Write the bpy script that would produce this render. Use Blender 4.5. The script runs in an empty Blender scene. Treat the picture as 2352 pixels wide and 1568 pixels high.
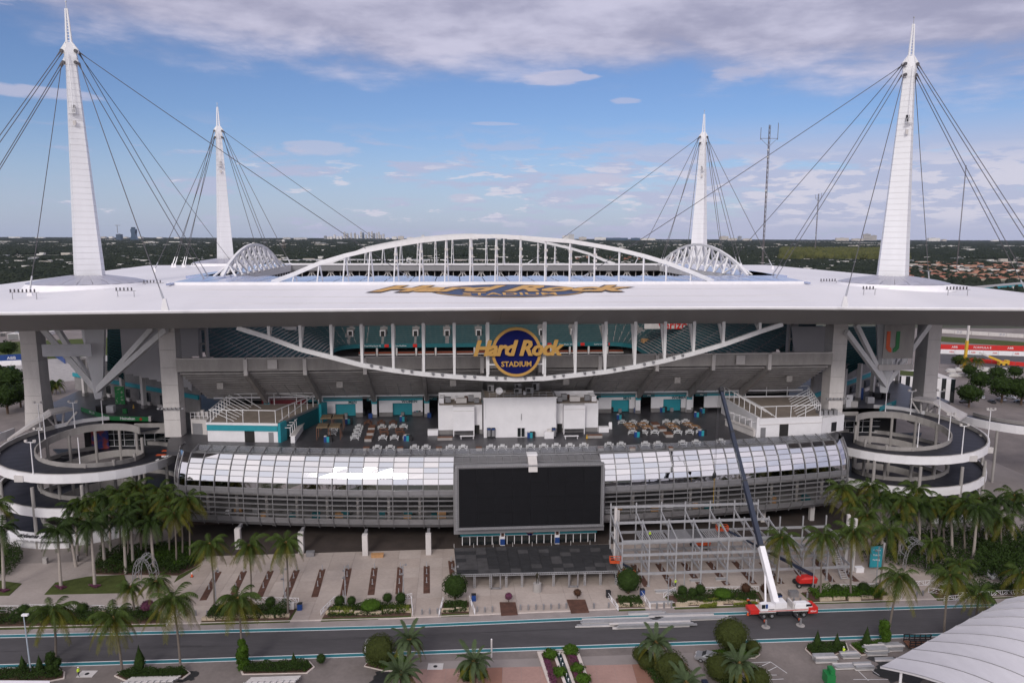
import bpy, math, random
from math import sin, cos, pi, radians as RAD, atan2, sqrt, hypot
from mathutils import Vector as V, Matrix
random.seed(7)
sc = bpy.context.scene
COL = sc.collection
# ------------------------------------------------------------------ camera
CAMH = 78.0; FPX = 1650.0
PITCH = math.atan(242 / FPX); ROLL = RAD(0.19)
_f = V((0, cos(PITCH), -sin(PITCH))); _r = V((1, 0, 0)); _u = _r.cross(_f)
CR = _r * cos(ROLL) + _u * sin(ROLL); CU = _u * cos(ROLL) - _r * sin(ROLL); CF = _f
cam = bpy.data.cameras.new('camera'); camo = bpy.data.objects.new('camera', cam); COL.objects.link(camo)
cam.sensor_width = 36; cam.lens = 36 * FPX / 2352; cam.clip_start = 0.5; cam.clip_end = 60000
m = Matrix.Identity(4)
for i in range(3):
    m[i][0] = CR[i]; m[i][1] = CU[i]; m[i][2] = -CF[i]
m[0][3], m[1][3], m[2][3] = 0, 0, CAMH
camo.matrix_world = m
sc.camera = camo
# ------------------------------------------------------------------ world
SUN_EL, SUN_AZ = 33.0, 196.0     # azimuth clockwise from +Y
W = bpy.data.worlds.new('World'); sc.world = W; W.use_nodes = True
nt = W.node_tree; nt.nodes.clear(); N = nt.nodes; Lk = nt.links
def wn(t, **k):
    n = N.new(t)
    for a, b in k.items(): setattr(n, a, b)
    return n
def wm(op, a, b=None, c=None, clamp=False):
    n = N.new('ShaderNodeMath'); n.operation = op; n.use_clamp = clamp
    for i, x in enumerate((a, b, c)):
        if x is None: continue
        if isinstance(x, (int, float)): n.inputs[i].default_value = x
        else: Lk.new(x, n.inputs[i])
    return n.outputs[0]
def wcomb(x, y, z):
    n = N.new('ShaderNodeCombineXYZ')
    for i, a in enumerate((x, y, z)):
        if isinstance(a, (int, float)): n.inputs[i].default_value = a
        else: Lk.new(a, n.inputs[i])
    return n.outputs[0]
def wnoise(vec, scale, detail=6, rough=.55, dist=0):
    n = N.new('ShaderNodeTexNoise'); n.inputs['Scale'].default_value = scale; n.inputs['Detail'].default_value = detail
    n.inputs['Roughness'].default_value = rough; n.inputs['Distortion'].default_value = dist
    Lk.new(vec, n.inputs['Vector']); return n.outputs[0]
def wss(x, a, b):
    n = N.new('ShaderNodeMapRange'); n.interpolation_type = 'SMOOTHSTEP'; Lk.new(x, n.inputs[0])
    n.inputs[1].default_value = a; n.inputs[2].default_value = b; return n.outputs[0]
def wmix(f, a, b):
    n = N.new('ShaderNodeMix'); n.data_type = 'RGBA'
    for i, x in ((0, f), (6, a), (7, b)):
        if isinstance(x, (int, float)): n.inputs[i].default_value = x
        elif isinstance(x, tuple): n.inputs[i].default_value = (*x, 1)
        else: Lk.new(x, n.inputs[i])
    return n.outputs[2]
tc = wn('ShaderNodeTexCoord').outputs['Generated']
nrm = wn('ShaderNodeVectorMath', operation='NORMALIZE'); Lk.new(tc, nrm.inputs[0]); D = nrm.outputs[0]
sx = wn('ShaderNodeSeparateXYZ'); Lk.new(D, sx.inputs[0]); DX, DY, DZ = sx.outputs
sky = wn('ShaderNodeTexSky', sky_type='NISHITA', sun_disc=False)
sky.sun_elevation = RAD(SUN_EL); sky.sun_rotation = RAD(SUN_AZ); sky.air_density = 1.0; sky.dust_density = 0.6; sky.ozone_density = 2.2; sky.altitude = 80
az = wm('ARCTAN2', DX, DY)                    # radians, 0 ahead, + right
el = wm('MULTIPLY', wm('ARCSINE', DZ), 57.2958)
azd = wm('MULTIPLY', az, 57.2958)
# cloud sheet seen in perspective
zz = wm('ADD', wm('MAXIMUM', DZ, 0.0), 0.06)
cp = wcomb(wm('DIVIDE', DX, zz), wm('DIVIDE', DY, zz), 0)
nA = wnoise(cp, 0.55, 8, .6, .25)
nA2 = wnoise(cp, 2.1, 7, .6, .1)
azc = wm('MAXIMUM', wm('MINIMUM', azd, 50.0), -50.0)
edge = wm('SUBTRACT', 11.9, wm('MULTIPLY', wm('MAXIMUM', wm('ADD', azc, -4.0), 0.0), 0.09))
edge = wm('SUBTRACT', edge, wm('MULTIPLY', wss(wm('ABSOLUTE', azd), 60.0, 125.0), 13.0))
edge = wm('ADD', edge, wm('MULTIPLY', wm('MAXIMUM', wm('SUBTRACT', -20.0, azc), 0.0), 0.06))
s1 = wm('SUBTRACT', el, edge)
s1 = wm('MINIMUM', s1, wm('ADD', 7.0, wm('MULTIPLY', wm('MAXIMUM', azc, 0.0), .2)))
sheet = wm('ADD', s1, wm('MULTIPLY', wm('SUBTRACT', nA, .5), 9.0))
sheet = wm('ADD', sheet, wm('MULTIPLY', wm('SUBTRACT', nA2, .5), 5.0))
covA = wss(sheet, -1.0, 2.6)
# gap of blue at the upper left of the sheet
g = wm('ADD', wm('POWER', wm('DIVIDE', wm('ADD', azd, 15.5), 5.0), 2.0), wm('POWER', wm('DIVIDE', wm('ADD', el, -19.5), 2.6), 2.0))
covA = wm('MULTIPLY', covA, wm('SUBTRACT', 1.0, wm('MULTIPLY', wss(wm('ADD', wm('MULTIPLY', g, -1.0), wm('MULTIPLY', nA2, .9)), -.55, .6), .8)))
# low cumulus bands near the horizon
bp = wcomb(wm('MULTIPLY', az, 7.0), 0.3, wm('MULTIPLY', el, 0.62))
nB = wnoise(bp, 1.35, 8, .62, .3)
bp2 = wcomb(wm('MULTIPLY', az, 16.0), 2.7, wm('MULTIPLY', el, 1.5))
nB2 = wnoise(bp2, 1.2, 7, .6, .2)
low = wm('MULTIPLY', wss(el, 9.2, 5.0), 1.0)
thr = wm('ADD', wm('MULTIPLY', azc, 0.0045), wm('MULTIPLY', nB2, .16))
covB = wm('MULTIPLY', wss(wm('ADD', nB, thr), .52, .66), wm('MULTIPLY', low, .95))
puffs = wm('MULTIPLY', wss(wm('ADD', nB2, wm('MULTIPLY', azc, .003)), .555, .635), wm('MULTIPLY', wss(el, 6.8, 4.2), wss(el, .3, 1.6)))
# a few single clouds
def blob(a0, e0, ra, re, amp=1.0):
    g = wm('ADD', wm('POWER', wm('DIVIDE', wm('ADD', azd, -a0), ra), 2.0), wm('POWER', wm('DIVIDE', wm('ADD', el, -e0), re), 2.0))
    g = wm('ADD', g, wm('MULTIPLY', wm('SUBTRACT', nB2, .5), 3.2))
    return wm('MULTIPLY', wss(g, 1.15, .35), amp)
spots = blob(3.5, 11.8, 3.2, .55, .85)
for a in [(-35.5, 14.6, 2.6, .9, .9), (-33.5, 9.0, 4.2, .5, .8), (-14.6, 6.4, 2.8, .6, .6), (17.0, 11.6, 2.4, .55, .75), (8.4, 10.1, 1.2, .3, .6), (6.5, 4.3, 3.0, .55, .9), (-37, 2.9, 2.0, .45, .8), (-3.8, 2.9, 1.4, .4, .8), (-1.7, 8.5, 2.0, .14, .5)]:
    spots = wm('MAXIMUM', spots, blob(*a))
sd = V((sin(RAD(SUN_AZ)) * cos(RAD(SUN_EL)), cos(RAD(SUN_AZ)) * cos(RAD(SUN_EL)), sin(RAD(SUN_EL))))
dot = wn('ShaderNodeVectorMath', operation='DOT_PRODUCT'); Lk.new(D, dot.inputs[0]); dot.inputs[1].default_value = sd
glow = wss(dot.outputs['Value'], -.1, 1.0)           # cloud is brighter towards the hidden sun
shade = wss(wm('ADD', wm('MULTIPLY', nA2, .6), wm('MULTIPLY', nA, .4)), .38, .62)
cA = wmix(shade, (4.0, 3.95, 5.4), (6.8, 6.6, 8.2))
gl = wm('ADD', 1.0, wm('MULTIPLY', glow, 1.2))
cA = wmix(glow, cA, (6.4, 6.1, 6.2))
cs = wn('ShaderNodeVectorMath', operation='SCALE'); Lk.new(cA, cs.inputs[0]); Lk.new(gl, cs.inputs['Scale'])
# blue sky graded slightly, haze at the horizon
hz = wss(el, 9.0, -0.5)
skyc = wn('ShaderNodeVectorMath', operation='MULTIPLY'); Lk.new(sky.outputs[0], skyc.inputs[0]); skyc.inputs[1].default_value = (.74, .83, 1.08)
base = wmix(wm('MULTIPLY', hz, .62), skyc.outputs[0], (4.9, 5.6, 7.9))
c1 = wmix(wm('MULTIPLY', covB, .8), base, (5.3, 5.45, 7.4))
c1 = wmix(wm('MULTIPLY', spots, .8), c1, (6.3, 6.1, 7.6))
c1 = wmix(wm('MULTIPLY', puffs, .75), c1, (7.6, 7.4, 8.5))
c1 = wmix(wm('MULTIPLY', covA, .93), c1, cs.outputs[0])
bg = wn('ShaderNodeBackground'); bg.inputs[1].default_value = 0.1; Lk.new(c1, bg.inputs[0])
wo = wn('ShaderNodeOutputWorld'); Lk.new(bg.outputs[0], wo.inputs[0])
W.cycles.sampling_method = 'MANUAL'; W.cycles.sample_map_resolution = 1024
# ------------------------------------------------------------------ sun and exposure
sl = bpy.data.lights.new('sun', 'SUN'); sl.energy = 1.6; sl.angle = RAD(14); sl.color = (1.0, .95, .9)
so = bpy.data.objects.new('sun', sl); COL.objects.link(so); so.location = (0, 0, 300)
so.rotation_euler = (-sd).to_track_quat('-Z', 'Y').to_euler()
sc.view_settings.view_transform = 'Standard'; sc.view_settings.look = 'None'
sc.view_settings.exposure = -0.14; sc.view_settings.gamma = 1.0; sc.view_settings.use_curve_mapping = False
sc.cycles.max_bounces = 6; sc.cycles.diffuse_bounces = 3; sc.cycles.glossy_bounces = 3; sc.cycles.transmission_bounces = 3
sc.cycles.volume_bounces = 0; sc.cycles.caustics_reflective = False; sc.cycles.caustics_refractive = False
# ------------------------------------------------------------------ where things stand
def ray(px, py): return CR * ((px - 1176) / FPX) - CU * ((py - 784) / FPX) + CF
def P(px, py, z=0.0):                      # point of the level z that the photo shows at (px, py)
    d = ray(px, py); t = (z - CAMH) / d.z; return V((d.x * t, d.y * t, z))
TH = RAD(4.5); OX, OY = 4.3, 177.0; CT, ST_ = cos(TH), sin(TH)
def st(u, v, z=0.0): return V((OX + u * CT - v * ST_, OY + u * ST_ + v * CT, z))    # stadium frame: u along the front, v inwards
def uv(p): a, b = p[0] - OX, p[1] - OY; return (a * CT + b * ST_, -a * ST_ + b * CT)
def PU(px, py, z): p = P(px, py, z); a, b = uv(p); return V((a, b, z))
def S(px, py, v):                          # point of the stadium plane v, as (u, v, z)
    d = ray(px, py); n = (-ST_, CT); t = (v + OX * n[0] + OY * n[1]) / (d.x * n[0] + d.y * n[1])
    p = d * t; a, b = uv(p); return V((a, v, p.z + CAMH))
RF = 435.0; V0 = -2.8
def fac(u, dv, z):                         # curved front: u along the arc, dv behind it
    al = u / RF; return st((RF - dv) * sin(al), V0 + RF - (RF - dv) * cos(al), z)
# ------------------------------------------------------------------ materials
MATS = {}
def mat(name, col=(.5, .5, .5), rough=.6, metal=0.0, var=.12, scale=.6, bump=0.0, col2=None, thr=None, spec=.5, fine=0.0, emis=None, alpha=1.0, trans=0, stretch=None):
    if name in MATS: return MATS[name]
    m = bpy.data.materials.new(name); m.use_nodes = True; t = m.node_tree; n = t.nodes; l = t.links
    b = n['Principled BSDF']; b.inputs['Roughness'].default_value = rough; b.inputs['Metallic'].default_value = metal
    b.inputs['Specular IOR Level'].default_value = .12 if ('leaf' in name or 'frond' in name or 'grass' in name) else spec
    b.inputs['Base Color'].default_value = (*col, 1)
    if alpha < 1: b.inputs['Alpha'].default_value = alpha
    if emis: b.inputs['Emission Color'].default_value = (*emis[0], 1); b.inputs['Emission Strength'].default_value = emis[1]
    if var or col2:
        g = n.new('ShaderNodeNewGeometry'); src = g.outputs['Position']
        if stretch:
            mp = n.new('ShaderNodeMapping'); mp.inputs['Scale'].default_value = stretch; l.new(src, mp.inputs[0]); src = mp.outputs[0]
        no = n.new('ShaderNodeTexNoise'); no.inputs['Scale'].default_value = scale; no.inputs['Detail'].default_value = 7; no.inputs['Roughness'].default_value = .62
        l.new(src, no.inputs[0])
        r = n.new('ShaderNodeMapRange'); l.new(no.outputs[0], r.inputs[0])
        a, bb = thr or (.3, .7); r.inputs[1].default_value = a; r.inputs[2].default_value = bb
        mx = n.new('ShaderNodeMix'); mx.data_type = 'RGBA'; l.new(r.outputs[0], mx.inputs[0])
        c2 = col2 or tuple(min(1, c * (1 + var)) for c in col); c1 = col if col2 else tuple(c * (1 - var) for c in col)
        mx.inputs[6].default_value = (*c1, 1); mx.inputs[7].default_value = (*c2, 1)
        out = mx.outputs[2]
        if fine:
            n2 = n.new('ShaderNodeTexNoise'); n2.inputs['Scale'].default_value = scale * 14; n2.inputs['Detail'].default_value = 3; l.new(src, n2.inputs[0])
            r2 = n.new('ShaderNodeMapRange'); l.new(n2.outputs[0], r2.inputs[0]); r2.inputs[1].default_value = .25; r2.inputs[2].default_value = .75
            r2.inputs[3].default_value = 1 - fine; r2.inputs[4].default_value = 1 + fine
            sc_ = n.new('ShaderNodeVectorMath'); sc_.operation = 'SCALE'; l.new(out, sc_.inputs[0]); l.new(r2.outputs[0], sc_.inputs['Scale']); out = sc_.outputs[0]
        l.new(out, b.inputs['Base Color'])
        if bump:
            bp = n.new('ShaderNodeBump'); bp.inputs['Strength'].default_value = bump; bp.inputs['Distance'].default_value = .1
            l.new(no.outputs[0], bp.inputs['Height']); l.new(bp.outputs[0], b.inputs['Normal'])
    MATS[name] = m; return m
M = dict(
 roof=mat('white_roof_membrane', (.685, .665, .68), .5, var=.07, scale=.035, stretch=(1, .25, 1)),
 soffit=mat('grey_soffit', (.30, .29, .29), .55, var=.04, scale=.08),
 white=mat('white_paint', (.76, .745, .77), .5, var=.05, scale=.4),
 white2=mat('white_cladding', (.76, .755, .78), .45, var=.045, scale=.25, stretch=(1, 1, .2)),
 steelw=mat('white_steel', (.70, .69, .70), .45, var=.07, scale=.8),
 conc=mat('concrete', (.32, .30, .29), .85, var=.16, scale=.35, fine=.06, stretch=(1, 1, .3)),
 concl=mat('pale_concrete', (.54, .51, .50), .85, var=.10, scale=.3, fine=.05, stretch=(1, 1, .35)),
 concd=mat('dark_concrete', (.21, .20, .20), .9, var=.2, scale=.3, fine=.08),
 deck=mat('dark_deck_coating', (.060, .058, .066), .42, var=.30, scale=.18, fine=.08, bump=.02),
 ramp=mat('ramp_coating', (.020, .021, .032), .5, var=.25, scale=.2, fine=.1),
 teal=mat('teal_paint', (.02, .27, .33), .5, var=.06, scale=1),
 teald=mat('dark_teal_paint', (.008, .10, .12), .5, var=.1, scale=1),
 seat=mat('teal_plastic_seat', (.006, .070, .082), .5, var=.15, scale=2),
 glass=mat('dark_glass', (.012, .016, .018), .08, var=0, spec=.8),
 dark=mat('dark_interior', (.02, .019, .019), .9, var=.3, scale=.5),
 mull=mat('grey_mullion', (.26, .255, .265), .45, .4, var=.08, scale=1),
 alu=mat('aluminium', (.42, .42, .44), .4, .6, var=.08, scale=1),
 alud=mat('grey_aluminium_panel', (.30, .295, .31), .45, .5, var=.06, scale=1),
 black=mat('black_paint', (.015, .015, .018), .5, var=.1, scale=1),
 screen=mat('led_screen_face', (.009, .009, .011), .7, var=.12, scale=.6, fine=.1, spec=.15),
 cable=mat('dark_cable', (.075, .07, .08), .6, var=.1, scale=1),
 etfe=mat('blue_translucent_roof', (.30, .35, .52), .18, var=.10, scale=.15, spec=.8),
 etfe2=mat('pale_dome_foil', (.33, .325, .38), .3, var=.12, scale=.12, spec=.6),
 gold=mat('gold_sign_paint', (.48, .27, .065), .5, var=.06, scale=1),
 navy=mat('navy_sign_paint', (.007, .010, .085), .8, spec=.1, var=.05, scale=1),
 rnavy=mat('roof_logo_navy', (.030, .055, .125), .6, var=.06, scale=.5),
 rgold=mat('roof_logo_gold', (.52, .30, .09), .6, var=.06, scale=.5),
 rshad=mat('roof_logo_outline', (.035, .03, .045), .6, var=.1, scale=.5),
 plaza=mat('plaza_paver', (.385, .325, .29), .85, var=.13, scale=.09, fine=.07),
 plaza2=mat('plaza_joint_bed', (.24, .21, .20), .9, var=.1, scale=.2),
 pink=mat('pink_plaza_paver', (.33, .205, .175), .85, var=.12, scale=.12, fine=.07),
 pinkd=mat('terracotta_paver_band', (.25, .125, .09), .85, var=.1, scale=.3),
 asphalt=mat('asphalt', (.062, .058, .062), .8, var=.22, scale=.09, fine=.12, stretch=(.4, 2, 1)),
 asph2=mat('worn_asphalt', (.17, .145, .135), .85, var=.25, scale=.1, fine=.1),
 kerb=mat('kerb_concrete', (.58, .51, .47), .85, var=.12, scale=.5),
 tealr=mat('teal_road_paint', (.018, .155, .185), .6, var=.08, scale=1),
 whiter=mat('white_road_paint', (.66, .65, .66), .6, var=.08, scale=2),
 soil=mat('brown_mulch', (.085, .045, .033), .95, var=.35, scale=1.2, fine=.2),
 grass=mat('lawn_grass', (.060, .075, .022), .95, var=.25, scale=.5, fine=.3),
 hedge=mat('hedge_leaf', (.022, .040, .008), .8, var=.5, scale=2.5, fine=.4),
 olive=mat('olive_clipped_leaf', (.040, .050, .012), .8, var=.35, scale=2.5, fine=.4),
 hedgel=mat('lime_groundcover_leaf', (.11, .13, .02), .8, var=.35, scale=2.5, fine=.3),
 hedgeb=mat('bright_shrub_leaf', (.040, .080, .008), .8, var=.4, scale=2.5, fine=.3),
 hedger=mat('reddish_shrub_leaf', (.06, .03, .018), .8, var=.4, scale=2.5, fine=.3),
 magenta=mat('magenta_flowers', (.16, .015, .09), .8, var=.5, scale=3, col2=(.04, .03, .02)),
 trunk=mat('palm_trunk_bark', (.15, .125, .105), .95, var=.2, scale=3, fine=.2, stretch=(1, 1, 3)),
 trunkl=mat('royal_palm_trunk', (.33, .29, .26), .9, var=.15, scale=2, fine=.1, stretch=(1, 1, 2)),
 trunkd=mat('rough_dark_trunk', (.10, .065, .045), .95, var=.3, scale=3, fine=.3),
 frond=mat('palm_frond_green', (.034, .054, .009), .6, var=.40, scale=.8),
 frondy=mat('palm_frond_yellow_green', (.088, .085, .010), .6, var=.45, scale=.8),
 frondr=mat('royal_palm_frond', (.020, .036, .007), .6, var=.35, scale=.8),
 frondd=mat('date_palm_frond', (.055, .078, .035), .6, var=.3, scale=1),
 frondb=mat('dry_palm_frond', (.16, .10, .035), .7, var=.3, scale=1),
 stone=mat('limestone_block', (.42, .34, .25), .9, var=.25, scale=1.5, fine=.1),
 blue=mat('blue_plastic', (.008, .045, .20), .45, var=.08, scale=1),
 green=mat('green_paint', (.012, .17, .045), .5, var=.08, scale=1),
 red=mat('red_paint', (.55, .025, .02), .4, var=.08, scale=1),
 orange=mat('orange_paint', (.62, .09, .02), .45, var=.1, scale=1),
 yellow=mat('yellow_paint', (.60, .36, .03), .5, var=.1, scale=1),
 hiviz=mat('hi_vis_yellow', (.55, .75, .05), .6, var=.05, scale=1),
 wood=mat('brown_timber', (.16, .07, .04), .7, var=.2, scale=2),
 woodl=mat('pale_timber', (.40, .22, .10), .7, var=.15, scale=2),
 thatch=mat('thatch', (.12, .085, .05), .95, var=.4, scale=4),
 galv=mat('galvanised_steel', (.38, .38, .40), .5, .3, var=.12, scale=1.2),
 tyre=mat('tyre_rubber', (.015, .015, .015), .85, var=.1, scale=1),
 darkblue=mat('dark_blue_paint', (.015, .022, .045), .4, var=.1, scale=1),
 maroon=mat('maroon_paint', (.16, .012, .02), .5, var=.1, scale=1),
 skin=mat('skin', (.25, .13, .09), .6, var=.05, scale=4),
 tan=mat('tan_roof_gravel', (.27, .225, .19), .95, var=.15, scale=.3, fine=.1),
 terra=mat('terracotta_roof', (.27, .105, .065), .85, var=.2, scale=.05),
 water=mat('dark_pool_water', (.012, .03, .035), .06, var=0, spec=.9),
 bronze=mat('bronze', (.05, .045, .03), .4, .7, var=.2, scale=4),
 fdeck=mat('dark_scaffold_board', (.020, .020, .022), .75, var=.3, scale=.5, fine=.15),
 fdeck2=mat('worn_scaffold_board', (.050, .048, .050), .8, var=.3, scale=.5, fine=.15),
 rust=mat('rust_brown_cover', (.085, .038, .025), .85, var=.4, scale=.7, fine=.2),
)
# ------------------------------------------------------------------ mesh and object helpers
BASE = {}
class MB:
    def __init__(s, X=None): s.v = []; s.f = []; s.m = []; s.X = X; s.cm = 0
    def add(s, vs, fs):
        o = len(s.v); X = s.X
        for p in vs: s.v.append(tuple(X(*p)) if X else tuple(p))
        for f in fs: s.f.append([i + o for i in f]); s.m.append(s.cm)
        return s
    def box(s, x0, x1, y0, y1, z0, z1):
        return s.add([(x0, y0, z0), (x1, y0, z0), (x1, y1, z0), (x0, y1, z0), (x0, y0, z1), (x1, y0, z1), (x1, y1, z1), (x0, y1, z1)],
                     [(3, 2, 1, 0), (4, 5, 6, 7), (0, 1, 5, 4), (1, 2, 6, 5), (2, 3, 7, 6), (3, 0, 4, 7)])
    def cbox(s, c, sz, rz=0):
        a, b, h = sz[0] / 2, sz[1] / 2, sz[2]; ca, sa = cos(rz), sin(rz); o = []
        for z in (0, h):
            for x, y in ((-a, -b), (a, -b), (a, b), (-a, b)): o.append((c[0] + x * ca - y * sa, c[1] + x * sa + y * ca, c[2] + z))
        return s.add(o, [(3, 2, 1, 0), (4, 5, 6, 7), (0, 1, 5, 4), (1, 2, 6, 5), (2, 3, 7, 6), (3, 0, 4, 7)])
    def bar(s, p0, p1, w, h=None, n=4, w2=None, up=None):
        if s.X: p0, p1 = s.X(*p0), s.X(*p1)
        p0, p1 = V(p0), V(p1); d = (p1 - p0); h = h or w
        if d.length < 1e-6: return s
        d.normalize(); u = V(up) if up else (V((0, 0, 1)) if abs(d.z) < .9 else V((0, 1, 0)))
        a = d.cross(u).normalized(); b = a.cross(d).normalized(); vs = []
        k = 1.0 if not w2 else w2 / w
        for p, q in ((p0, 1.0), (p1, k)):
            for i in range(n):
                t = 2 * pi * (i + .5) / n; r = 1 / cos(pi / n) / 2 if n == 4 else .5
                vs.append(p + a * (cos(t) * w * r * q) + b * (sin(t) * h * r * q))
        X = s.X; s.X = None
        s.add(vs, [tuple(range(n))[::-1], tuple(range(n, 2 * n))] + [(i, (i + 1) % n, n + (i + 1) % n, n + i) for i in range(n)]); s.X = X
        return s
    def tube(s, pts, r, n=6, r1=None):
        pts = [V(s.X(*p)) if s.X else V(p) for p in pts]; vs = []; K = len(pts)
        for k, p in enumerate(pts):
            d = (pts[min(k + 1, K - 1)] - pts[max(k - 1, 0)]).normalized()
            u = V((0, 0, 1)) if abs(d.z) < .9 else V((0, 1, 0)); a = d.cross(u).normalized(); b = a.cross(d)
            rr = r if r1 is None else r + (r1 - r) * k / (K - 1)
            for i in range(n): t = 2 * pi * i / n; vs.append(p + a * (cos(t) * rr) + b * (sin(t) * rr))
        fs = [tuple(range(n))[::-1], tuple(range((K - 1) * n, K * n))]
        for k in range(K - 1):
            for i in range(n): j = (i + 1) % n; fs.append((k * n + i, k * n + j, (k + 1) * n + j, (k + 1) * n + i))
        X = s.X; s.X = None; s.add(vs, fs); s.X = X; return s
    def loft(s, rings, cap=True, closed=True):
        n = len(rings[0]); vs = [p for r in rings for p in r]; fs = []
        for k in range(len(rings) - 1):
            for i in range(n if closed else n - 1): j = (i + 1) % n; fs.append((k * n + i, k * n + j, (k + 1) * n + j, (k + 1) * n + i))
        if cap and closed: fs += [tuple(range(n))[::-1], tuple(range((len(rings) - 1) * n, len(rings) * n))]
        return s.add(vs, fs)
    def cyl(s, c, r, h, n=12, r1=None):
        r1 = r if r1 is None else r1
        return s.loft([[(c[0] + cos(2 * pi * i / n) * q, c[1] + sin(2 * pi * i / n) * q, c[2] + z) for i in range(n)] for q, z in ((r, 0), (r1, h))])
    def poly(s, pts, z0, z1=None):      # prism from plan points (x, y); flat sheet when z1 is None
        n = len(pts); A = sum(pts[i][0] * pts[(i + 1) % n][1] - pts[(i + 1) % n][0] * pts[i][1] for i in range(n))
        if A < 0: pts = pts[::-1]
        if z1 is None: return s.add([(p[0], p[1], z0) for p in pts], [tuple(range(n))])
        return s.add([(p[0], p[1], z0) for p in pts] + [(p[0], p[1], z1) for p in pts],
                     [tuple(range(n))[::-1], tuple(range(n, 2 * n))] + [(i, (i + 1) % n, n + (i + 1) % n, n + i) for i in range(n)])
    def quad(s, a, b, c, d): return s.add([a, b, c, d], [(0, 1, 2, 3)])
    def blob(s, c, r, seed=0, sub=2, rough=.12, squash=1.0):
        vs, fs = ico(sub); rn = random.Random(seed); o = V((rn.random() * 9, rn.random() * 9, rn.random() * 9)); out = []
        from mathutils import noise as nz
        R3 = r if isinstance(r, (tuple, list)) else (r, r, r * squash)
        for p in vs:
            k = 1 + rough * 2 * nz.noise(V(p) * 2.3 + o) + rough * nz.noise(V(p) * 6 + o); out.append((c[0] + p[0] * R3[0] * k, c[1] + p[1] * R3[1] * k, c[2] + p[2] * R3[2] * k))
        return s.add(out, fs)
    def mesh(s, name, mats, base=None, smooth=False):
        me = bpy.data.meshes.new(name)
        b = base or (0, 0, 0)
        me.from_pydata([(p[0] - b[0], p[1] - b[1], p[2] - b[2]) for p in s.v], [], s.f)
        for q in (mats if isinstance(mats, (list, tuple)) else [mats]): me.materials.append(q)
        if any(s.m): me.polygons.foreach_set('material_index', s.m)
        if smooth: me.polygons.foreach_set('use_smooth', [True] * len(me.polygons))
        me.update(); return me
    def build(s, name, mats, parent=None, smooth=False, label=None, kind=None):
        b = BASE.get(parent.name) if parent else (0, 0, 0)
        me = s.mesh(name, mats, b, smooth); o = bpy.data.objects.new(name, me); COL.objects.link(o)
        if parent: o.parent = parent; BASE[o.name] = b
        else: BASE[o.name] = (0, 0, 0)
        if label: o['label'] = label
        if kind: o['kind'] = kind
        return o
_ico = {}
def ico(sub):
    if sub in _ico: return _ico[sub]
    import bmesh
    bm = bmesh.new(); bmesh.ops.create_icosphere(bm, subdivisions=sub, radius=1)
    vs = [tuple(v.co) for v in bm.verts]; fs = [tuple(v.index for v in f.verts) for f in bm.faces]; bm.free(); _ico[sub] = (vs, fs); return _ico[sub]
def thing(name, label, cat, base=(0, 0, 0), group=None, rz=0):
    o = bpy.data.objects.new(name, None); COL.objects.link(o); o.location = base; o.rotation_euler[2] = rz
    o.empty_display_size = .5; o['label'] = label; o['category'] = cat
    if group: o['group'] = group
    BASE[o.name] = tuple(base); return o
def solo(mb, name, mats, label, cat, group=None, base=None, smooth=False):     # a thing that is one mesh
    if base is None:
        n = len(mb.v); base = (sum(p[0] for p in mb.v) / n, sum(p[1] for p in mb.v) / n, min(p[2] for p in mb.v))
    me = mb.mesh(name, mats, base, smooth); o = bpy.data.objects.new(name, me); COL.objects.link(o); o.location = base; BASE[o.name] = tuple(base)
    o['label'] = label; o['category'] = cat
    if group: o['group'] = group
    return o
def structure(mb, name, mats, smooth=False, parent=None): return mb.build(name, mats, parent, smooth, kind=None if parent else 'structure')
KIDS = {}
def copy_tree(root, loc, rz=0, label=None, scale=None, group=None):
    def cp(o, parent):
        c = o.copy(); COL.objects.link(c); c.parent = parent
        for ch in kids(o): cp(ch, c)
        return c
    c = cp(root, None); c.location = loc; c.rotation_euler = (0, 0, rz)
    if scale: c.scale = (scale,) * 3 if isinstance(scale, (int, float)) else scale
    if label: c['label'] = label
    if group: c['group'] = group
    return c
def kids(o):
    if o.name not in KIDS: KIDS[o.name] = list(o.children)
    return KIDS[o.name]
def text(s, loc, xd, ud, size, m, parent=None, ext=.02, shear=0, off=0, name='lettering', align='CENTER', space=1.0):
    c = bpy.data.curves.new(name, 'FONT'); c.body = s; c.size = size; c.extrude = ext; c.shear = shear; c.offset = off
    c.align_x = align; c.align_y = 'CENTER'; c.space_character = space; c.resolution_u = 2
    tmp = bpy.data.objects.new(name, c); COL.objects.link(tmp)
    me = bpy.data.meshes.new_from_object(tmp.evaluated_get(bpy.context.evaluated_depsgraph_get())); bpy.data.objects.remove(tmp)
    me.materials.clear(); me.materials.append(m); me.name = name
    o = bpy.data.objects.new(name, me); COL.objects.link(o)
    x = V(xd).normalized(); y = V(ud); y = (y - x * y.dot(x)).normalized(); z = x.cross(y)
    mm = Matrix((x, y, z)).transposed().to_4x4(); b = BASE.get(parent.name, (0, 0, 0)) if parent else (0, 0, 0)
    mm.translation = V(loc) - V(b)
    if parent: o.parent = parent
    o.matrix_local = mm; return o
def nth(i): n = i + 1; return '%d%s' % (n, 'th' if 10 < n % 100 < 14 else {1: 'st', 2: 'nd', 3: 'rd'}.get(n % 10, 'th'))
def lerp(a, b, t): return a + (b - a) * t
UX = V((CT, ST_, 0)); VX = V((-ST_, CT, 0)); UP = V((0, 0, 1))
# ================================================================== setting
GR = 17000.0
def xy(p): return (p[0], p[1])
def PP(pts, z=0.0): return [xy(P(a, b, z)) for a, b in pts]
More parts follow.
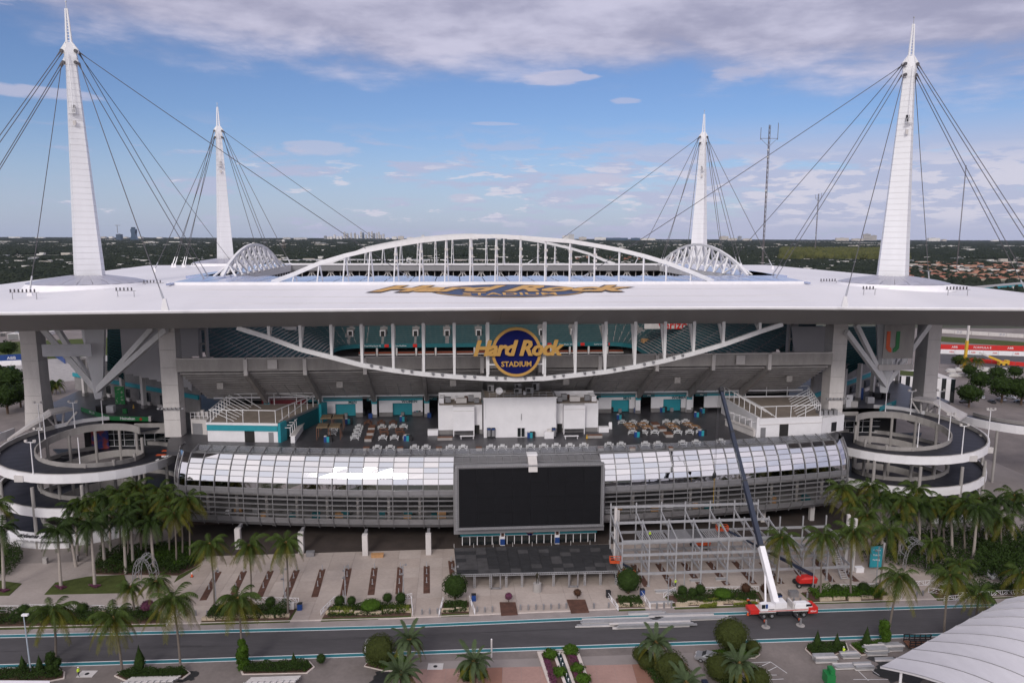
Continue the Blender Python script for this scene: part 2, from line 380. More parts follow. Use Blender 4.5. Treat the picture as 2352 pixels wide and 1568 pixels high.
# ground disc
gm = mat('far_ground', (.035, .042, .022), 1, var=.3, scale=.004, col2=(.075, .07, .045), thr=(.45, .75), fine=.3)
b = MB(); rings = [0.5, 400, 900, 1500, 2500, 4500, 8000, 12000, GR]
b.loft([[(cos(2 * pi * i / 160) * r, 100 + sin(2 * pi * i / 160) * r, -.06) for i in range(160)] for r in rings], cap=False)
structure(b, 'ground', gm)
# site pad of worn asphalt round the stadium
b = MB(); b.poly([(-420, 40), (420, 40), (470, 620), (-470, 620)], -.03)
structure(b, 'car_park', M['asph2'])
# road
FARE = [(-500, 1466), (0, 1456), (450, 1446), (894, 1435), (1410, 1413), (1717, 1403), (2285, 1385), (2900, 1363)]
NEARE = [(-600, 1547), (0, 1534), (408, 1522), (846, 1507), (1412, 1487), (1883, 1471), (2142, 1462), (2900, 1434)]
far_e = [V((*p, 0)) for p in PP(FARE)]; near_e = [V((*p, 0)) for p in PP(NEARE)]
b = MB(); b.poly([xy(p) for p in far_e] + [xy(p) for p in near_e[::-1]], 0.0)
structure(b, 'road', M['asphalt'])
def strip(b, line, o0, o1, z, z1=None):
    L = []; n = len(line)
    for i, p in enumerate(line):
        d = (line[min(i + 1, n - 1)] - line[max(i - 1, 0)]); q = V((-d.y, d.x, 0)).normalized(); L.append((p + q * o0, p + q * o1))
    for i in range(n - 1):
        a, c = L[i]; e, g = L[i + 1]
        if z1 is None: b.add([(a.x, a.y, z), (e.x, e.y, z), (g.x, g.y, z), (c.x, c.y, z)], [(0, 1, 2, 3)])
        else: b.poly([xy(a), xy(e), xy(g), xy(c)], z, z1)
for line, s in ((far_e, -1), (near_e, 1)):
    for o0, o1, mm, nm in ((0.0, .22, 'whiter', 'white_edge_line'), (.22, 1.12, 'tealr', 'teal_edge_band'), (1.12, 1.34, 'whiter', 'white_edge_line')):
        b = MB(); a0, a1 = (s * o0, s * o1) if s > 0 else (s * o1, s * o0); strip(b, line, a0, a1, .006); structure(b, nm, M[mm])
def offs(line, o):
    n = len(line); out = []
    for i, p in enumerate(line):
        d = (line[min(i + 1, n - 1)] - line[max(i - 1, 0)]); out.append(p + V((-d.y, d.x, 0)).normalized() * o)
    return out
# plaza base, kerb apron and slabs
walk = offs(far_e, .05); walk2 = offs(far_e, 2.3)
b = MB(); strip(b, far_e, .02, 2.3, .02); structure(b, 'gutter_apron', mat('gutter_concrete', (.27, .235, .225), .9, var=.15, scale=.3, fine=.06))
b = MB(); b.poly([xy(p) for p in walk2] + [xy(st(170, 10)), xy(st(170, 60)), xy(st(-190, 60)), xy(st(-190, 0))], -.02, .04)
plaza = structure(b, 'plaza', M['plaza2'])
b = MB(); strip(b, offs(far_e, 2.3), 0, .28, 0, .16); structure(b, 'kerb', M['kerb'], parent=plaza)
# slabs: large cast panels with open joints; full rows first, cut along the road side
sl_mats = [M['plaza'], mat('plaza_paver_b', (.365, .305, .27), .85, var=.13, scale=.11, fine=.07), mat('plaza_paver_c', (.405, .345, .31), .85, var=.12, scale=.10, fine=.07)]
for i in range(34):
    for j in range(7):
        u0, v0 = -92 + i * 5.4, -4.0 - (j + 1) * 4.9
        if j == 6: v0 = -40.0
        v1 = -4.0 - j * 4.9 - .05
        # keep the front row behind the kerb
        def edge_v(u):
            best = -60
            for q in range(len(walk2) - 1):
                a, c = uv(walk2[q]), uv(walk2[q + 1])
                if min(a[0], c[0]) <= u <= max(a[0], c[0]): best = a[1] + (c[1] - a[1]) * (u - a[0]) / (c[0] - a[0])
            return best + .4
        if j == 6: va, vb = edge_v(u0), edge_v(u0 + 5.35)
        else: va, vb = max(v0, edge_v(u0)), max(v0, edge_v(u0 + 5.35))
        if va > v1 - .3 or vb > v1 - .3: continue
        b = MB(); b.poly([xy(st(u0, va)), xy(st(u0 + 5.35, vb)), xy(st(u0 + 5.35, v1)), xy(st(u0, v1))], .04, .1)
        b.build('paving_slab', random.choice(sl_mats), plaza)
# outer walks left and right of the slabs, under the building
b = MB(); b.poly([xy(st(-190, -5)), xy(st(-92.3, -5)), xy(st(-92.3, -37)), xy(walk2[1]), xy(walk2[0])], .04, .09); b.build('walkway', mat('grey_walkway', (.33, .285, .265), .9, var=.14, scale=.12, fine=.07), plaza)
b = MB(); b.poly([xy(st(91.9, -5)), xy(st(170, -5)), xy(walk2[-1]), xy(st(91.9, -38.5))], .04, .09); b.build('walkway', MATS['grey_walkway'], plaza)
b = MB(); b.poly([xy(st(-92, -3.9)), xy(st(92, -3.9)), xy(st(92, 40)), xy(st(-92, 40))], .04, .09); b.build('undercroft_floor', mat('brown_undercroft_paving', (.045, .033, .028), .9, var=.25, scale=.3), plaza)
# lawns and beds
def bed(pts, m, name='planting_bed', z0=.05, z1=.22, kerb=True):
    b = MB(); q = PP(pts, .1); b.poly(q, z0, z1); o = structure(b, name, M[m])
    return o
bed([(102, 1365), (127, 1338), (202, 1324), (285, 1320), (300, 1361)], 'grass', 'lawn')
bed([(-120, 1331), (-20, 1331), (50, 1340), (21, 1367), (-120, 1369)], 'grass', 'lawn')
bed([(213, 1318), (223, 1296), (233, 1275), (332, 1262), (441, 1255), (470, 1283), (451, 1300), (408, 1321)], 'soil')
bed([(409, 1322), (453, 1301), (462, 1297), (430, 1319), (400, 1337)], 'grass', 'lawn')
BEDS = dict(a=[(-60, 1446), (381, 1437), (395, 1417), (340, 1403), (-60, 1409)], b=[(459, 1434), (483, 1396), (683, 1397), (665, 1428)],
            c=[(737, 1426), (756, 1392), (944, 1387), (944, 1418)], d=[(1013, 1415.5), (1018, 1384), (1077, 1382), (1077.5, 1413)],
            e=[(1420.5, 1402.5), (1414, 1374), (1471, 1371.5), (1483, 1400)], f=[(1551, 1398), (1526, 1369), (1743, 1358), (1760, 1391)],
            g=[(1867, 1386), (1839, 1361), (2028, 1353), (2053, 1381)], h=[(2153, 1378), (2132, 1358), (2280, 1345), (2420, 1340), (2420, 1370)])
for k, q in BEDS.items():
    bed(q, 'grass', 'grass_verge', .04, .14)
    c = (sum(p[0] for p in q) / len(q), sum(p[1] for p in q) / len(q))
    bed([(lerp(c[0], p[0], .97), lerp(c[1] - 2.5, p[1] - 2.5, .80)) for p in q], 'soil', 'planting_bed', .1, .24)
for q in ([(1147.5, 1383), (1184, 1383), (1189.5, 1411), (1151, 1413)], [(1301.6, 1377), (1344, 1377), (1353, 1405.5), (1312, 1407.5)]): bed(q, 'rust', 'planting_bed')
# planting islands on the near side of the road
ISL = [[(-60, 1545), (60, 1533), (128, 1533), (150, 1543), (148, 1558), (110, 1566), (-60, 1566)], [(262, 1552), (285, 1540), (425, 1535), (438, 1546), (420, 1559), (285, 1563)],
       [(552, 1540), (566, 1525), (712, 1519), (723, 1532), (706, 1546), (556, 1549)], [(836, 1530), (846, 1518), (930, 1513), (942, 1528), (925, 1540), (883, 1541)],
       [(1849, 1491), (1854, 1481), (1944, 1477), (1950, 1494), (1893, 1511), (1868, 1509)], [(1951, 1481), (2036, 1472), (2048, 1496), (1978, 1505)],
       [(1620, 1504), (1640, 1497), (1733, 1492), (1746, 1503), (1735, 1511), (1640, 1514)]]
for q in ISL:
    b = MB(); w = PP(q); c = (sum(p[0] for p in w) / len(w), sum(p[1] for p in w) / len(w))
    k = structure(MB().poly(w, -.01, .17), 'island_kerb', M['kerb'])
    structure(MB().poly([(lerp(c[0], p[0], .955), lerp(c[1], p[1], .94)) for p in w], .15, .24), 'island_soil', M['soil'], parent=k)
# pink foreground plaza
b = MB(); b.poly(PP([(949, 1520), (1176, 1513), (1500, 1501), (1590, 1498), (1625, 1560), (1700, 1760), (820, 1760), (930, 1585)]), -.01, .03); pk = structure(b, 'pink_plaza', M['plaza2'])
fe = [P(940, 1519), P(1700, 1494)]
for i in range(18):
    for j in range(6):
        x0 = -18.5 + i * 3.4; y1 = 120.6 + (x0 + 18) * .045 - j * 4.0; y0 = y1 - 3.95
        if x0 > 31 or (j > 3 and False): continue
        b = MB(); b.poly([(x0, y0), (x0 + 3.36, y0 + .15), (x0 + 3.36, y1 + .15), (x0, y1)], .03, .05)
        b.build('paving_slab', M['pink'] if (i % 4 or i == 0) else M['pinkd'], pk)
# fountain strip set in the pink plaza
ft = thing('fountain', 'long narrow dark fountain channel between two flower beds in the pink plaza', 'fountain', tuple(P(1300, 1600)))
q = PP([(1233.6, 1500), (1328, 1496.5), (1395, 1680), (1300, 1690)]); q0, q1, q2, q3 = [V((*p, 0)) for p in q]
def ftp(a, t): return xy((q0.lerp(q1, a)).lerp(q3.lerp(q2, a), t))
def ftq(a0, a1, t0, t1, z0, z1): return MB().poly([ftp(a0, t0), ftp(a1, t0), ftp(a1, t1), ftp(a0, t1)], z0, z1)
for a0, a1, nm, mm, z1 in ((0, .08, 'rim', 'kerb', .45), (.08, .36, 'flower_bed', 'soil', .3), (.36, .43, 'rim', 'kerb', .45), (.43, .57, 'water_channel', 'water', .22), (.57, .64, 'rim', 'kerb', .45), (.64, .92, 'flower_bed', 'soil', .3), (.92, 1, 'rim', 'kerb', .45)):
    ftq(a0, a1, .03, 1, .0, z1).build(nm, M[mm], ft)
ftq(0, 1, 0, .03, 0, .46).build('rim', M['kerb'], ft)
for k in range(13):
    x, y = ftp(.5, .06 + k * .07); b = MB(); b.cyl((x, y, .2), .05, .55, 6, .12); b.cyl((x, y, .74), .14, .12, 6, .04); b.build('water_jet', mat('white_water', (.7, .72, .75), .3, var=0), ft)
# far land cover: instanced tree crowns as one mass
src = bpy.data.collections.new('crown_sources')
def crown_src(name, m, seed, sq=.8, sub=2):
    b = MB(); b.blob((0, 0, .45), 1, seed, sub, .22, sq); me = b.mesh(name, m, None, False); o = bpy.data.objects.new(name, me); src.objects.link(o); return o
fm = mat('far_tree_leaf', (.009, .015, .010), .9, var=.3, scale=.012, col2=(.030, .037, .022), thr=(.35, .75), fine=.35)
fmy = mat('golden_grove_leaf', (.042, .050, .018), .9, var=.3, scale=.03, col2=(.105, .105, .03), thr=(.35, .7), fine=.3)
def forest(name, pts, scl, m, seeds, label=None, tall=1.0):
    coll = bpy.data.collections.new(name + '_sources')
    for s in seeds:
        b = MB(); b.blob((0, 0, .45 * tall), (1, 1, .75 * tall), s, 2, .24); o = bpy.data.objects.new('crown_source', b.mesh('crown_source', m)); coll.objects.link(o)
    me = bpy.data.meshes.new(name); me.from_pydata(pts, [], []); at = me.attributes.new('s', 'FLOAT', 'POINT'); at.data.foreach_set('value', scl)
    o = bpy.data.objects.new(name, me); COL.objects.link(o); o['kind'] = 'stuff'
    if label: o['label'] = label
    g = bpy.data.node_groups.new(name, 'GeometryNodeTree'); g.interface.new_socket('Geometry', in_out='INPUT', socket_type='NodeSocketGeometry'); g.interface.new_socket('Geometry', in_out='OUTPUT', socket_type='NodeSocketGeometry')
    n = g.nodes; l = g.links; gi = n.new('NodeGroupInput'); go = n.new('NodeGroupOutput'); ip = n.new('GeometryNodeInstanceOnPoints'); ci = n.new('GeometryNodeCollectionInfo')
    ci.inputs['Collection'].default_value = coll; ci.inputs['Separate Children'].default_value = True; ci.inputs['Reset Children'].default_value = True
    na = n.new('GeometryNodeInputNamedAttribute'); na.data_type = 'FLOAT'; na.inputs['Name'].default_value = 's'
    rv = n.new('FunctionNodeRandomValue'); rv.data_type = 'FLOAT_VECTOR'; rv.inputs[0].default_value = (0, 0, 0); rv.inputs[1].default_value = (0, 0, 6.28)
    ip.inputs['Pick Instance'].default_value = True
    l.new(gi.outputs[0], ip.inputs['Points']); l.new(ci.outputs[0], ip.inputs['Instance']); l.new(rv.outputs[0], ip.inputs['Rotation']); l.new(na.outputs[0], ip.inputs['Scale']); l.new(ip.outputs[0], go.inputs[0])
    md = o.modifiers.new('instances', 'NODES'); md.node_group = g; return o
rf = random.Random(3)
CLEAR = []     # (x0,x1,d0,d1) in px / distance where trees thin out
def pxof(x, y): return 1176 + FPX * x / y
from mathutils import noise as NZ
pts, scl = [], []
def house_zone(x, y):
    px = pxof(x, y); return (2075 < px < 2700 and 1150 < y < 2250) or (1300 < px < 1560 and 2250 < y < 2750)
def grove_zone(x, y):
    px = pxof(x, y); return 1790 < px < 2075 and 2350 < y < 3900
def try_add(x, y, s):
    nz = NZ.noise(V((x * .0035, y * .0035, 1.3)))
    if nz > .33 and y < 9000: return
    if grove_zone(x, y): return
    if house_zone(x, y) and rf.random() < .62: return
    if 620 < pxof(x, y) < 1160 and 2050 < y < 2320: return
    pts.append((x, y, -.1)); scl.append(s * rf.uniform(.75, 1.3))
y = 900.0
for (d0, d1, sp, s) in ((1000, 2600, 12.5, 6.0), (2600, 5200, 22, 9), (5200, 9500, 42, 11), (9500, 16800, 75, 12)):
    d = d0
    while d < d1:
        w = d * .80; n = int(2 * w / sp)
        for i in range(n):
            x = -w + 2 * w * (i + rf.random()) / n; yy = d + rf.uniform(-.6, .6) * sp
            try_add(x, yy, s)
        d += sp * .9
forest('far_woodland', pts, scl, fm, (1, 2, 3, 4), 'dark green treetops spreading to the horizon')
print('forest', len(pts))
pts, scl = [], []
d = 2350
while d < 3900:
    for i in range(60):
        if NZ.noise(V((i * .13, d * .004, 7))) < -.08 - .25 * min(1, (d - 2350) / 500): continue
        px = 1790 + 285 * (i + rf.random()) / 60; pts.append(((px - 1176) / FPX * d, d + rf.uniform(-12, 12), 0)); scl.append(rf.uniform(7, 12))
    d += 26
forest('golden_grove', pts, scl, fmy, (11, 12, 13), 'yellow green grove of tall feathery trees', 1.9)
# ---- houses with terracotta roofs
hw = mat('cream_house_wall', (.42, .36, .30), .9, var=.1, scale=.02)
tr2 = [M['terra'], mat('terracotta_roof_b', (.34, .16, .10), .85, var=.2, scale=.05), mat('grey_house_roof', (.22, .19, .18), .85, var=.2, scale=.05)]
def house(w, d, h, rm):
    t = thing('house', 'suburban house with hipped terracotta roof among trees', 'house', (0, 0, 0), 'houses beyond the stadium')
    MB().box(-w / 2, w / 2, -d / 2, d / 2, 0, h).build('wall', hw, t)
    e = .8; b = MB(); r = (w - d) / 2
    b.add([(-w / 2 - e, -d / 2 - e, h), (w / 2 + e, -d / 2 - e, h), (w / 2 + e, d / 2 + e, h), (-w / 2 - e, d / 2 + e, h), (-r, 0, h + 2.8), (r, 0, h + 2.8)],
          [(0, 1, 5, 4), (2, 3, 4, 5), (1, 2, 5), (3, 0, 4), (3, 2, 1, 0)])
    b.build('roof', rm, t); return t
protos = [house(20, 13, 4, tr2[0]), house(24, 14, 5.5, tr2[1]), house(17, 12, 3.5, tr2[2])]
spots = []
k = 0
for d in (1330, 1375, 1425, 1480, 1540, 1610, 1690, 1780, 1880, 1990, 2110):
    px = 2078 if d > 1450 else 2085
    while px < 2420:
        x = (px - 1176) / FPX * d; spots.append((x + rf.uniform(-6, 6), d + rf.uniform(-10, 10), d)); px += rf.uniform(24, 34) * FPX / d
for d in (2300, 2380, 2470, 2580):
    px = 1325
    while px < 1545: spots.append(((px - 1176) / FPX * d, d + rf.uniform(-15, 15), d)); px += rf.uniform(30, 45) * FPX / d
used = set()
rowc = {}; rown = []
for i, (x, y, d) in enumerate(spots):
    rowc[d] = rowc.get(d, 0) + 1
    if d not in rown: rown.append(d)
    k = rf.choice((0, 0, 1, 1, 2)) if x > 900 else 0; z = rf.uniform(-.5, .5)
    lab = ('terracotta roofed house among trees right of the right near mast' if x > 900 else 'red roofed house beyond the far canopy edge')
    lab = '%s roofed house, %s from left in %s row %s' % ('grey' if k == 2 else 'terracotta', nth(rowc[d] - 1), nth(rown.index(d) if x > 900 else rown.index(d) - 11), 'right of the near mast' if x > 900 else 'beyond the far canopy edge')
    if k not in used: used.add(k); o = protos[k]; o.location = (x, y, 0); o.rotation_euler[2] = z; o['label'] = lab
    else: copy_tree(protos[k], (x, y, 0), z, lab)
for k in range(3):
    if k not in used:
        for ch in list(protos[k].children): bpy.data.objects.remove(ch)
        bpy.data.objects.remove(protos[k])
# ---- low pale buildings in the trees, towers on the skyline
fw = mat('far_white_building', (.62, .60, .58), .8, var=.1, scale=.01); ft2 = mat('far_tan_building', (.46, .42, .38), .8, var=.1, scale=.01)
fg = mat('far_grey_building', (.22, .23, .25), .6, var=.1, scale=.01); fb = mat('far_blue_glass_tower', (.035, .07, .12), .25, var=.1, scale=.02)
win = mat('far_window_band', (.06, .07, .09), .3, var=0)
FBN = {}
def far_block(x0, x1, yb, hpx, m, name, label, cat='building', depth=None, bands=True, group=None):
    p = P(x0, yb); q = P(x1, yb); d = p.y; h = hpx * d / FPX; w = (q - p).length; dep = depth or max(12, min(w, 60))
    FBN[label] = FBN.get(label, 0) + 1; label += ', %s from left' % nth(FBN[label] - 1) if group else ''
    t = thing(name, label, cat, ((p.x + q.x) / 2, d, 0), group)
    MB().box(p.x, q.x, d, d + dep, -.2, h).build('wall', m, t)
    if bands and hpx > 1.5:
        n = max(2, min(5, int(hpx / 1.6)))
        for i in range(n):
            z = h * (i + .55) / n; MB().box(p.x + w * .05, q.x - w * .05, d - .6, d - .05, z - h * .16 / n, z + h * .16 / n).build('window_band', win, t)
    MB().box(p.x + w * .3, p.x + w * .6, d + dep * .3, d + dep * .7, h, h * 1.06 + 1).build('roof_plant', fg, t)
    return t
for i, (x0, x1, yb, hp, mm) in enumerate([(16, 113, 606, 4.5, ft2), (275, 352, 596, 4.5, ft2), (239, 253, 595, 4, fw), (136, 150, 606, 2, fw), (242, 271, 553, 3, fw), (380, 432, 574, 3, ft2), (446, 474, 596, 4, fw),
        (650, 669, 551, 5.5, fw), (675, 708, 552, 6, fw), (634, 648, 555, 3, ft2), (598, 632, 553, 2, fw), (716, 736, 555, 2, fw), (636, 660, 580, 3, ft2), (680, 704, 580, 3, fw), (640, 760, 604, 6, fw), (775, 900, 603, 6, fw), (915, 1020, 602, 5, fw), (1040, 1140, 602, 5, ft2),
        (1215, 1230, 566, 2, fw), (1500, 1560, 556, 2.5, fw), (1838, 1906, 558, 2.5, fw), (1920, 2016, 561, 3.5, fw), (2005, 2026, 584, 6, fw), (1985, 2000, 586, 4, fw), (2106, 2215, 563, 2, fw), (2285, 2318, 566, 3, fw), (2265, 2286, 581, 3, fw), (2315, 2345, 594, 3, fw), (2230, 2248, 594, 4, fg),
        (1705, 1724, 556, 2, ft2), (1640, 1662, 557, 2, fw), (1255, 1290, 562, 2, fw), (794, 812, 568, 3, fw), (905, 922, 575, 2.5, fw)]):
    side = 'left' if x0 < 600 else ('right' if x0 > 1500 else 'centre')
    far_block(x0, x1, yb, hp, mm, 'warehouse', 'long low %s building among trees beyond the %s of the canopy' % ('pale' if mm is fw else 'tan' if mm is ft2 else 'grey', side), 'building', None, hp > 2.4, 'low buildings in the trees')
towers = [(744, 750, 7, fg), (751, 756, 5, fw), (757, 764, 6, fw), (766, 771, 8, fw), (773, 778, 6, fw), (780, 786, 6.5, fw), (789, 793, 14, fw), (795, 800, 11, ft2), (804, 808, 12, fw), (813, 817, 12, ft2), (819, 823, 8, fw), (827, 832, 15, fw), (833, 836, 13, fb), (838, 842, 9, fw),
          (845, 849, 14, fw), (852, 856, 15, fw), (857, 861, 11.5, fg), (863, 866, 12, fw), (868, 872, 14, fw), (873, 876, 8, ft2), (878, 883, 10, fw), (886, 895, 4, fw), (900, 912, 6, fw), (914, 928, 7, ft2), (935, 950, 4.5, fw), (968, 975, 8, fw), (981, 1000, 4, ft2), (1010, 1025, 5, fw), (1080, 1098, 7, fw), (1115, 1118, 9, ft2), (1127, 1137, 9, fb), (1140, 1150, 5, fw),
          (1165, 1180, 5, fw), (1188, 1202, 8, fw), (1215, 1226, 6, fw), (1240, 1262, 4, ft2), (1292, 1304, 8, fw), (1305, 1318, 11, fw), (1330, 1346, 6.5, ft2), (1366, 1390, 6, fw), (1392, 1438, 5, fb), (1450, 1468, 5, fb), (1472, 1502, 4.5, fw), (1654, 1670, 8, ft2), (1672, 1690, 5, ft2), (1696, 1702, 8, fg), (1707, 1724, 4, ft2),
          (1921, 1944, 6.5, ft2), (1958, 1978, 5, ft2), (1984, 1996, 14, ft2), (1997, 2003, 9, ft2), (2004, 2011, 11, ft2), (2133, 2153, 7, fw), (2166, 2172, 4, ft2), (2280, 2290, 3, fw), (232, 246, 3.5, ft2), (250, 262, 4, fw), (283, 295, 3, ft2), (316, 330, 4, fw), (360, 375, 3, fw), (400, 415, 3, fw), (20, 60, 2.5, fw), (80, 110, 2, fw)]
for x0, x1, hp, mm in towers:
    yb = 552.5 + (x0 - 1176) * .0034 - (1.5 if hp > 7 else 0)
    w = 'left' if x0 < 600 else 'centre left' if x0 < 1160 else 'centre right' if x0 < 1600 else 'right'
    kind = 'dark blue glass' if mm is fb else 'grey' if mm is fg else 'tan' if mm is ft2 else 'white'
    far_block(x0, x1, yb, hp + 2, mm, 'skyline_tower' if hp > 6 else 'skyline_block', 'tiny %s %s on the %s horizon' % (kind, 'tower' if hp > 6 else 'low block', w), 'tower' if hp > 6 else 'building', 60, hp > 8, 'buildings on the horizon')
# pale roofs and road flecks scattered through the far woodland
b = MB(); rn = random.Random(4)
for i in range(800):
    d = 1500 * (4.5 ** rn.random()); px = rn.uniform(-60, 2420)
    if grove_zone((px - 1176) / FPX * d, d): continue
    x = (px - 1176) / FPX * d; s = d / 2600; w = rn.uniform(6, 22) * s; h = rn.uniform(6.5, 9) * max(1, s * .8); b.cm = rn.choice((0, 0, 1, 2)); b.box(x - w, x + w, d, d + 12 * s, 0, h)
b.build('far_rooftops', [fw, ft2, fg], kind='stuff')
# curved dark tower at left on the horizon
p = P(306.5, 553); D_ = p.y; s = D_ / FPX; t = thing('hotel_tower', 'dark blue waisted glass tower with notched top on the left horizon', 'tower', tuple(p))
prof = [(0, 8), (3, 7.3), (8, 6.0), (12, 5.0), (16, 4.6), (20, 5.6), (24, 6.2), (26.5, 5.4)]
MB().loft([[(p.x - w * s * .93, D_, z * s), (p.x + w * s * (.8 if z > 10 else 1.1), D_, z * s), (p.x + w * s * .8, D_ + 60, z * s), (p.x - w * s * .8, D_ + 60, z * s)] for z, w in prof]).build('shell', fb, t)
for dx in (-4, -1.5, 1.5): MB().box(p.x + dx * s, p.x + (dx + 1.4) * s, D_ + 5, D_ + 40, 26 * s, 30.5 * s).build('crown_fin', fb, t)
t = far_block(267, 280, 553.3, 15, fb, 'office_block', 'dark glass block under construction left of the waisted tower', 'building', 60)
p = P(272, 553.3); MB().bar((p.x, p.y - 5, 100), (p.x, p.y - 5, 200), 6).build('tower_crane_mast', fg, t); MB().bar((p.x - 30, p.y - 5, 195), (p.x + 40, p.y - 5, 195), 5).build('tower_crane_jib', fg, t)
# water tower
p = P(652, 575); s = p.y / FPX; t = thing('water_tower', 'white round water tower above the trees behind the left lattice arch', 'water tower', tuple(p))
MB().blob((p.x, p.y, 21 * s), (3.8 * s, 3.8 * s, 3.2 * s), 2, 2, 0).build('tank', fw, t, True)
for a in range(6): MB().bar((p.x + 4 * s * cos(a), p.y + 4 * s * sin(a), 0), (p.x + 2.6 * s * cos(a), p.y + 2.6 * s * sin(a), 19 * s), .5 * s).build('leg', mat('rusty_steel', (.12, .08, .06)), t)
# antenna masts
def antenna(px, pb, ptop, d, w, label, arms=None):
    x = (px - 1176) / FPX * d; r = ray(pb[0], pb[1]); base = r * (d / r.y); r2 = ray(ptop[0], ptop[1]); top = r2 * (d / r2.y); zt = top.z + CAMH
    t = thing('antenna_mast', label, 'mast', (base.x, d, 0)); gx = base.x
    b = MB()
    for k in range(3): b.bar((gx + w * cos(k * 2.09), d + w * sin(k * 2.09), 0), (gx + w * cos(k * 2.09), d + w * sin(k * 2.09), zt), w * .35)
    b.build('tower_leg', mat('antenna_steel', (.13, .11, .12), .6), t)
    n = int(zt / (w * 5)); b = MB()
    for i in range(n):
        z0, z1 = zt * i / n, zt * (i + 1) / n
        for k in range(3): b.bar((gx + w * cos(k * 2.09), d + w * sin(k * 2.09), z0), (gx + w * cos((k + 1) * 2.09), d + w * sin((k + 1) * 2.09), z1), w * .22)
    b.build('bracing', MATS['antenna_steel'], t)
    if arms:
        b = MB(); z = zt - arms
        for sg in (-1, 1):
            b.bar((gx, d, z - arms * .6), (gx + sg * arms * .65, d, z), w * .3); b.bar((gx, d, z), (gx + sg * arms * .65, d, z), w * .4); b.bar((gx + sg * arms * .65, d, z - arms * .1), (gx + sg * arms * .65, d, z + arms * (1.15 if sg > 0 else .8)), w * .45)
        b.build('antenna_arm', MATS['antenna_steel'], t)
        for q in (.30, .63, .82, .86): MB().blob((gx - w, d - w, zt * q), w * 1.1, 3, 1, 0).build('microwave_dish', fw, t)
    return t
antenna(1752, (1752, 590), (1768, 287), 900, 1.15, 'tall guyed lattice antenna mast with two side arms behind the right far mast', 16)
antenna(1873, (1873, 560), (1877, 445), 3600, 2.6, 'thin antenna mast far off between the two right masts', 22)
antenna(2205, (2201, 575), (2219, 380), 1500, .9, 'thin antenna mast right of the right near mast')
# highway behind, teal sided flyover at right
b = MB(); L = [P(a, c) for a, c in ((560, 592), (633, 589), (760, 585), (900, 583), (1020, 584), (1180, 592), (1500, 599))]; strip(b, L, -16, 16, 2.0, 4.2); structure(b, 'highway', mat('pale_highway', (.36, .32, .27), .9, var=.1, scale=.01))
b = MB(); L = [P(a, c, 9) for a, c in ((2120, 665), (2230, 661), (2352, 650), (2600, 640))]; strip(b, L, -9, 9, 8.0, 9.5); fo = structure(b, 'flyover', mat('flyover_deck', (.30, .29, .29), .9, var=.1, scale=.02))
b = MB(); strip(b, L, -9.4, -9.05, 5.5, 8.9); structure(b, 'flyover_beam', M['teal'], parent=fo)
for i in range(9):
    p = L[1].lerp(L[3], i / 9); MB().box(p.x - 1, p.x + 1, p.y - 1, p.y + 1, 0, 8).build('pier', M['concl'], fo)
# row of dark conifers in front of the white warehouses behind the far roof edge
t0 = None
for i in range(58):
    px = 800 + i * 6.35 + rf.uniform(-1.5, 1.5); d = 1900 + rf.uniform(-10, 10); x = (px - 1176) / FPX * d
    if t0 is None:
        t0 = thing('conifer', 'leftmost slim conifer in the row behind the far roof edge', 'tree', (x, d, 0), 'row of slim conifers behind the roof')
        MB().cyl((x, d, 0), .3, 3, 5).build('trunk', M['trunk'], t0)
        b = MB(); b.blob((x, d, 9), (2.2, 2.2, 8), 5, 2, .3); b.build('crown', fm, t0)
    else: copy_tree(t0, (x, d, 0), rf.uniform(0, 6), '%s slim conifer from left in the row behind the far roof edge' % nth(i), (1, 1, rf.uniform(.65, 1.1)))
# thin air haze
b = MB(); b.box(-17300, 17300, -17300, 17300, -1.2, 260)
hm = bpy.data.materials.new('haze'); hm.use_nodes = True; hn = hm.node_tree.nodes; hn.clear(); vo = hn.new('ShaderNodeVolumePrincipled'); oo = hn.new('ShaderNodeOutputMaterial')
vo.inputs['Color'].default_value = (.72, .80, 1, 1); vo.inputs['Density'].default_value = 1.1e-5; hm.node_tree.links.new(vo.outputs[0], oo.inputs['Volume'])
hz_ = b.build('haze', hm, kind='stuff')
# ================================================================== stadium canopy
canopy = thing('canopy_roof', 'huge flat white canopy roof with central rectangular opening over the stadium', 'roof', tuple(st(0, 100, 61)))
def rz(u, v):                     # height of the roof surface
    t = min(1, max(0, (v + 8) / 42)); return 61 + 3.4 * t if v < 110 else 64.4 - 2.4 * min(1, max(0, (v - 170) / 45))
OUT = [(-161, -18, 61), (-118, -11, 61), (-64, -7.3, 61), (-7, -5.4, 61), (56, -6, 61), (119, -12.6, 61), (150, -19, 61), (151.5, 26, 61.6), (160, 114, 62), (159, 224, 62),
       (80, 228, 62), (-10, 229, 62), (-100, 226, 62), (-179, 217, 62), (-170, 123, 62), (-165, 68, 61.8)]
INN = [(-99, 33, 64.0), (-80, 33, 64.0), (-50, 33, 64.0), (-7, 33, 64.0), (45, 33, 64.0), (72, 33, 64.0), (88, 33, 64.0), (88, 60, 64.0), (88, 115, 64.0), (88, 170, 64.0),
       (50, 170, 64.0), (-10, 170, 64.0), (-60, 170, 64.0), (-100, 170, 64.0), (-100, 120, 64.0), (-99, 70, 64.0)]
def loopq(L, k, n=6):
    out = []; N_ = len(L)
    for i in range(N_):
        a, c = L[i], L[(i + 1) % N_]
        for j in range(n): t = j / n; out.append(tuple(lerp(a[q], c[q], t) for q in range(3)))
    return out
lo, li = loopq(OUT, 0), loopq(INN, 0)
def rf_q(v): return 61 + 3.0 * max(0, min(1, (v + 5.8) / 38.8)) ** 1.3 + .12
rings = []
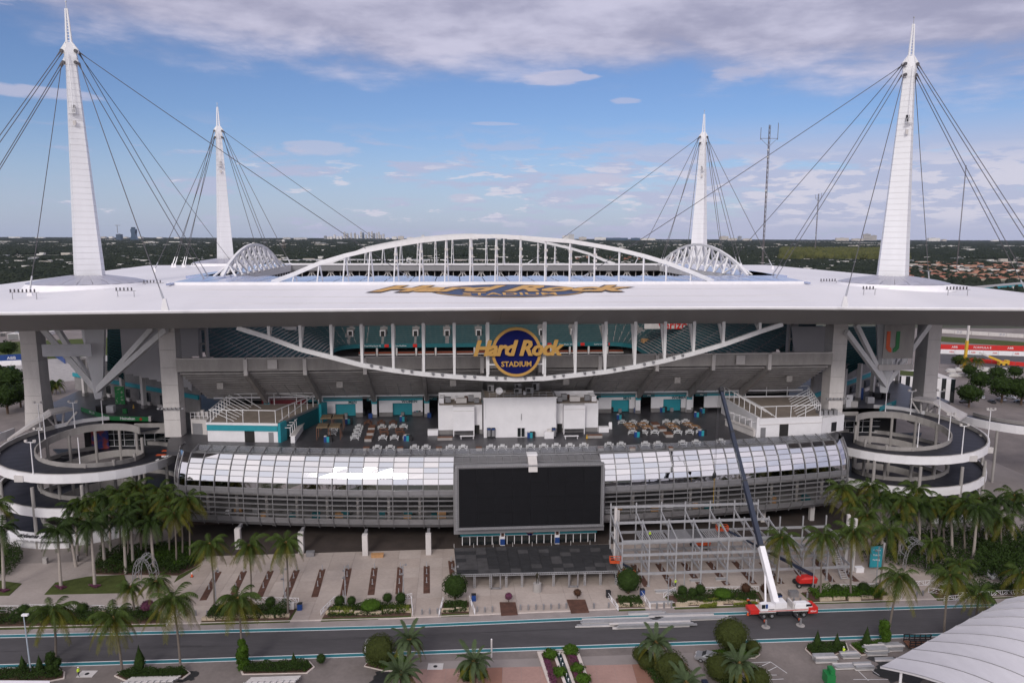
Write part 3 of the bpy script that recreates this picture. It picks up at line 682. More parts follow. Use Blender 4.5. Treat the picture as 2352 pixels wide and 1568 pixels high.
for k in range(9):
    t = k / 8; zb = t ** 1.3
    rings.append([(lerp(a[0], c[0], t), lerp(a[1], c[1], t), lerp(a[2], c[2], zb) + .12) for a, c in zip(lo, li)])
b = MB(st); b.loft(rings, cap=False); b.build('roof_membrane', M['roof'], canopy, True)
def inset(L, d, z):
    cx = sum(p[0] for p in L) / len(L); cy = sum(p[1] for p in L) / len(L); out = []
    for p in L:
        hx, hy = 160, 118; out.append((p[0] - d * (p[0] - cx) / hx * 1.0, p[1] - d * (p[1] - 105) / hy, z))
    return out
b = MB(st); b.loft([[(p[0], p[1], p[2] + .12) for p in lo], [(p[0] * 1.0015, p[1] - (.15 if p[1] < 40 else -.15), p[2] - .1) for p in lo], [(p[0], p[1], p[2] - .55) for p in lo]], cap=False); b.build('roof_edge_trim', M['white'], canopy)
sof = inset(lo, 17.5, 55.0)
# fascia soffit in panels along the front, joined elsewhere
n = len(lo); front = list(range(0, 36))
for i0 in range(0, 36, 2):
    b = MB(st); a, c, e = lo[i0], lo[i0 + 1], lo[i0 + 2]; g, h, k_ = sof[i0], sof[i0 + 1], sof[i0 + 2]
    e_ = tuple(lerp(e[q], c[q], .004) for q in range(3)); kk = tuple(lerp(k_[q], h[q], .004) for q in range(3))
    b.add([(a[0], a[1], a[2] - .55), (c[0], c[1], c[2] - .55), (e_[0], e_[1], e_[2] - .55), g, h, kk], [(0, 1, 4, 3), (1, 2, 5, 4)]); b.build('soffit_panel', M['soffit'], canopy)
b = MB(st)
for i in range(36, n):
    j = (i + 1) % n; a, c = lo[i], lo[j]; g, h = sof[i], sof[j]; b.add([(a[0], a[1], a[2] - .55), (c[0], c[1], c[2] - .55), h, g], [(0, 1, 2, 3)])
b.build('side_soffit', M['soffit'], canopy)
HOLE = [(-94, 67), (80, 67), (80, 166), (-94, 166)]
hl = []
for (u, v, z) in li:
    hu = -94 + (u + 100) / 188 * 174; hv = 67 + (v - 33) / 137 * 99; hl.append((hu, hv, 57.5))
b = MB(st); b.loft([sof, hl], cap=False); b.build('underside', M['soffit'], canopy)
# translucent band round the opening: pillows along the near side, joined strips on the others
x = -98.5; k = 0
while x < 87:
    w = 7.42; b = MB(st); rr = []
    for j in range(5):
        t = j / 4; y = 33.3 + 33 * t; rr.append([(x + .12 + (w - .24) * i / 4, y, 64.5 + .3 * sin(pi * i / 4) + .1 * sin(pi * t)) for i in range(5)])
    b.loft(rr, cap=False, closed=False); b.build('foil_pillow', M['etfe'], canopy, True); x += w
b = MB(st); b.box(-99, 88, 32.6, 33.2, 63.6, 64.85); b.build('opening_kerb', M['white'], canopy)
for (x0, x1, y0, y1) in ((-106, -94.2, 66.5, 168), (80.2, 97, 66.5, 168), (-100, 88, 166.5, 176)):
    b = MB(st); b.box(x0, x1, y0, y1, 62.6, 64.75); b.build('foil_band', M['etfe'], canopy)
for q in ((381, 651), (542, 634), (548, 617)), ((1862, 648), (1712, 634), (1722, 620)):
    w = [PU(x, y, 64.75) for x, y in q]; b = MB(st); b.loft([[(p.x, p.y, 64.2) for p in w], [tuple(p) for p in w]]); b.build('foil_wing', M['etfe'], canopy)
for v in (2, 12, 24):
    b = MB(st)
    for i in range(40): u = -112 + i * 5.6; b.bar((u, v, rf_q(v) + .13), (u + 5.6, v, rf_q(v) + .13), .09, .06)
    b.build('membrane_seam', M['concl'], canopy)
# inner edge of the opening: fascia and truss
b = MB(st); b.box(-100, 88, 165.2, 166.2, 61.7, 64.9); b.build('far_fascia', M['alud'], canopy)
b = MB(st); b.box(-100, 88, 164.8, 165.1, 64.3, 65.2); b.build('far_gutter', M['white'], canopy)
b = MB(st); b.box(-100, 88, 172, 172.5, 50, 61.7); b.build('recess_shade_sheet', M['dark'], canopy)  # flat dark sheet standing in for the shade inside the canopy edge
for xs in ((-94.5, 1), (80.0, -1)):
    b = MB(st); b.box(xs[0], xs[0] + .5, 66, 166, 61.5, 64.6); b.build('side_fascia', M['steelw'], canopy)
tr = []
for i in range(20):
    u0 = -94 + i * 8.8; b = MB(st)
    b.bar((u0, 167, 61.6), (u0 + 4.4, 167, 55.4), .45); b.bar((u0 + 8.8, 167, 61.6), (u0 + 4.4, 167, 55.4), .45); b.bar((u0, 167, 61.6), (u0, 167, 54.8), .6); b.bar((u0 + 4.4, 167, 61.6), (u0 + 4.4, 167, 55.2), .3); b.bar((u0 - 1.2, 167, 61.3), (u0 + 1.2, 167, 61.3), .9)
    b.build('truss_bay', M['concl'], canopy)
for sx in (-94.8, 80.8):
    b = MB(st)
    for i in range(20):
        v0 = 68 + i * 4.9; b.bar((sx, v0, 61.4), (sx, v0 + 2.4, 56), .3); b.bar((sx, v0 + 4.9, 61.4), (sx, v0 + 2.4, 56), .3)
    b.build('side_truss', M['steelw'], canopy)
# long arches over the near and far side of the opening
def long_arch(pts, vv, foot, name, spread, w):
    A = [S(px, py, vv) for px, py in pts]; b = MB(st)
    root = thing(name, 'long white steel arch with paired struts over the %s edge of the roof opening' % ('near' if vv < 100 else 'far'), 'arch', tuple(st(A[len(A) // 2].x, vv, 64.5)), 'long arches over the opening')
    for i in range(len(A) - 1): b.bar(A[i], A[i + 1], w, w * 1.05)
    b.build('arch_rib', M['steelw'], root)
    for i, p in enumerate(A[1:-1]):
        h = p.z - 64.4; s = min(spread, .6 + h * .2)
        for sg in (-1, 1):
            b = MB(st); b.bar((p.x + .12 * sg, p.y, p.z - w * .4), (p.x + .55 * sg, p.y + s * sg, 64.4), .42, n=6); b.build('strut', M['steelw'], root)
        if 4 <= i <= 12 and h > 8:
            b = MB(st)
            for zz in (.35, .55, .72): b.cbox((p.x, p.y - .7, 64.4 + h * zz), (1.0, .6, .7))
            b.build('floodlight', M['concl'], root)
    return root
NA = [(625, 648), (676.5, 629), (733.5, 604.5), (792.7, 587), (850.5, 573.5), (909, 562.5), (967, 553), (1025, 547), (1082.5, 543.6), (1140, 542.5), (1196, 545.5), (1253.5, 550), (1309.7, 554), (1366.5, 563.5), (1423, 574), (1479, 588), (1531, 603.5), (1587.5, 625), (1637, 646)]
long_arch(NA, 38, 64.4, 'roof_arch', 2.6, 1.15)
FA = [(752, 606), (801, 586.5), (840, 570), (880, 561.5), (920.6, 554), (960, 547.5), (1000, 544), (1039, 540.5), (1079.5, 539.5), (1117, 541), (1157.5, 544), (1196, 548.5), (1236, 554), (1275, 562), (1312.6, 571), (1353, 583), (1391, 599), (1412, 606)]
long_arch(FA, 167, 64.4, 'roof_arch', 2.6, 1.15)
def lattice_arch(u0, v0, u1, v1, h, label):
    root = thing('lattice_arch', label, 'arch', tuple(st((u0 + u1) / 2, (v0 + v1) / 2, 64.5)), 'lattice arches beside the opening'); N_ = 11; top = []
    for i in range(N_ + 1): t = i / N_; top.append(V((lerp(u0, u1, t), lerp(v0, v1, t), 64.6 + h * sin(pi * t) ** .8)))
    b = MB(st)
    for i in range(N_): b.bar(top[i], top[i + 1], .9)
    b.build('arch_rib', M['steelw'], root)
    for i in range(1, N_):
        for sg in (-1, 1):
            for dv in (-4.6, 4.6):
                p = top[i]; b = MB(st); b.bar(p, (p.x + sg * min(3.6, p.z - 64), p.y + dv, 64.6), .72, n=6); b.build('lattice_strut', M['steelw'], root)
lattice_arch(-93, 62, -95, 148, 9.9, 'white lattice arch standing over the left edge of the roof opening')
lattice_arch(83, 67, 78, 157, 10.2, 'white lattice arch over the right roof opening edge before a mast')
# lower arch hanging under the front edge
LA = [(545, 752), (618, 775), (691, 802), (762, 820), (832, 838), (904, 850), (973.6, 858.5), (1044, 864.5), (1120, 869), (1186, 870.5), (1251, 868.5), (1321, 861), (1389.5, 853.5), (1457.6, 842), (1526, 828), (1592.6, 811), (1660.7, 791), (1745, 761), (1797, 744)]
fa_ = thing('facade_arch', 'white steel arch curving down below the front of the canopy with struts', 'arch', tuple(st(-3, 8, 41)))
A = [S(px, py, 8) for px, py in LA]
for i in range(len(A) - 1):
    b = MB(st); b.bar(A[i], A[i + 1], .9, 1.15); b.build('arch_segment', M['steelw'], fa_)
for i, p in enumerate(A[1:-1]):
    if 8 == i: continue
    dd = 2.4
    for sg in (-1, 1):
        b = MB(st); b.bar((p.x, p.y, p.z), (p.x, p.y + 2.2 + sg * 2.0, 56.0), .62, .5, w2=.8); b.build('strut', M['steelw'], fa_)
for i in range(4, 15):
    for t in (.3, .6):
        p = A[i].lerp(A[i + 1], t); b = MB(st); b.cyl((p.x, p.y - .8, p.z + .1), .28, .5, 8, .42); b.build('spotlight', M['alu'], fa_)
# round sign
sg_ = thing('round_sign', 'round navy and gold stadium sign hanging in front of the arch', 'sign', tuple(st(-3, 6.5, 48)))
c = S(1186, 808, 6.6); R0 = 6.45
def disc(r, y0, y1, n=56, ri=0):
    b = MB(st); f = [(c.x + cos(2 * pi * i / n) * r, y0, c.z + sin(2 * pi * i / n) * r) for i in range(n)]; g = [(p[0], y1, p[2]) for p in f]
    return b.loft([g, f])
disc(R0, 6.3, 7.0).build('gold_ring', M['gold'], sg_); disc(R0 - .75, 6.22, 6.4).build('navy_face', M['navy'], sg_)
FV = -VX
def sign_text(parent, s, cu, cz, size, m, depth, shear=.0, off=0, name='lettering', vv=5.6, space=1.0):
    return text(s, st(cu, vv, cz), UX, UP, size, m, parent, depth, shear, off, name, 'CENTER', space)
for dx, dz in ((-.12, 0), (.06, .08), (.12, -.06)): sign_text(sg_, 'Hard Rock', c.x + dx, c.z + .95 + dz, 5.5, M['gold'], .22, .28, .12, 'script_lettering', 5.75 + dx * .1, .92)
sign_text(sg_, 'STADIUM', c.x, c.z - 3.15, 1.85, M['gold'], .08, 0, .06, 'lettering', 6.1, 1.02)
for dx in (-7.2, 7.2):
    b = MB(st); b.bar((c.x + dx, 7.8, 42.3), (c.x + dx, 7.8, 56), .55); b.bar((c.x + dx, 7.8, c.z - 3.4), (c.x + dx * .75, 7.2, c.z - 3.4), .3); b.build('support_post', M['steelw'], sg_)
# logo painted on the roof
def roof_hit(px, py):
    v = 10.0
    for _ in range(30): p = S(px, py, v); v += (p.z - rz(p.x, v) - .15) * 4 * .5; v = max(-8, min(60, v))
    return S(px, py, v)
rg = thing('roof_logo', 'flat navy oval and gold lettering painted on the front slope of the canopy', 'painted logo', tuple(st(-7, 14, 62)))
def rf_z(u, v):
    # height on the front slope, as lofted above
    for k in range(8):
        pass
    t = (v + 5.8) / 38.8; t = max(0, min(1, t)); return 61 + 3.0 * t ** 1.3 + .12
def drape(o):
    me = o.data
def roof_oval(r0, r1, m, name, dz):
    b = MB(st); n = 72; rr = []
    for k in range(4):
        q = lerp(r1, r0, k / 3); rr.append([(CUo + cos(2 * pi * i / n) * RU * q, CVo + sin(2 * pi * i / n) * RV * q, rf_z(0, CVo + sin(2 * pi * i / n) * RV * q) + dz) for i in range(n)])
    b.loft(rr, cap=False); return b.build(name, m, rg)
def solve_v(px, py):
    lo_, hi_ = -5.0, 33.0
    for _ in range(30):
        mid = (lo_ + hi_) / 2; p = S(px, py, mid)
        if p.z > rf_z(0, mid): lo_ = mid
        else: hi_ = mid
    return S(px, py, mid)
pt, pb = solve_v(1168, 653.5), solve_v(1168, 683.5); pl, pr = solve_v(990, 668), solve_v(1345, 668)
CVo = (pt.y + pb.y) / 2; RV = (pt.y - pb.y) / 2; CUo = (pl.x + pr.x) / 2; RU = (pr.x - pl.x) / 2
print('logo', CVo, RV, CUo, RU)
roof_oval(0, 1.0, M['rshad'], 'oval_outline', .10); roof_oval(0, .985, M['rgold'], 'oval_border', .14); roof_oval(0, .945, M['rnavy'], 'oval_field', .18)
def roof_text(s, u0, u1, v0, v1, m, name, dz, shear=0, off=0, bold=0):
    cu = bpy.data.curves.new(name, 'FONT'); cu.body = s; cu.size = 10; cu.shear = shear; cu.offset = off; cu.align_x = 'CENTER'; cu.resolution_u = 2
    o = bpy.data.objects.new(name, cu); COL.objects.link(o); dg = bpy.context.evaluated_depsgraph_get(); me = bpy.data.meshes.new_from_object(o.evaluated_get(dg)); bpy.data.objects.remove(o)
    import bmesh
    bm = bmesh.new(); bm.from_mesh(me)
    ys = [q.co.y for q in bm.verts]; xs = [q.co.x for q in bm.verts]; x0, x1, y0, y1 = min(xs), max(xs), min(ys), max(ys)
    for yy in range(1, 8): bmesh.ops.bisect_plane(bm, geom=bm.verts[:] + bm.edges[:] + bm.faces[:], plane_co=(0, lerp(y0, y1, yy / 8), 0), plane_no=(0, 1, 0))
    bs = BASE[rg.name]
    for q in bm.verts:
        u = lerp(u0, u1, (q.co.x - x0) / (x1 - x0)); v = lerp(v0, v1, (q.co.y - y0) / (y1 - y0)); w = st(u, v, rf_z(0, v) + dz); q.co = (w.x - bs[0], w.y - bs[1], w.z - bs[2])
    bm.to_mesh(me); bm.free(); me.name = name; me.materials.clear(); me.materials.append(m); o = bpy.data.objects.new(name, me); COL.objects.link(o); o.parent = rg; return o
a1, a2 = solve_v(850, 672), solve_v(1462, 668); t1, t2 = solve_v(1168, 657), solve_v(1168, 671.5)
roof_text('Hard Rock', a1.x - 1.2, a2.x + 1.2, t2.y - 1.0, t1.y + .8, M['rshad'], 'lettering_outline', .22, .55, .75)
roof_text('Hard Rock', a1.x, a2.x, t2.y, t1.y, M['rgold'], 'script_lettering', .27, .55, .42)
t3, t4, a3, a4 = solve_v(1168, 673.5), solve_v(1168, 679.5), solve_v(1062, 676), solve_v(1278, 676)
roof_text('STADIUM', a3.x, a4.x, t4.y, t3.y, M['rgold'], 'lettering', .24, 0, .15)
# ------------------------------------------------------------------ masts with domes and cables
ZB = 64.4
MST = [('nl', -125.6, 44.2, 1, 'left near'), ('nr', 117.1, 37.2, -1, 'right near'), ('fl', -134.3, 200.2, 1, 'left far'), ('fr', 109.9, 197.1, -1, 'right far')]
ztop = S(160, 20, 44.2).z; zsh = S(168, 151, 44.2).z; zsp = S(160, 98, 44.2).z; zan = S(152, 6, 44.2).z
print('mast', ztop, zsh, zsp)
def hexring(u, v, w, d, z, face):      # plan of the mast: five sided, blunt edge to the front
    return [(u - w * .5, v + d * .1, z), (u - face * w * .12, v - d * .5, z), (u + w * .5, v - d * .12, z), (u + w * .34, v + d * .5, z), (u - w * .34, v + d * .5, z)]
MR = {}
for key, u, v, fc, nm in MST:
    t = thing('mast', 'tall white tapering cable mast with dark cables, %s of the four' % nm, 'mast', tuple(st(u, v, 29.3)), 'four white masts holding the roof'); MR[key] = t
    b = MB(st); b.loft([hexring(u, v, 8.6, 8.0, ZB, fc), hexring(u, v, 2.9, 2.9, zsh, fc)]); b.build('core', M['concl'], t)
    npan = 36 if key in ('nl', 'nr') else 24
    for i in range(npan):
        a, e = i / npan, (i + 1) / npan - .0009
        za, ze = lerp(ZB, zsh, a), lerp(ZB, zsh, e); wa, we = lerp(9.0, 3.2, a), lerp(9.0, 3.2, e)
        b = MB(st); b.loft([hexring(u, v, wa, wa * .93, za, fc), hexring(u, v, we, we * .93, ze, fc)], cap=False); b.build('cladding_panel', M['white2'], t)
    # lower body below the roof
    b = MB(st); b.loft([hexring(u, v, 9.0, 8.0, 61, fc), hexring(u, v, 8.0, 7.2, 54, fc), hexring(u, v, 4.4, 4.2, 36.5, fc), hexring(u, v, 2.2, 2.2, 29.3, fc)]); b.build('lower_body', M['white2'], t)
    # head with cable plates
    b = MB(st); b.loft([hexring(u, v, 3.3, 3.1, zsh, fc), hexring(u, v, 3.9, 3.4, lerp(zsh, zsp, .35), fc), hexring(u, v, 3.5, 3.2, lerp(zsh, zsp, .55), fc), hexring(u, v, 1.9, 1.9, zsp, fc)]); b.build('head', M['white2'], t)
    for sg in (-1, 1):
        for q, r in ((.12, 2.1), (.62, 2.35)):
            z = lerp(zsh, zsp, q); b = MB(st); b.add([(u + sg * .8, v - .35, z - .9), (u + sg * r, v - .35, z - .5), (u + sg * r, v - .35, z + .5), (u + sg * .8, v - .35, z + 2.6)] + [(u + sg * .8, v + .35, z - .9), (u + sg * r, v + .35, z - .5), (u + sg * r, v + .35, z + .5), (u + sg * .8, v + .35, z + 2.6)],
                [(0, 1, 2, 3), (7, 6, 5, 4), (0, 4, 5, 1), (1, 5, 6, 2), (2, 6, 7, 3), (3, 7, 4, 0)]); b.build('cable_plate', M['white2'], t)
            for dv in (-.6, .6):
                b = MB(st); b.loft([[(u + sg * (r - .45) + cos(k * pi / 4) * .48, v + dv - .25, z + sin(k * pi / 4) * .48) for k in range(8)], [(u + sg * (r - .45) + cos(k * pi / 4) * .48, v + dv + .25, z + sin(k * pi / 4) * .48) for k in range(8)]]); b.build('pin', M['cable'], t)
    b = MB(st)
    for sg in (-1, 1): b.bar((u + sg * .62, v, zsp), (u + sg * .24, v, ztop), .5, w2=.34)
    n_ = 11
    for i in range(n_): z = lerp(zsp, ztop, (i + .5) / n_); b.bar((u - .5, v, z), (u + .5, v, z), .16)
    b.build('spire', M['white2'], t)
    b = MB(st); b.bar((u, v, ztop), (u, v, ztop + 1.8), .14); b.cbox((u, v, ztop + 1.7), (.35, .35, .3)); b.build('aviation_light', M['alu'], t)
    b = MB(st); q = .78; zz = lerp(ZB, zsh, q); w = lerp(9, 3.2, q)
    px_ = u + fc * w * .18; b.box(px_ - .9, px_ + .9, v - w * .5 - .9, v - w * .5 + .1, zz, zz + .15)
    for k in range(4): b.bar((px_ - .9 + k * .6, v - w * .5 - .85, zz), (px_ - .9 + k * .6, v - w * .5 - .85, zz + 1.2), .08)
    b.bar((px_ - .9, v - w * .5 - .85, zz + 1.2), (px_ + .9, v - w * .5 - .85, zz + 1.2), .09); b.build('service_balcony', M['white2'], t)
    b = MB(st); b.box(px_ - .45, px_ + .45, v - w * .5 - .02 + .1, v - w * .5 + .35, zz + .2, zz + 2.3); b.build('door', M['black'] if key == 'nr' else M['alud'], t)
    b = MB(st); b.box(px_ - .4, px_ + .4, v - w * .5 - .12, v - w * .5 + .2, zz - 3.2, zz - 1.9); b.build('vent_grille', M['concl'], t)
    b = MB(st); b.bar((u + fc * .3, v - 1.7, zsh + 3), (u + fc * .8, v - w * .5 - .25, zz + 1.5), .16); b.build('conduit', M['white2'], t)
    # dome skirt
    n_ = 48; rr = 15.6
    b = MB(st); b.loft([[(u + cos(2 * pi * i / n_) * r, v + sin(2 * pi * i / n_) * r, z) for i in range(n_)] for r, z in ((rr + 1.5, 62.3), (rr + .4, 63.6), (rr, 64.2))], cap=False); b.build('dome_drum', M['white'], t, True)
    for k in range(24):
        b = MB(st); rs = []
        for j in range(5):
            q = j / 4; r = lerp(rr - .05, 4.3, q); z = 64.2 + 2.0 * q ** .75; rs.append([(u + cos(2 * pi * (k + s_ * .97) / 24) * r, v + sin(2 * pi * (k + s_ * .97) / 24) * r, z + .12 * sin(pi * s_)) for s_ in (0, .33, .66, 1)])
        b.loft(rs, cap=False, closed=False); b.build('dome_panel', M['etfe2'], t)
CAB = dict(
 nl=[(-1, .62, 'uv', -157, 8), (-1, .62, 'uv', -159, 14), (-1, .12, 'uv', -156, 20), (-1, .12, 'uv', -158, 24), (-1, .12, 68, 666), (1, .12, 378, 690), (1, .12, 474, 646), (1, .62, 482, 639), (1, .62, 536, 605), (1, .62, 951, 642)],
 fl=[(-1, .12, 355, 617), (-1, .12, 396, 607), (-1, .62, 402, 607), (-1, .12, 420, 607), (-1, .62, 425, 607), (1, .12, 600, 604), (1, .12, 625, 605), (1, .62, 631, 605), (1, .62, 668, 606), (1, .62, 948, 606)],
 fr=[(-1, .62, 1208, 606), (-1, .62, 1457, 607), (-1, .12, 1514, 607), (-1, .62, 1519, 607), (-1, .12, 1575, 606), (1, .12, 1660, 607), (1, .62, 1664, 607), (1, .12, 1694, 606), (1, .62, 1702, 606), (1, .62, 1775, 612)],
 nr=[(-1, .62, 1327, 641), (-1, .62, 1656, 622), (-1, .62, 1770, 637), (-1, .12, 1778, 642), (-1, .12, 1941, 684), (1, .12, 2135, 652), (1, .62, 'uv', 148, 6), (1, .62, 'uv', 150, 11), (1, .12, 'uv', 147, 17), (1, .12, 'uv', 149, 22)])
for key, u, v, fc, nm in MST:
    t = MR[key]
    for k, cdef in enumerate(CAB[key]):
        sg, q = cdef[0], cdef[1]; z = lerp(zsh, zsp, q)
        if cdef[2] == 'uv': e = V((cdef[3], cdef[4], 62.0))
        else: e = PU(cdef[2], cdef[3], 64.0); e = V((e.x, e.y, 63.6))
        s0 = V((u + sg * 2.1, v + (k % 2 - .5) * 1.1, z)); d = (e - s0); L = d.length; d.normalize()
        m_ = (s0 + e) / 2 - V((0, 0, L * .008)); pts_ = []
        for i in range(9):
            tt = i / 8; pts_.append(s0 * (1 - tt) ** 2 + m_ * 2 * tt * (1 - tt) + e * tt ** 2)
        b = MB(st); b.tube(pts_, .105 if key[0] == 'n' else .13, 5); b.build('cable', M['cable'], t)
        b = MB(st); b.tube([s0, s0 + d * 2.2], .26, 6, .12); b.build('cable_socket', M['cable'], t)
        b = MB(st); b.tube([e - d * 4.2, e - d * .5], .2, 6, .26); b.build('turnbuckle', M['alu'], t)
        b = MB(st); b.loft([[(e.x - .8, e.y - .3, 61.9), (e.x + .8, e.y - .3, 61.9), (e.x + .8, e.y + .3, 61.9), (e.x - .8, e.y + .3, 61.9)], [(e.x - .3, e.y - .2, 64.4), (e.x + .3, e.y - .2, 64.4), (e.x + .3, e.y + .2, 64.4), (e.x - .3, e.y + .2, 64.4)]]); b.build('anchor_lug', M['white'], t)
# struts from the mast feet to the canopy edge
def strut_to(key, e, w=1.5):
    u, v = [(a[1], a[2]) for a in MST if a[0] == key][0]; b = MB(st); b.bar((u, v - .5, 31.8), e, w * .75, w); b.build('v_strut', M['steelw'], MR[key])
strut_to('nl', S(352, 752, 30)); strut_to('nl', S(383, 756, 25)); strut_to('nl', S(98, 756, 40)); strut_to('nl', S(132, 756, 47))
strut_to('nr', S(1966, 745, 30)); strut_to('nr', S(1944, 762, 25)); strut_to('nr', S(2135, 745, 38)); strut_to('nr', S(2095, 745, 48))
b = MB(st); b.box(-136, -122.5, 36.2, 36.5, 43.5, 47.0); b.build('tarpaulin', mat('white_tarpaulin', (.52, .52, .56), .6, var=.1, scale=.4, bump=.4), MR['nl'], label='white tarpaulin wrapped across the lower body')
# emblem board hanging by the right near mast
b = MB(st); e0 = S(2037, 790, 34); eb = thing('emblem_board', 'white board with orange and green split letter U hanging beside the right near mast', 'sign', tuple(st(e0.x, 34, e0.z)))
b = MB(st); b.box(e0.x - 1.2, e0.x + 8.6, 33.8, 34.1, e0.z - 4.5, e0.z + 6); b.build('board', M['conc'], eb)
for pts_, mm in (([(0, 5), (1.3, 5), (1.3, -.9), (2.0, -1.8), (2.0, -3.2), (1.0, -2.9), (0, -1.6)], 'orange'), ([(2.6, -3.2), (2.6, -1.8), (3.4, -.9), (3.4, 5), (4.7, 5), (4.7, -1.6), (3.6, -2.9)], 'green')):
    b = MB(); f = [st(e0.x - .4 + x * .9, 33.62, e0.z + y * .8) for x, y in pts_]; g = [st(e0.x - .4 + x * .9, 33.78, e0.z + y * .8) for x, y in pts_]; b.loft([g, f]); b.build('letter_half', M[mm], eb)
b = MB(st); b.box(e0.x - 2.4, e0.x + 8.8, 33.6, 34.0, e0.z - 8.2, e0.z - 6.4); b.build('lower_board', M['concl'], eb)
b = MB(st)
for i in range(7): b.bar((e0.x - 1 + i * 1.6, 33.9, e0.z - 6.4), (e0.x - 1 + i * 1.6, 33.9, e0.z - 4.5), .2)
b.build('bracket', M['steelw'], eb)
# ------------------------------------------------------------------ super columns
def supercol(ua, ub, va, vb, zb, flare, label):
    t = thing('support_column', label, 'column', tuple(st((ua + ub) / 2, (va + vb) / 2, zb)), 'concrete columns carrying the canopy')
    n = 7; z0, z1 = zb, 56.6; mx = (ua + ub) / 2; my = (va + vb) / 2
    for i in range(n):
        a, e = lerp(z0, z1, i / n), lerp(z0, z1, (i + 1) / n) - .07
        f0, f1 = (1 + flare * max(0, 1 - i / 2.5)), (1 + flare * max(0, 1 - (i + 1) / 2.5)); r = []
        for z, f in ((a, f0), (e, f1)): r.append([(mx + (ua - mx) * f, my + (va - my) * f, z), (mx + (ub - mx) * f, my + (va - my) * f, z), (mx + (ub - mx) * f, my + (vb - my) * f, z), (mx + (ua - mx) * f, my + (vb - my) * f, z)])
        b = MB(st); b.loft(r); b.build('cast_segment', M['concl'], t)
    b = MB(st); b.box(ua + .15, ub - .15, va + .15, vb - .15, z0, z1); b.build('joint_core', M['concd'], t)
    return t
a = S(383, 850, 26).x; c_ = S(1908, 850, 26).x
sc1 = supercol(-99.6, -95.2, 26, 30, 22, 0, 'pale square concrete column left of the near stand, foot on the dark deck')
sc2 = supercol(c_ + .1, c_ + 4.5, 26, 30.8, 22, 0, 'pale square concrete column right of the near stand, foot behind white kiosk')
x0 = S(52, 850, 44).x; supercol(x0, x0 + 4.6, 44, 49, 20, .25, 'flared concrete column at far left behind the spiral ramp')
x0 = S(2126, 850, 44).x; supercol(x0, x0 + 4.4, 44, 50, 16, .2, 'concrete column at far right behind the right mast foot')
for cc, (u0, u1) in ((sc1, (-99.6, -95.2)), (sc2, (c_ + .1, c_ + 4.5))):
    for k in range(7):
        b = MB(st); b.cbox((lerp(u0 - 1, u1 + 1.2, k / 6), 25.2, 30.2), (.55, .6, .4)); b.build('floodlight', M['alu'], cc)
    b = MB(st); b.bar((u0 - 1.2, 25.5, 30.1), (u1 + 1.4, 25.5, 30.1), .14); b.build('light_rail', M['alud'], cc)
print('columns', a, c_)
# small camera rigs standing on the roof
def rig(px, py, n, label):
    p = PU(px, py, 63.3); t = thing('instrument_rail', label, 'roof equipment', tuple(st(p.x, p.y, 62.4)), 'instrument rails on the roof')
    b = MB(st); b.bar((p.x - n * .5, p.y, 64.0), (p.x + n * .5, p.y, 64.0), .12); b.bar((p.x - n * .4, p.y, 62.3), (p.x - n * .4, p.y, 64), .12); b.bar((p.x + n * .4, p.y, 62.3), (p.x + n * .4, p.y, 64), .12); b.build('rail', M['alud'], t)
    for k in range(int(n)): b = MB(st); b.cbox((p.x - n * .45 + k * .93, p.y, 64.05), (.26, .26, .75)); b.build('instrument', M['cable'], t)
rig(56, 678, 7, 'row of small dark instruments on the roof left of the left dome'); rig(289, 674, 5, 'row of small dark instruments in front right of the left dome'); rig(353, 655, 6, 'row of small dark instruments behind right of the left dome')
rig(438, 612, 6, 'row of small dark instruments near the far left dome'); rig(1904, 651, 6, 'row of small dark instruments left of the right dome'); rig(1997, 670, 4, 'row of small dark instruments before the right dome'); rig(2200, 671, 7, 'row of small dark instruments right of the right dome')
# ================================================================== podium building
pod = thing('podium_building', 'long curved building with mirror glass drum front and dark terrace on top', 'building', tuple(st(0, 10, 0)))
NC = 18; MW = 3.82; US = [-19.1 - i * MW for i in range(NC + 1)]; UR = [18.7 + i * MW for i in range(NC + 1)]
prof = [(0.0, 14.75)]
for a, L_ in ((7, 1.48), (16, 1.46), (24, 1.44), (30, 1.42), (35, 1.42), (39, 1.42)): prof.append((prof[-1][0] + L_ * sin(RAD(a)), prof[-1][1] + L_ * cos(RAD(a))))
mir = [mat('mirror_glass', (.64, .63, .65), .03, 1.0, var=0), mat('mirror_glass_b', (.59, .59, .62), .05, 1.0, var=0), mat('mirror_glass_c', (.70, .68, .69), .04, 1.0, var=0), mat('mirror_glass_d', (.54, .56, .61), .02, 1.0, var=0)]
rg_ = random.Random(5)
def fpanel(u0, u1, a, c, m, name, proud=0.0, gap=.07, jit=0.0, thick=.12):
    (d0, z0), (d1, z1) = a, c; L = hypot(d1 - d0, z1 - z0); t0, t1 = gap / L, 1 - gap / L; e = []
    for t in (t0, t1):
        for u in (u0 + gap, u1 - gap) if t == t0 else (u1 - gap, u0 + gap):
            j = rg_.uniform(-jit, jit); nx, nz = -(z1 - z0) / L, (d1 - d0) / L
            e.append(fac(u, lerp(d0, d1, t) + nx * (proud + j), lerp(z0, z1, t) + nz * (proud + j)))
    n = (e[1] - e[0]).cross(e[3] - e[0]).normalized(); b = MB(); k = [p - n * thick for p in e]
    b.add(e + k, [(0, 1, 2, 3), (7, 6, 5, 4), (0, 4, 5, 1), (1, 5, 6, 2), (2, 6, 7, 3), (3, 7, 4, 0)]); return b.build(name, m, pod)
cols = [(US[i + 1], US[i]) for i in range(NC)] + [(UR[i], UR[i + 1]) for i in range(NC)]
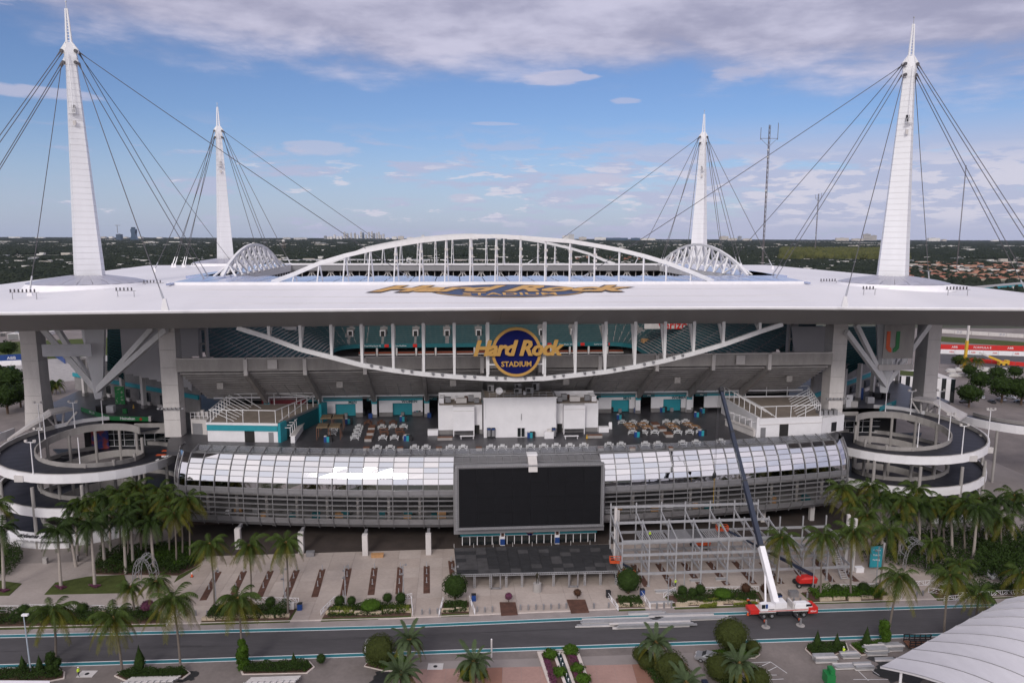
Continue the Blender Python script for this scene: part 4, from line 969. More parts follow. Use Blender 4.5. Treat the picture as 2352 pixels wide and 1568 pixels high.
for (u0, u1) in cols:
    for r in range(6): fpanel(u0, u1, prof[r], prof[r + 1], rg_.choice(mir), 'glass_pane', 0, .05, .014)
    fpanel(u0, u1, (0.05, 13.45), (0, 14.95), M['alud'], 'spandrel_panel')
    fpanel(u0, u1, (.55, 5.75), (.25, 7.0), M['alud'], 'lower_panel'); fpanel(u0, u1, (1.5, 4.5), (.6, 5.7), M['alud'], 'soffit_edge_panel')
    for z in (12.1, 10.75, 9.4, 8.05):
        b = MB(lambda u, dv, z: fac(u, dv, z)); b.box(u0 + .08, u1 - .08, -.55, .25, z, z + .14); b.build('louvre_blade', M['mull'], pod)
# rounded ends of the drum
def cap_pts(sg, k, dv, z):            # k 0..1 turns the front round the corner
    ue = US[-1] if sg < 0 else UR[-1]; a = RAD(78) * k; r = 7.4
    return fac(ue + sg * (r * sin(a)), dv * (1 - .25 * k) + r * (1 - cos(a)) * 1.6, z)
for sg in (-1, 1):
    for kk in range(4):
        k0, k1 = kk / 4, (kk + 1) / 4
        rows = list(zip(prof[:-1], prof[1:])) + [((.05, 13.25), (0, 14.7)), ((.55, 5.75), (.25, 7.0)), ((1.5, 4.5), (.6, 5.7))]
        for ri, (a, c) in enumerate(rows):
            e = [cap_pts(sg, k0 + .01, *a), cap_pts(sg, k1 - .01, *a), cap_pts(sg, k1 - .01, *c), cap_pts(sg, k0 + .01, *c)]
            if sg < 0: e = [e[1], e[0], e[3], e[2]]
            MB().add(e, [(0, 1, 2, 3)]).build('corner_pane' if ri < 6 else 'corner_panel', rg_.choice(mir) if ri < 6 else M['alud'], pod)
        for z in (12.1, 10.75, 9.4, 8.05): MB().bar(cap_pts(sg, k0, 0, z), cap_pts(sg, k1, 0, z), .6, .14).build('louvre_blade', M['mull'], pod)
# mullions
full = [(1.3, 4.4), (.5, 5.7), (0, 7.1), (-.05, 10), (-.05, 13.4)] + [(d - .1, z) for d, z in prof]
for u in US + UR:
    b = MB()
    pts_ = [fac(u, d - .12, z) for d, z in full] + [fac(u, 6.6, 23.6)]
    for i in range(len(pts_) - 1): b.bar(pts_[i], pts_[i + 1], .17, .22)
    b.build('mullion', M['mull'], pod)
for sg in (-1, 1):
    for k in (.25, .5, .75, 1.0):
        pts_ = [cap_pts(sg, k, d - .1, z) for d, z in full]; b = MB()
        for i in range(len(pts_) - 1): b.bar(pts_[i], pts_[i + 1], .17, .2)
        b.build('mullion', M['mull'], pod)
# horizontal transoms in long joined rails
for d, z in prof + [(0, 13.4), (.3, 7.05), (.6, 5.72)]:
    for A_ in (US, UR):
        b = MB()
        for i in range(NC): b.bar(fac(A_[i], d - .1, z), fac(A_[i + 1], d - .1, z), .09, .1)
        b.build('transom', M['alu'], pod)
# balustrade at the terrace edge: posts, glass and rails
alls = US[::-1] + [-19.1 + MW * i * .99 for i in range(1, 10)] + UR
bgl = mat('balustrade_glass', (.30, .31, .35), .1, var=0, alpha=.38)
for i in range(len(alls) - 1):
    u0, u1 = alls[i], alls[i + 1]; b = MB(); b.add([fac(u0 + .1, 6.6, 22.25), fac(u1 - .1, 6.6, 22.25), fac(u1 - .1, 6.8, 23.4), fac(u0 + .1, 6.8, 23.4)], [(0, 1, 2, 3)]); b.build('balustrade_pane', bgl, pod)
    for dv, z, w in ((6.8, 23.5, .1), (6.5, 22.2, .16), (5.3, 22.1, .3)): MB().bar(fac(u0, dv, z), fac(u1, dv, z), w).build('rail', M['alu'], pod)
    MB().bar(fac(u0, 4.4, 22.3), fac(u0, 6.9, 23.65), .14).build('rail_post', M['alu'], pod)
# terrace deck
DK = [uv(fac(u, 5.0, 0)) for u in [-96 + i * 6 for i in range(32)]] + [(93.5, 20), (93.5, 36), (110, 37), (122, 44), (140, 47), (152, 54), (158, 150), (80, 150), (80, 62), (-88, 62), (-88, 150), (-158, 150), (-153, 54), (-143, 47), (-126, 44), (-113, 37.6), (-98, 37), (-98, 24)]
b = MB(st); b.poly(DK, 20.8, 22.0); b.build('terrace_deck', M['deck'], pod)
# floors and back walls inside
b = MB(st); b.poly([uv(fac(u, .8, 0)) for u in [-90 + i * 6 for i in range(31)]] + [(90, 40), (-90, 40)], 12.6, 13.3); b.build('floor_slab', M['concd'], pod)
b = MB(st); b.poly([uv(fac(u, 1.6, 0)) for u in [-90 + i * 6 for i in range(31)]] + [(90, 40), (-90, 40)], 4.5, 5.2); b.build('floor_slab', M['concd'], pod)
b = MB(st); b.box(-88, 86, 13, 13.4, 5.2, 12.6); b.build('inner_wall', mat('inner_wall_paint', (.10, .095, .095), .8, var=.5, scale=.25), pod)
b = MB(st); b.box(-88, 86, 9.5, 10, 13.3, 20.7); b.build('inner_wall', M['dark'], pod)
for i in range(22):
    u = -84 + i * 8; 
    if -22 < u < 20: continue
    b = MB(); c0 = fac(u, 3.2, 5.2); b.cyl(c0, .4, 7.4, 10); b.build('inner_column', M['conc'], pod)
    for k in range(2):
        b = MB(st); q = uv(fac(u + rg_.uniform(1, 6), 4 + rg_.uniform(0, 3), 0)); b.box(q[0], q[0] + rg_.uniform(1, 2.6), q[1], q[1] + 1, 5.2, 5.2 + rg_.uniform(.8, 1.8)); b.build('stored_box', rg_.choice((M['white'], M['woodl'], M['alud'], M['teald'], M['alud'])), pod)
b = MB(st); b.box(-90, 88, 16, 16.5, 0.1, 4.5); b.build('garage_wall', mat('dark_brown_brick', (.045, .028, .022), .9, var=.3, scale=1), pod)
for px, foot in ((545, 1262), (690, 1272), (838, 1277), (984, 1275)):
    p = PU(px, foot + 2, 0); b = MB(st); b.box(p.x - .65, p.x + .65, p.y + .5, p.y + 1.8, .1, 5.4); b.build('ground_column', M['concl'], pod)
    b = MB(st); b.box(p.x - .35, p.x + .35, p.y + 1.8, p.y + 4.5, 4.6, 5.4); b.build('column_bracket', M['alud'], pod)
for px in (600, 760, 911):
    p = PU(px, 1255, 0); b = MB(st); b.box(p.x - .5, p.x + .5, 14, 15, .1, 4.6); b.build('ground_column', M['concl'], pod)
for u in (24, 38, 52, 66, 80):
    b = MB(st); b.box(u - .6, u + .6, 7, 8.2, .1, 4.5); b.build('ground_column', M['concl'], pod)
# the big screen
scr = thing('video_screen', 'giant black video screen in aluminium frame on the front of the curved building', 'screen', tuple(st(0, -6, 6)))
b = MB(st); b.box(-18.1, 17.7, -6.9, -5.6, 6.6, 22.1); b.build('frame_body', M['alud'], scr)
for i in range(8):
    for j in range(4):
        b = MB(st); w, h = 35.2 / 8, 15.0 / 4; b.box(-17.8 + i * w + .012, -17.8 + (i + 1) * w - .012, -7.05, -6.92, 6.85 + j * h + .012, 6.85 + (j + 1) * h - .012); b.build('display_panel', M['screen'], scr)
for x0, x1, z0, z1 in ((-18.6, 18.2, 6.2, 6.55), (-18.6, 18.2, 22.15, 22.5), (-18.6, -18.15, 6.55, 22.15), (17.75, 18.2, 6.55, 22.15)):
    b = MB(st); b.box(x0, x1, -7.2, -5.8, z0, z1); b.build('frame', M['alu'], scr)
for i in range(92):
    pass
b = MB(st)
for i in range(62): x = -18.3 + i * .595; b.box(x, x + .42, -7.28, -7.2, 22.2, 22.45); b.box(x, x + .42, -7.28, -7.2, 6.25, 6.5)
for i in range(27): z = 6.7 + i * .57; b.box(-18.5, -18.25, -7.28, -7.2, z, z + .4); b.box(17.85, 18.1, -7.28, -7.2, z, z + .4)
b.build('frame_perforation', M['alud'], scr, kind='stuff')
b = MB(st); b.box(-19.1, 18.7, -5.5, 5, 4.5, 20.8); b.build('screen_housing', M['alud'], pod)
for i in range(9):
    for k in range(2):
        u0 = -18.9 + i * 4.16; b = MB(st); b.add([(u0, -5.6 + k * 4, 21.0 + k * .5), (u0 + 4.05, -5.6 + k * 4, 21.0 + k * .5), (u0 + 4.05, -1.75 + k * 4, 21.45 + k * .5), (u0, -1.75 + k * 4, 21.45 + k * .5)], [(0, 1, 2, 3)]); b.build('ledge_panel', M['alud'], pod)
        b = MB(st); b.bar((u0, -5.6 + k * 4, 21.1 + k * .5), (u0, -1.75 + k * 4, 21.55 + k * .5), .12); b.bar((u0 + 2.05, -5.6 + k * 4, 21.1 + k * .5), (u0 + 2.05, -1.75 + k * 4, 21.55 + k * .5), .09); b.bar((u0, -5.6 + k * 4, 21.1 + k * .5), (u0 + 4.1, -5.6 + k * 4, 21.1 + k * .5), .14); b.build('ledge_frame', M['alu'], pod)
cb = thing('camera_box', 'curved grey camera housing on a bracket on top of the video screen', 'camera housing', tuple(st(.4, -6, 22.4)))
b = MB(st); b.loft([[(-.7, -7.4, 20.8), (1.5, -7.4, 20.8), (1.5, -5, 21), (-.7, -5, 21)], [(-.7, -7.0, 22.8), (1.5, -7, 22.8), (1.5, -4.6, 23), (-.7, -4.6, 23)], [(-.7, -5, 24.2), (1.5, -5, 24.2), (1.5, -3.2, 24), (-.7, -3.2, 24)]]); b.build('housing', M['concl'], cb)
b = MB(st); b.box(-.9, 1.7, -5.2, -3, 24.2, 24.6); b.build('lid', M['white'], cb)
# ground floor entrance below the screen
en = thing('entrance_front', 'glazed ground floor entrance with teal band and small round logo under the video screen', 'entrance', tuple(st(0, -2, 0)))
b = MB(st); b.box(-18, 18, 2.6, 3, .1, 4.5); b.build('glazing', M['glass'], en)
b = MB(st); b.box(-17.5, 17.5, -2.7, -2.4, 2.7, 3.15); b.build('teal_band', M['teal'], en)
for i in range(19):
    u = -17 + i * 1.9; b = MB(st); b.box(u - .09, u + .09, -2.3, -2.1, .1, 2.7 if i % 2 else 4.4); b.build('door_frame', M['white'], en)
    if i < 18: b = MB(st); b.box(u + .12, u + 1.78, -2.2, -2.12, .15, 2.4); b.build('door_leaf', M['glass'], en)
b = MB(st); b.box(-17, 17.2, -2.3, -2.1, 2.4, 2.55); b.build('door_head', M['white'], en)
for u in (-6.8, 7.2): b = MB(st); b.box(u - .6, u + .6, -3.1, -2.0, .1, 4.5); b.build('pier', M['white'], en); b = MB(st); b.box(u - .35, u + .35, -3.2, -3.12, 2.6, 4.4); b.build('copper_panel', M['rust'], en); b = MB(st); b.box(u - .6, u + .6, -3.3, -3.15, .4, 1.9); b.build('poster', M['blue'], en)
text('Hard Rock', st(.2, -3.1, 4.05), UX, UP, 1.25, M['gold'], en, .04, .25, .02, 'script_lettering'); b = MB(st); b.loft([[(.2 + cos(k * pi / 12) * 1.0, -2.8, 3.6 + sin(k * pi / 12)) for k in range(24)], [(.2 + cos(k * pi / 12) * 1.0, -2.95, 3.6 + sin(k * pi / 12)) for k in range(24)]]); b.build('round_logo', M['navy'], en)
text('STADIUM', st(.2, -2.98, 3.25), UX, UP, .4, M['gold'], en, .02)
# ------------------------------------------------------------------ seating bowl
bowl = thing('seating_bowl', 'stadium bowl of teal seats and bare concrete terraces under the canopy', 'stadium bowl', tuple(st(0, 100, 22)))
RK = [565, 701, 838.6, 972, 1107, 1240, 1377, 1508, 1637, 1765]
ru = [S(x, 825, 25).x for x in RK]; ru = [-94.9] + ru + [c_ - .4]
prof_t = []
nst = 22
for i in range(nst + 1): t = i / nst; prof_t.append((25.2 + 21.5 * t, 40.7 - 12.2 * t))
nst = 12
for k in range(len(ru) - 1):
    u0, u1 = ru[k] + .55, ru[k + 1] - .55
    b = MB(st); b.add([(u0, 26.4, 40.7), (u1, 26.4, 40.7), (u1, 48.2, 28.5), (u0, 48.2, 28.5)], [(0, 1, 2, 3)]); b.build('terrace_soffit', M['concd'], bowl)  # darker concrete puts the shade between the steps into the colour
    for i in range(nst):
        t = (i + .5) / nst; v, z = 25.2 + 21.5 * t, 40.7 - 12.2 * t; b = MB(st); b.box(u0, u1, v - .35, v + 1.2, z - .46, z + .12); b.build('terrace_step', M['conc'], bowl)
    b = MB(st); b.box(u0 - .4, u1 + .4, 24.4, 25.0, 40.8, 44.3); b.build('fascia_wall', M['conc'], bowl)
    b = MB(st); b.box(u0 - .4, u1 + .4, 24.2, 25.4, 44.3, 44.55); b.build('coping', M['concl'], bowl)
    if k % 2 == 0: b = MB(st); b.box((u0 + u1) / 2 - .9, (u0 + u1) / 2 + .9, 31, 31.5, 34.5, 36.3); b.build('vent_box', M['conc'], bowl)
    if 0 < k < 10:
        for q in (.25, .5, .75):
            uu = lerp(u0, u1, q); b = MB(st); b.bar((uu, 33, 35.2), (uu, 45.5, 28.3), .09); b.build('conduit', M['alud'], bowl)
for u in ru[1:-1]:
    b = MB(st); b.box(u - .5, u + .5, 23.9, 25.2, 39.6, 44.2); b.build('pilaster', M['concl'], bowl)
    b = MB(st); b.loft([[(u - .5, 24.6, 39.4), (u + .5, 24.6, 39.4), (u + .5, 25.6, 41.2), (u - .5, 25.6, 41.2)], [(u - .5, 46.4, 25.4), (u + .5, 46.4, 25.4), (u + .5, 47, 29.2), (u - .5, 47, 29.2)]]); b.build('raker_beam', M['conc'], bowl)
    b = MB(st); b.box(u - .75, u + .75, 44.2, 45.6, 22, 28.5); b.build('concourse_column', M['white'], bowl)
    b = MB(st); b.box(u - .85, u + .85, 44.0, 44.2, 26.4, 27.3); b.build('column_band', M['teal'], bowl)
    b = MB(st); b.box(u - .82, u + .82, 44.05, 44.2, 22, 23.0); b.build('column_base', M['concd'], bowl)
for z, w, v, mm in ((28.9, .5, 44.6, 'white'), (29.9, .3, 45.2, 'concl'), (30.6, .22, 45.6, 'alud'), (28.2, .2, 44.4, 'concd')):
    b = MB(st); b.bar((-92, v, z), (94, v, z), w); b.build('service_pipe', M[mm], bowl)
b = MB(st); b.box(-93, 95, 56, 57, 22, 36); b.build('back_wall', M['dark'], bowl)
for p_ in (626, 1700):
    q = S(p_, 836 if p_ < 1000 else 826, 24); b = MB(st); b.box(q.x - 1.3, q.x + 1.3, 23.6, 23.9, q.z - 1.3, q.z + 1.3); b.build('antenna_panel', M['concl'], bowl)
def wc(x0, x1, d0, d1, word, red=False):
    a, c = PU(x0, 956, 22).x, PU(x1, 956, 22).x; e, g = PU(d0, 956, 22).x, PU(d1, 956, 22).x
    for (p, q) in ((a, e), (g, c)):
        b = MB(st); b.box(p, q, 45.6, 46.2, 23.3, 27.2); b.build('concourse_wall', M['white'], bowl)
        b = MB(st); b.box(p, q, 45.5, 46.1, 22, 23.3); b.build('wall_base', M['concd'], bowl)
    b = MB(st); b.box(e, g, 45.6, 46.2, 26.2, 27.2); b.build('concourse_wall', M['white'], bowl)
    b = MB(st); b.box(e, g, 46.4, 46.7, 22.2, 26.2); b.build('shutter', M['teal'], bowl)
    b = MB(st); b.box(a, c, 45.2, 46.2, 27.2, 28.4); b.build('teal_band', M['teal'], bowl)
    text(word, st(lerp(e, g, .86), 45.4, 26.75), UX, UP, 1.25, M['teald'], bowl, .06, 0, .02)
    b = MB(st); b.cbox(((e + g) / 2, 46.0, 22), (1.0, .5, 1.2)); b.build('fountain_unit', M['alud'], bowl)
wc(739, 834, 772, 818, 'MEN'); wc(871, 971, 902, 947, 'WOMEN'); wc(1381, 1480, 1411, 1454, 'MEN'); wc(1506, 1607, 1535, 1578, 'WOMEN')
b = MB(st); a, c = PU(607, 957, 22).x, PU(706, 957, 22).x; b.box(a, c, 45.6, 46.2, 22, 23.2); b.box(a, c, 45.4, 46.2, 25.9, 28.3); b.build('maroon_bar_front', M['maroon'], bowl)
b = MB(st); b.box(a, c, 45.7, 46.1, 23.2, 25.9); b.build('concourse_wall', M['white'], bowl)
b = MB(st); a, c = PU(1625, 950, 22).x, PU(1720, 950, 22).x; b.box(a, c, 45.6, 46.2, 23.2, 27.2); b.build('concourse_wall', M['white'], bowl)
b = MB(st); b.box(a, c, 45.4, 46.2, 27.2, 28.4); b.build('teal_band', M['teal'], bowl)
for x, w in ((727, '351'), (859, '349 348'), (990, '347'), (1370, '344'), (1497, '343'), (1622, '342')):
    p = PU(x, 955, 22); text(w, st(p.x, 44.6, 27.8), UX, UP, .8, M['white'], bowl, .02); b = MB(st); b.box(p.x - 1.9, p.x + 1.9, 44.75, 44.95, 27.2, 28.4); b.build('gate_sign', M['teald'], bowl)
# far and side upper stands swept round the pitch: 26 rows of seats
def path_pts(off):
    out = []; r0 = 14.0; L, R_, T = -76.0, 70.0, 178.0
    out.append((L - off, 62.0)); out.append((L - off, T - r0))
    for k in range(1, 9): a = pi - (pi / 2) * k / 9; out.append((L + r0 + (r0 + off) * cos(a), T - r0 + (r0 + off) * sin(a)))
    out.append((L + r0, T + off)); out.append((R_ - r0, T + off))
    for k in range(1, 9): a = pi / 2 - (pi / 2) * k / 9; out.append((R_ - r0 + (r0 + off) * cos(a), T - r0 + (r0 + off) * sin(a)))
    out.append((R_ + off, T - r0)); out.append((R_ + off, 62.0)); return out
NR = 30; b = MB(st); sv_, zz0 = [], 25.2
rows = []
for i in range(NR):
    o0, z = i * 1.25, 25.0 + i * .80; rows.append((o0, z)); rows.append((o0 + 1.22, z))
n_ = len(path_pts(0))
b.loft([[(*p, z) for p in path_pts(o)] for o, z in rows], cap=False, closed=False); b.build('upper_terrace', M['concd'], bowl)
b = MB(); sd_ = random.Random(2); st_quads = 0
aisles = [S(x, 770, 185).x for x in (656, 730, 806, 880, 955, 1027, 1099, 1243, 1315, 1388, 1460, 1533)]
for i in range(NR - 1):
    P_ = path_pts(i * 1.25 + .7); z = 25.0 + i * .80
    for k in range(len(P_) - 1):
        a, c = V((*P_[k], 0)), V((*P_[k + 1], 0)); L = (c - a).length; n = int(L / .62); d = (c - a) / max(L, .01); q = V((-d.y, d.x, 0))
        for j in range(n):
            p = a + d * (.31 + j * .62)
            if abs(p.y - 178) < 42 and p.y > 176 and any(abs(p.x - x) < .75 + (1.1 if 4 <= i <= 8 else 0) for x in aisles): continue
            if k == 0 and int(p.y / 1.2) % 12 == 0 or k == len(P_) - 2 and int(p.y / 1.2) % 12 == 0: continue
            u, v = p.x, p.y; h = .24
            f = [p - d * h, p + d * h, p + d * h + q * .42, p - d * h + q * .42]
            w = [st(x.x, x.y, z + .45) for x in f]; b.add(w + [st(f[2].x, f[2].y, z + .95), st(f[3].x, f[3].y, z + .95), st(f[0].x, f[0].y, z + .15), st(f[1].x, f[1].y, z + .15)], [(0, 1, 2, 3), (3, 2, 4, 5), (6, 7, 1, 0)])
b.build('teal_seat', M['seat'], bowl, kind='stuff')
for x in aisles:
    b = MB(st); b.box(x - 1.5, x + 1.5, 183, 188.5, 28.2, 31.4); b.build('vomitory', M['conc'], bowl)
    b = MB(st); b.box(x - .95, x + .95, 182.85, 182.95, 28.3, 31.1); b.build('vomitory_opening', M['dark'], bowl)
    b = MB(st); b.box(x - 1.1, x + 1.1, 182.7, 182.84, 31.0, 31.3); b.box(x - 1.15, x - .95, 182.7, 182.84, 28.3, 31); b.box(x + .95, x + 1.15, 182.7, 182.84, 28.3, 31); b.build('vomitory_frame', M['white'], bowl)
# ribbon board with names, suites below
P_ = path_pts(-.4)
for k in range(len(P_) - 1):
    a, c = P_[k], P_[k + 1]; b = MB(st); b.add([(a[0], a[1], 23.3), (c[0], c[1], 23.3), (c[0], c[1], 25.3), (a[0], a[1], 25.3)], [(0, 1, 2, 3)]); b.build('ribbon_board', mat('ribbon_teal', (.010, .11, .13), .5), bowl)
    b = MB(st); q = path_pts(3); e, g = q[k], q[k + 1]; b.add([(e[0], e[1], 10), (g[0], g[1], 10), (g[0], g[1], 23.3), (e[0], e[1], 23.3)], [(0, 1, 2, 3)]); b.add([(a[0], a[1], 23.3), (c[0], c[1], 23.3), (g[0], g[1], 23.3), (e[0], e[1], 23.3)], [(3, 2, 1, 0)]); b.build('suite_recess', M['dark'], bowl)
    b = MB(st); q = path_pts(.5); e, g = q[k], q[k + 1]; b.add([(e[0], e[1], 17.2), (g[0], g[1], 17.2), (g[0], g[1], 17.7), (e[0], e[1], 17.7)], [(0, 1, 2, 3)]); b.build('suite_rail', M['concl'], bowl)
for i, (w, x) in enumerate([('Bob Griese 12', 735), ('Jim Langer 62', 792), ('Paul Warfield 42', 856), ('Joe Robbie', 921), ('Don Shula 347', 1300), ('Larry Little 66', 1380), ('Dwight Stephenson 57', 1480), ('Bob Kuechenberg 67', 1540)]):
    p = S(x, 787, 177.5); text(w, st(p.x, 177.3, 24.3), UX, UP, 1.2, M['white'], bowl, .02)
for x in (700, 765, 828, 888, 953, 1262, 1338, 1402, 1440, 1530, 1580):
    p = S(x, 787, 177.4); b = MB(st); b.box(p.x - 1.0, p.x + 1.0, 177.2, 177.4, 23.6, 25.1); b.build('number_plate', M['red'], bowl)
for i in range(14):
    u = -66 + i * 9.6; b = MB(st); b.box(u, u + 8.2, 177.6, 178, 20.5, 21.2); b.build('orange_counter', mat('dull_orange', (.20, .04, .015), .7), bowl); b = MB(st); b.box(u, u + 8.2, 177.4, 177.6, 19.7, 20.2); b.build('suite_rail', M['concl'], bowl)
    b = MB(st); b.box(u + 8.5, u + 9.3, 177.5, 179, 17.7, 23.2); b.build('suite_divider', M['concl'], bowl)
# scoreboards in the corners of the bowl
for x0, x1, y0, y1, vv, word in ((1675 - 0, 1710, 0, 0, 0, ''),):
    pass
q0, q1 = S(1480, 752, 150), S(1672, 736, 150); b = MB(st); b.box(q0.x, q1.x, 149.5, 150.5, q0.z - .6, q1.z + 6); b.build('scoreboard', M['concl'], bowl)
c_t = S(1560, 747, 149.3); text('verizon', st(c_t.x - 1.5, 149.2, c_t.z), UX, UP, 5.5, M['red'], bowl, .02, 0, .08)
q0, q1 = S(560, 754, 150), S(680, 738, 150); b = MB(st); b.box(q0.x, q1.x, 149.5, 150.5, q0.z - .8, q1.z + 6); b.build('scoreboard', M['concl'], bowl)
text('verizon', st(q0.x + 5, 149.2, q0.z + 1.2), UX, UP, 5.5, M['rshad'], bowl, .02, 0, .05)
b = MB(st); q0, q1 = S(1475, 800, 165), S(1630, 775, 165)
for i in range(5): u = lerp(q0.x, q1.x, i / 5); b.box(u, u + 4.2, 164, 168, q0.z + 1 + .3 * (i % 2), q0.z + 4.5 + .8 * (i % 3))
b.build('press_counter', M['woodl'], bowl)
# side screens and stand ends
def pane(pts, v, m, name, label=None, dv=.5):
    f = [tuple(S(x, y, v)) for x, y in pts]; b = MB(st); b.loft([[(p[0], p[1] + dv, p[2]) for p in f], f]); return b.build(name, M[m] if isinstance(m, str) else m, bowl, label=label)
fab = mat('pale_fabric_screen', (.46, .45, .48), .8, var=.05, scale=.1)
steps = [(440, 898)]; 
for i in range(9): x = 432 - i * 18; steps += [(x, 893 - i * 4.3), (x, 889 - i * 4.3)]
pane([(275, 750), (456, 750), (456, 818), (440, 818)] + steps + [(283, 857)], 47, fab, 'fabric_screen')
pane([(1818, 750), (1910, 750), (1910, 862), (1890, 862), (1890, 815), (1825, 812)], 47, fab, 'fabric_screen')
def tier(pts_b, pts_t, m, n, name='side_terrace'):
    b = MB(st); L = []
    for i in range(n + 1):
        t = i / n; a = [pts_b[k].lerp(pts_t[k], t) for k in range(2)]; L.append(a)
    vs = []
    for i in range(n):
        a = L[i]; c = L[i + 1]; vs += [a[0], a[1], V((c[0].x, c[0].y, a[0].z)), V((c[1].x, c[1].y, a[1].z))]
    b.add([tuple(p) for p in vs], [(2 * j, 2 * j + 1, 2 * j + 3, 2 * j + 2) for j in range(len(vs) // 2 - 1)]); b.build(name, M[m], bowl)
tier([S(246, 850, 60), S(284, 872, 60)], [S(246, 748, 82), S(284, 748, 82)], 'seat', 18)
tier([S(1926, 872, 56), S(2008, 822, 60)], [S(1926, 745, 82), S(2060, 745, 82)], 'seat', 18)
tier([S(1800, 822, 66), S(1890, 822, 66)], [S(1760, 745, 100), S(1890, 745, 100)], 'seat', 16)
for x0, x1 in ((456, 476), (1810, 1830)):
    a, c = S(x0, 810, 50), S(x1, 810, 50); b = MB(st); b.box(a.x, a.x + .5, 50, 52, 38, 58); b.box(c.x - .5, c.x, 50, 52, 38, 58)
    for z in (40, 44.5, 49, 53.5): b.box(a.x + .5, c.x - .5, 50, 52, z, z + .4)
    b.build('stair_tower', M['concl'], bowl)
# left concourse: receding wall, columns, teal band
def run_wall(p0, p1, sgn, label):
    a, c = PU(*p0, 22), PU(*p1, 22); d = (c - a).normalized(); n_ = V((d.y, -d.x, 0)) * sgn
    def q(t, o, z): p = a.lerp(c, t) + n_ * o; return (p.x, p.y, z)
    def wl(t0, t1, o0, o1, z0, z1, m, nm): b = MB(st); b.loft([[q(t0, o0, z0), q(t1, o0, z0), q(t1, o1, z0), q(t0, o1, z0)], [q(t0, o0, z1), q(t1, o0, z1), q(t1, o1, z1), q(t0, o1, z1)]]); b.build(nm, M[m], bowl)
    wl(-.25, 1.3, -4, -4.4, 22, 27.6, 'concd', 'concourse_wall'); wl(-.25, 1.3, -3.4, -3.9, 27.0, 28.3, 'teal', 'teal_band')
    wl(-.25, 1.3, -4.5, -5.5, 28.3, 34, 'concd', 'upper_wall')
    for k in range(5):
        t = k / 4; wl(t - .014, t + .014, -.6, .6, 22, 35, 'concl', 'concourse_column'); wl(t - .016, t + .016, -.7, .7, 22, 23.2, 'concd', 'column_base')
    for k in range(4):
        t = (k + .5) / 4; wl(t - .07, t + .07, -3.9, -3.95, 23, 26, 'glass', 'counter_opening'); wl(t - .08, t + .08, -3.2, -3.9, 22, 23, 'concl', 'counter')
run_wall((382, 948), (196, 909), -1, 'l'); run_wall((1935, 935), (2060, 880), 1, 'r')
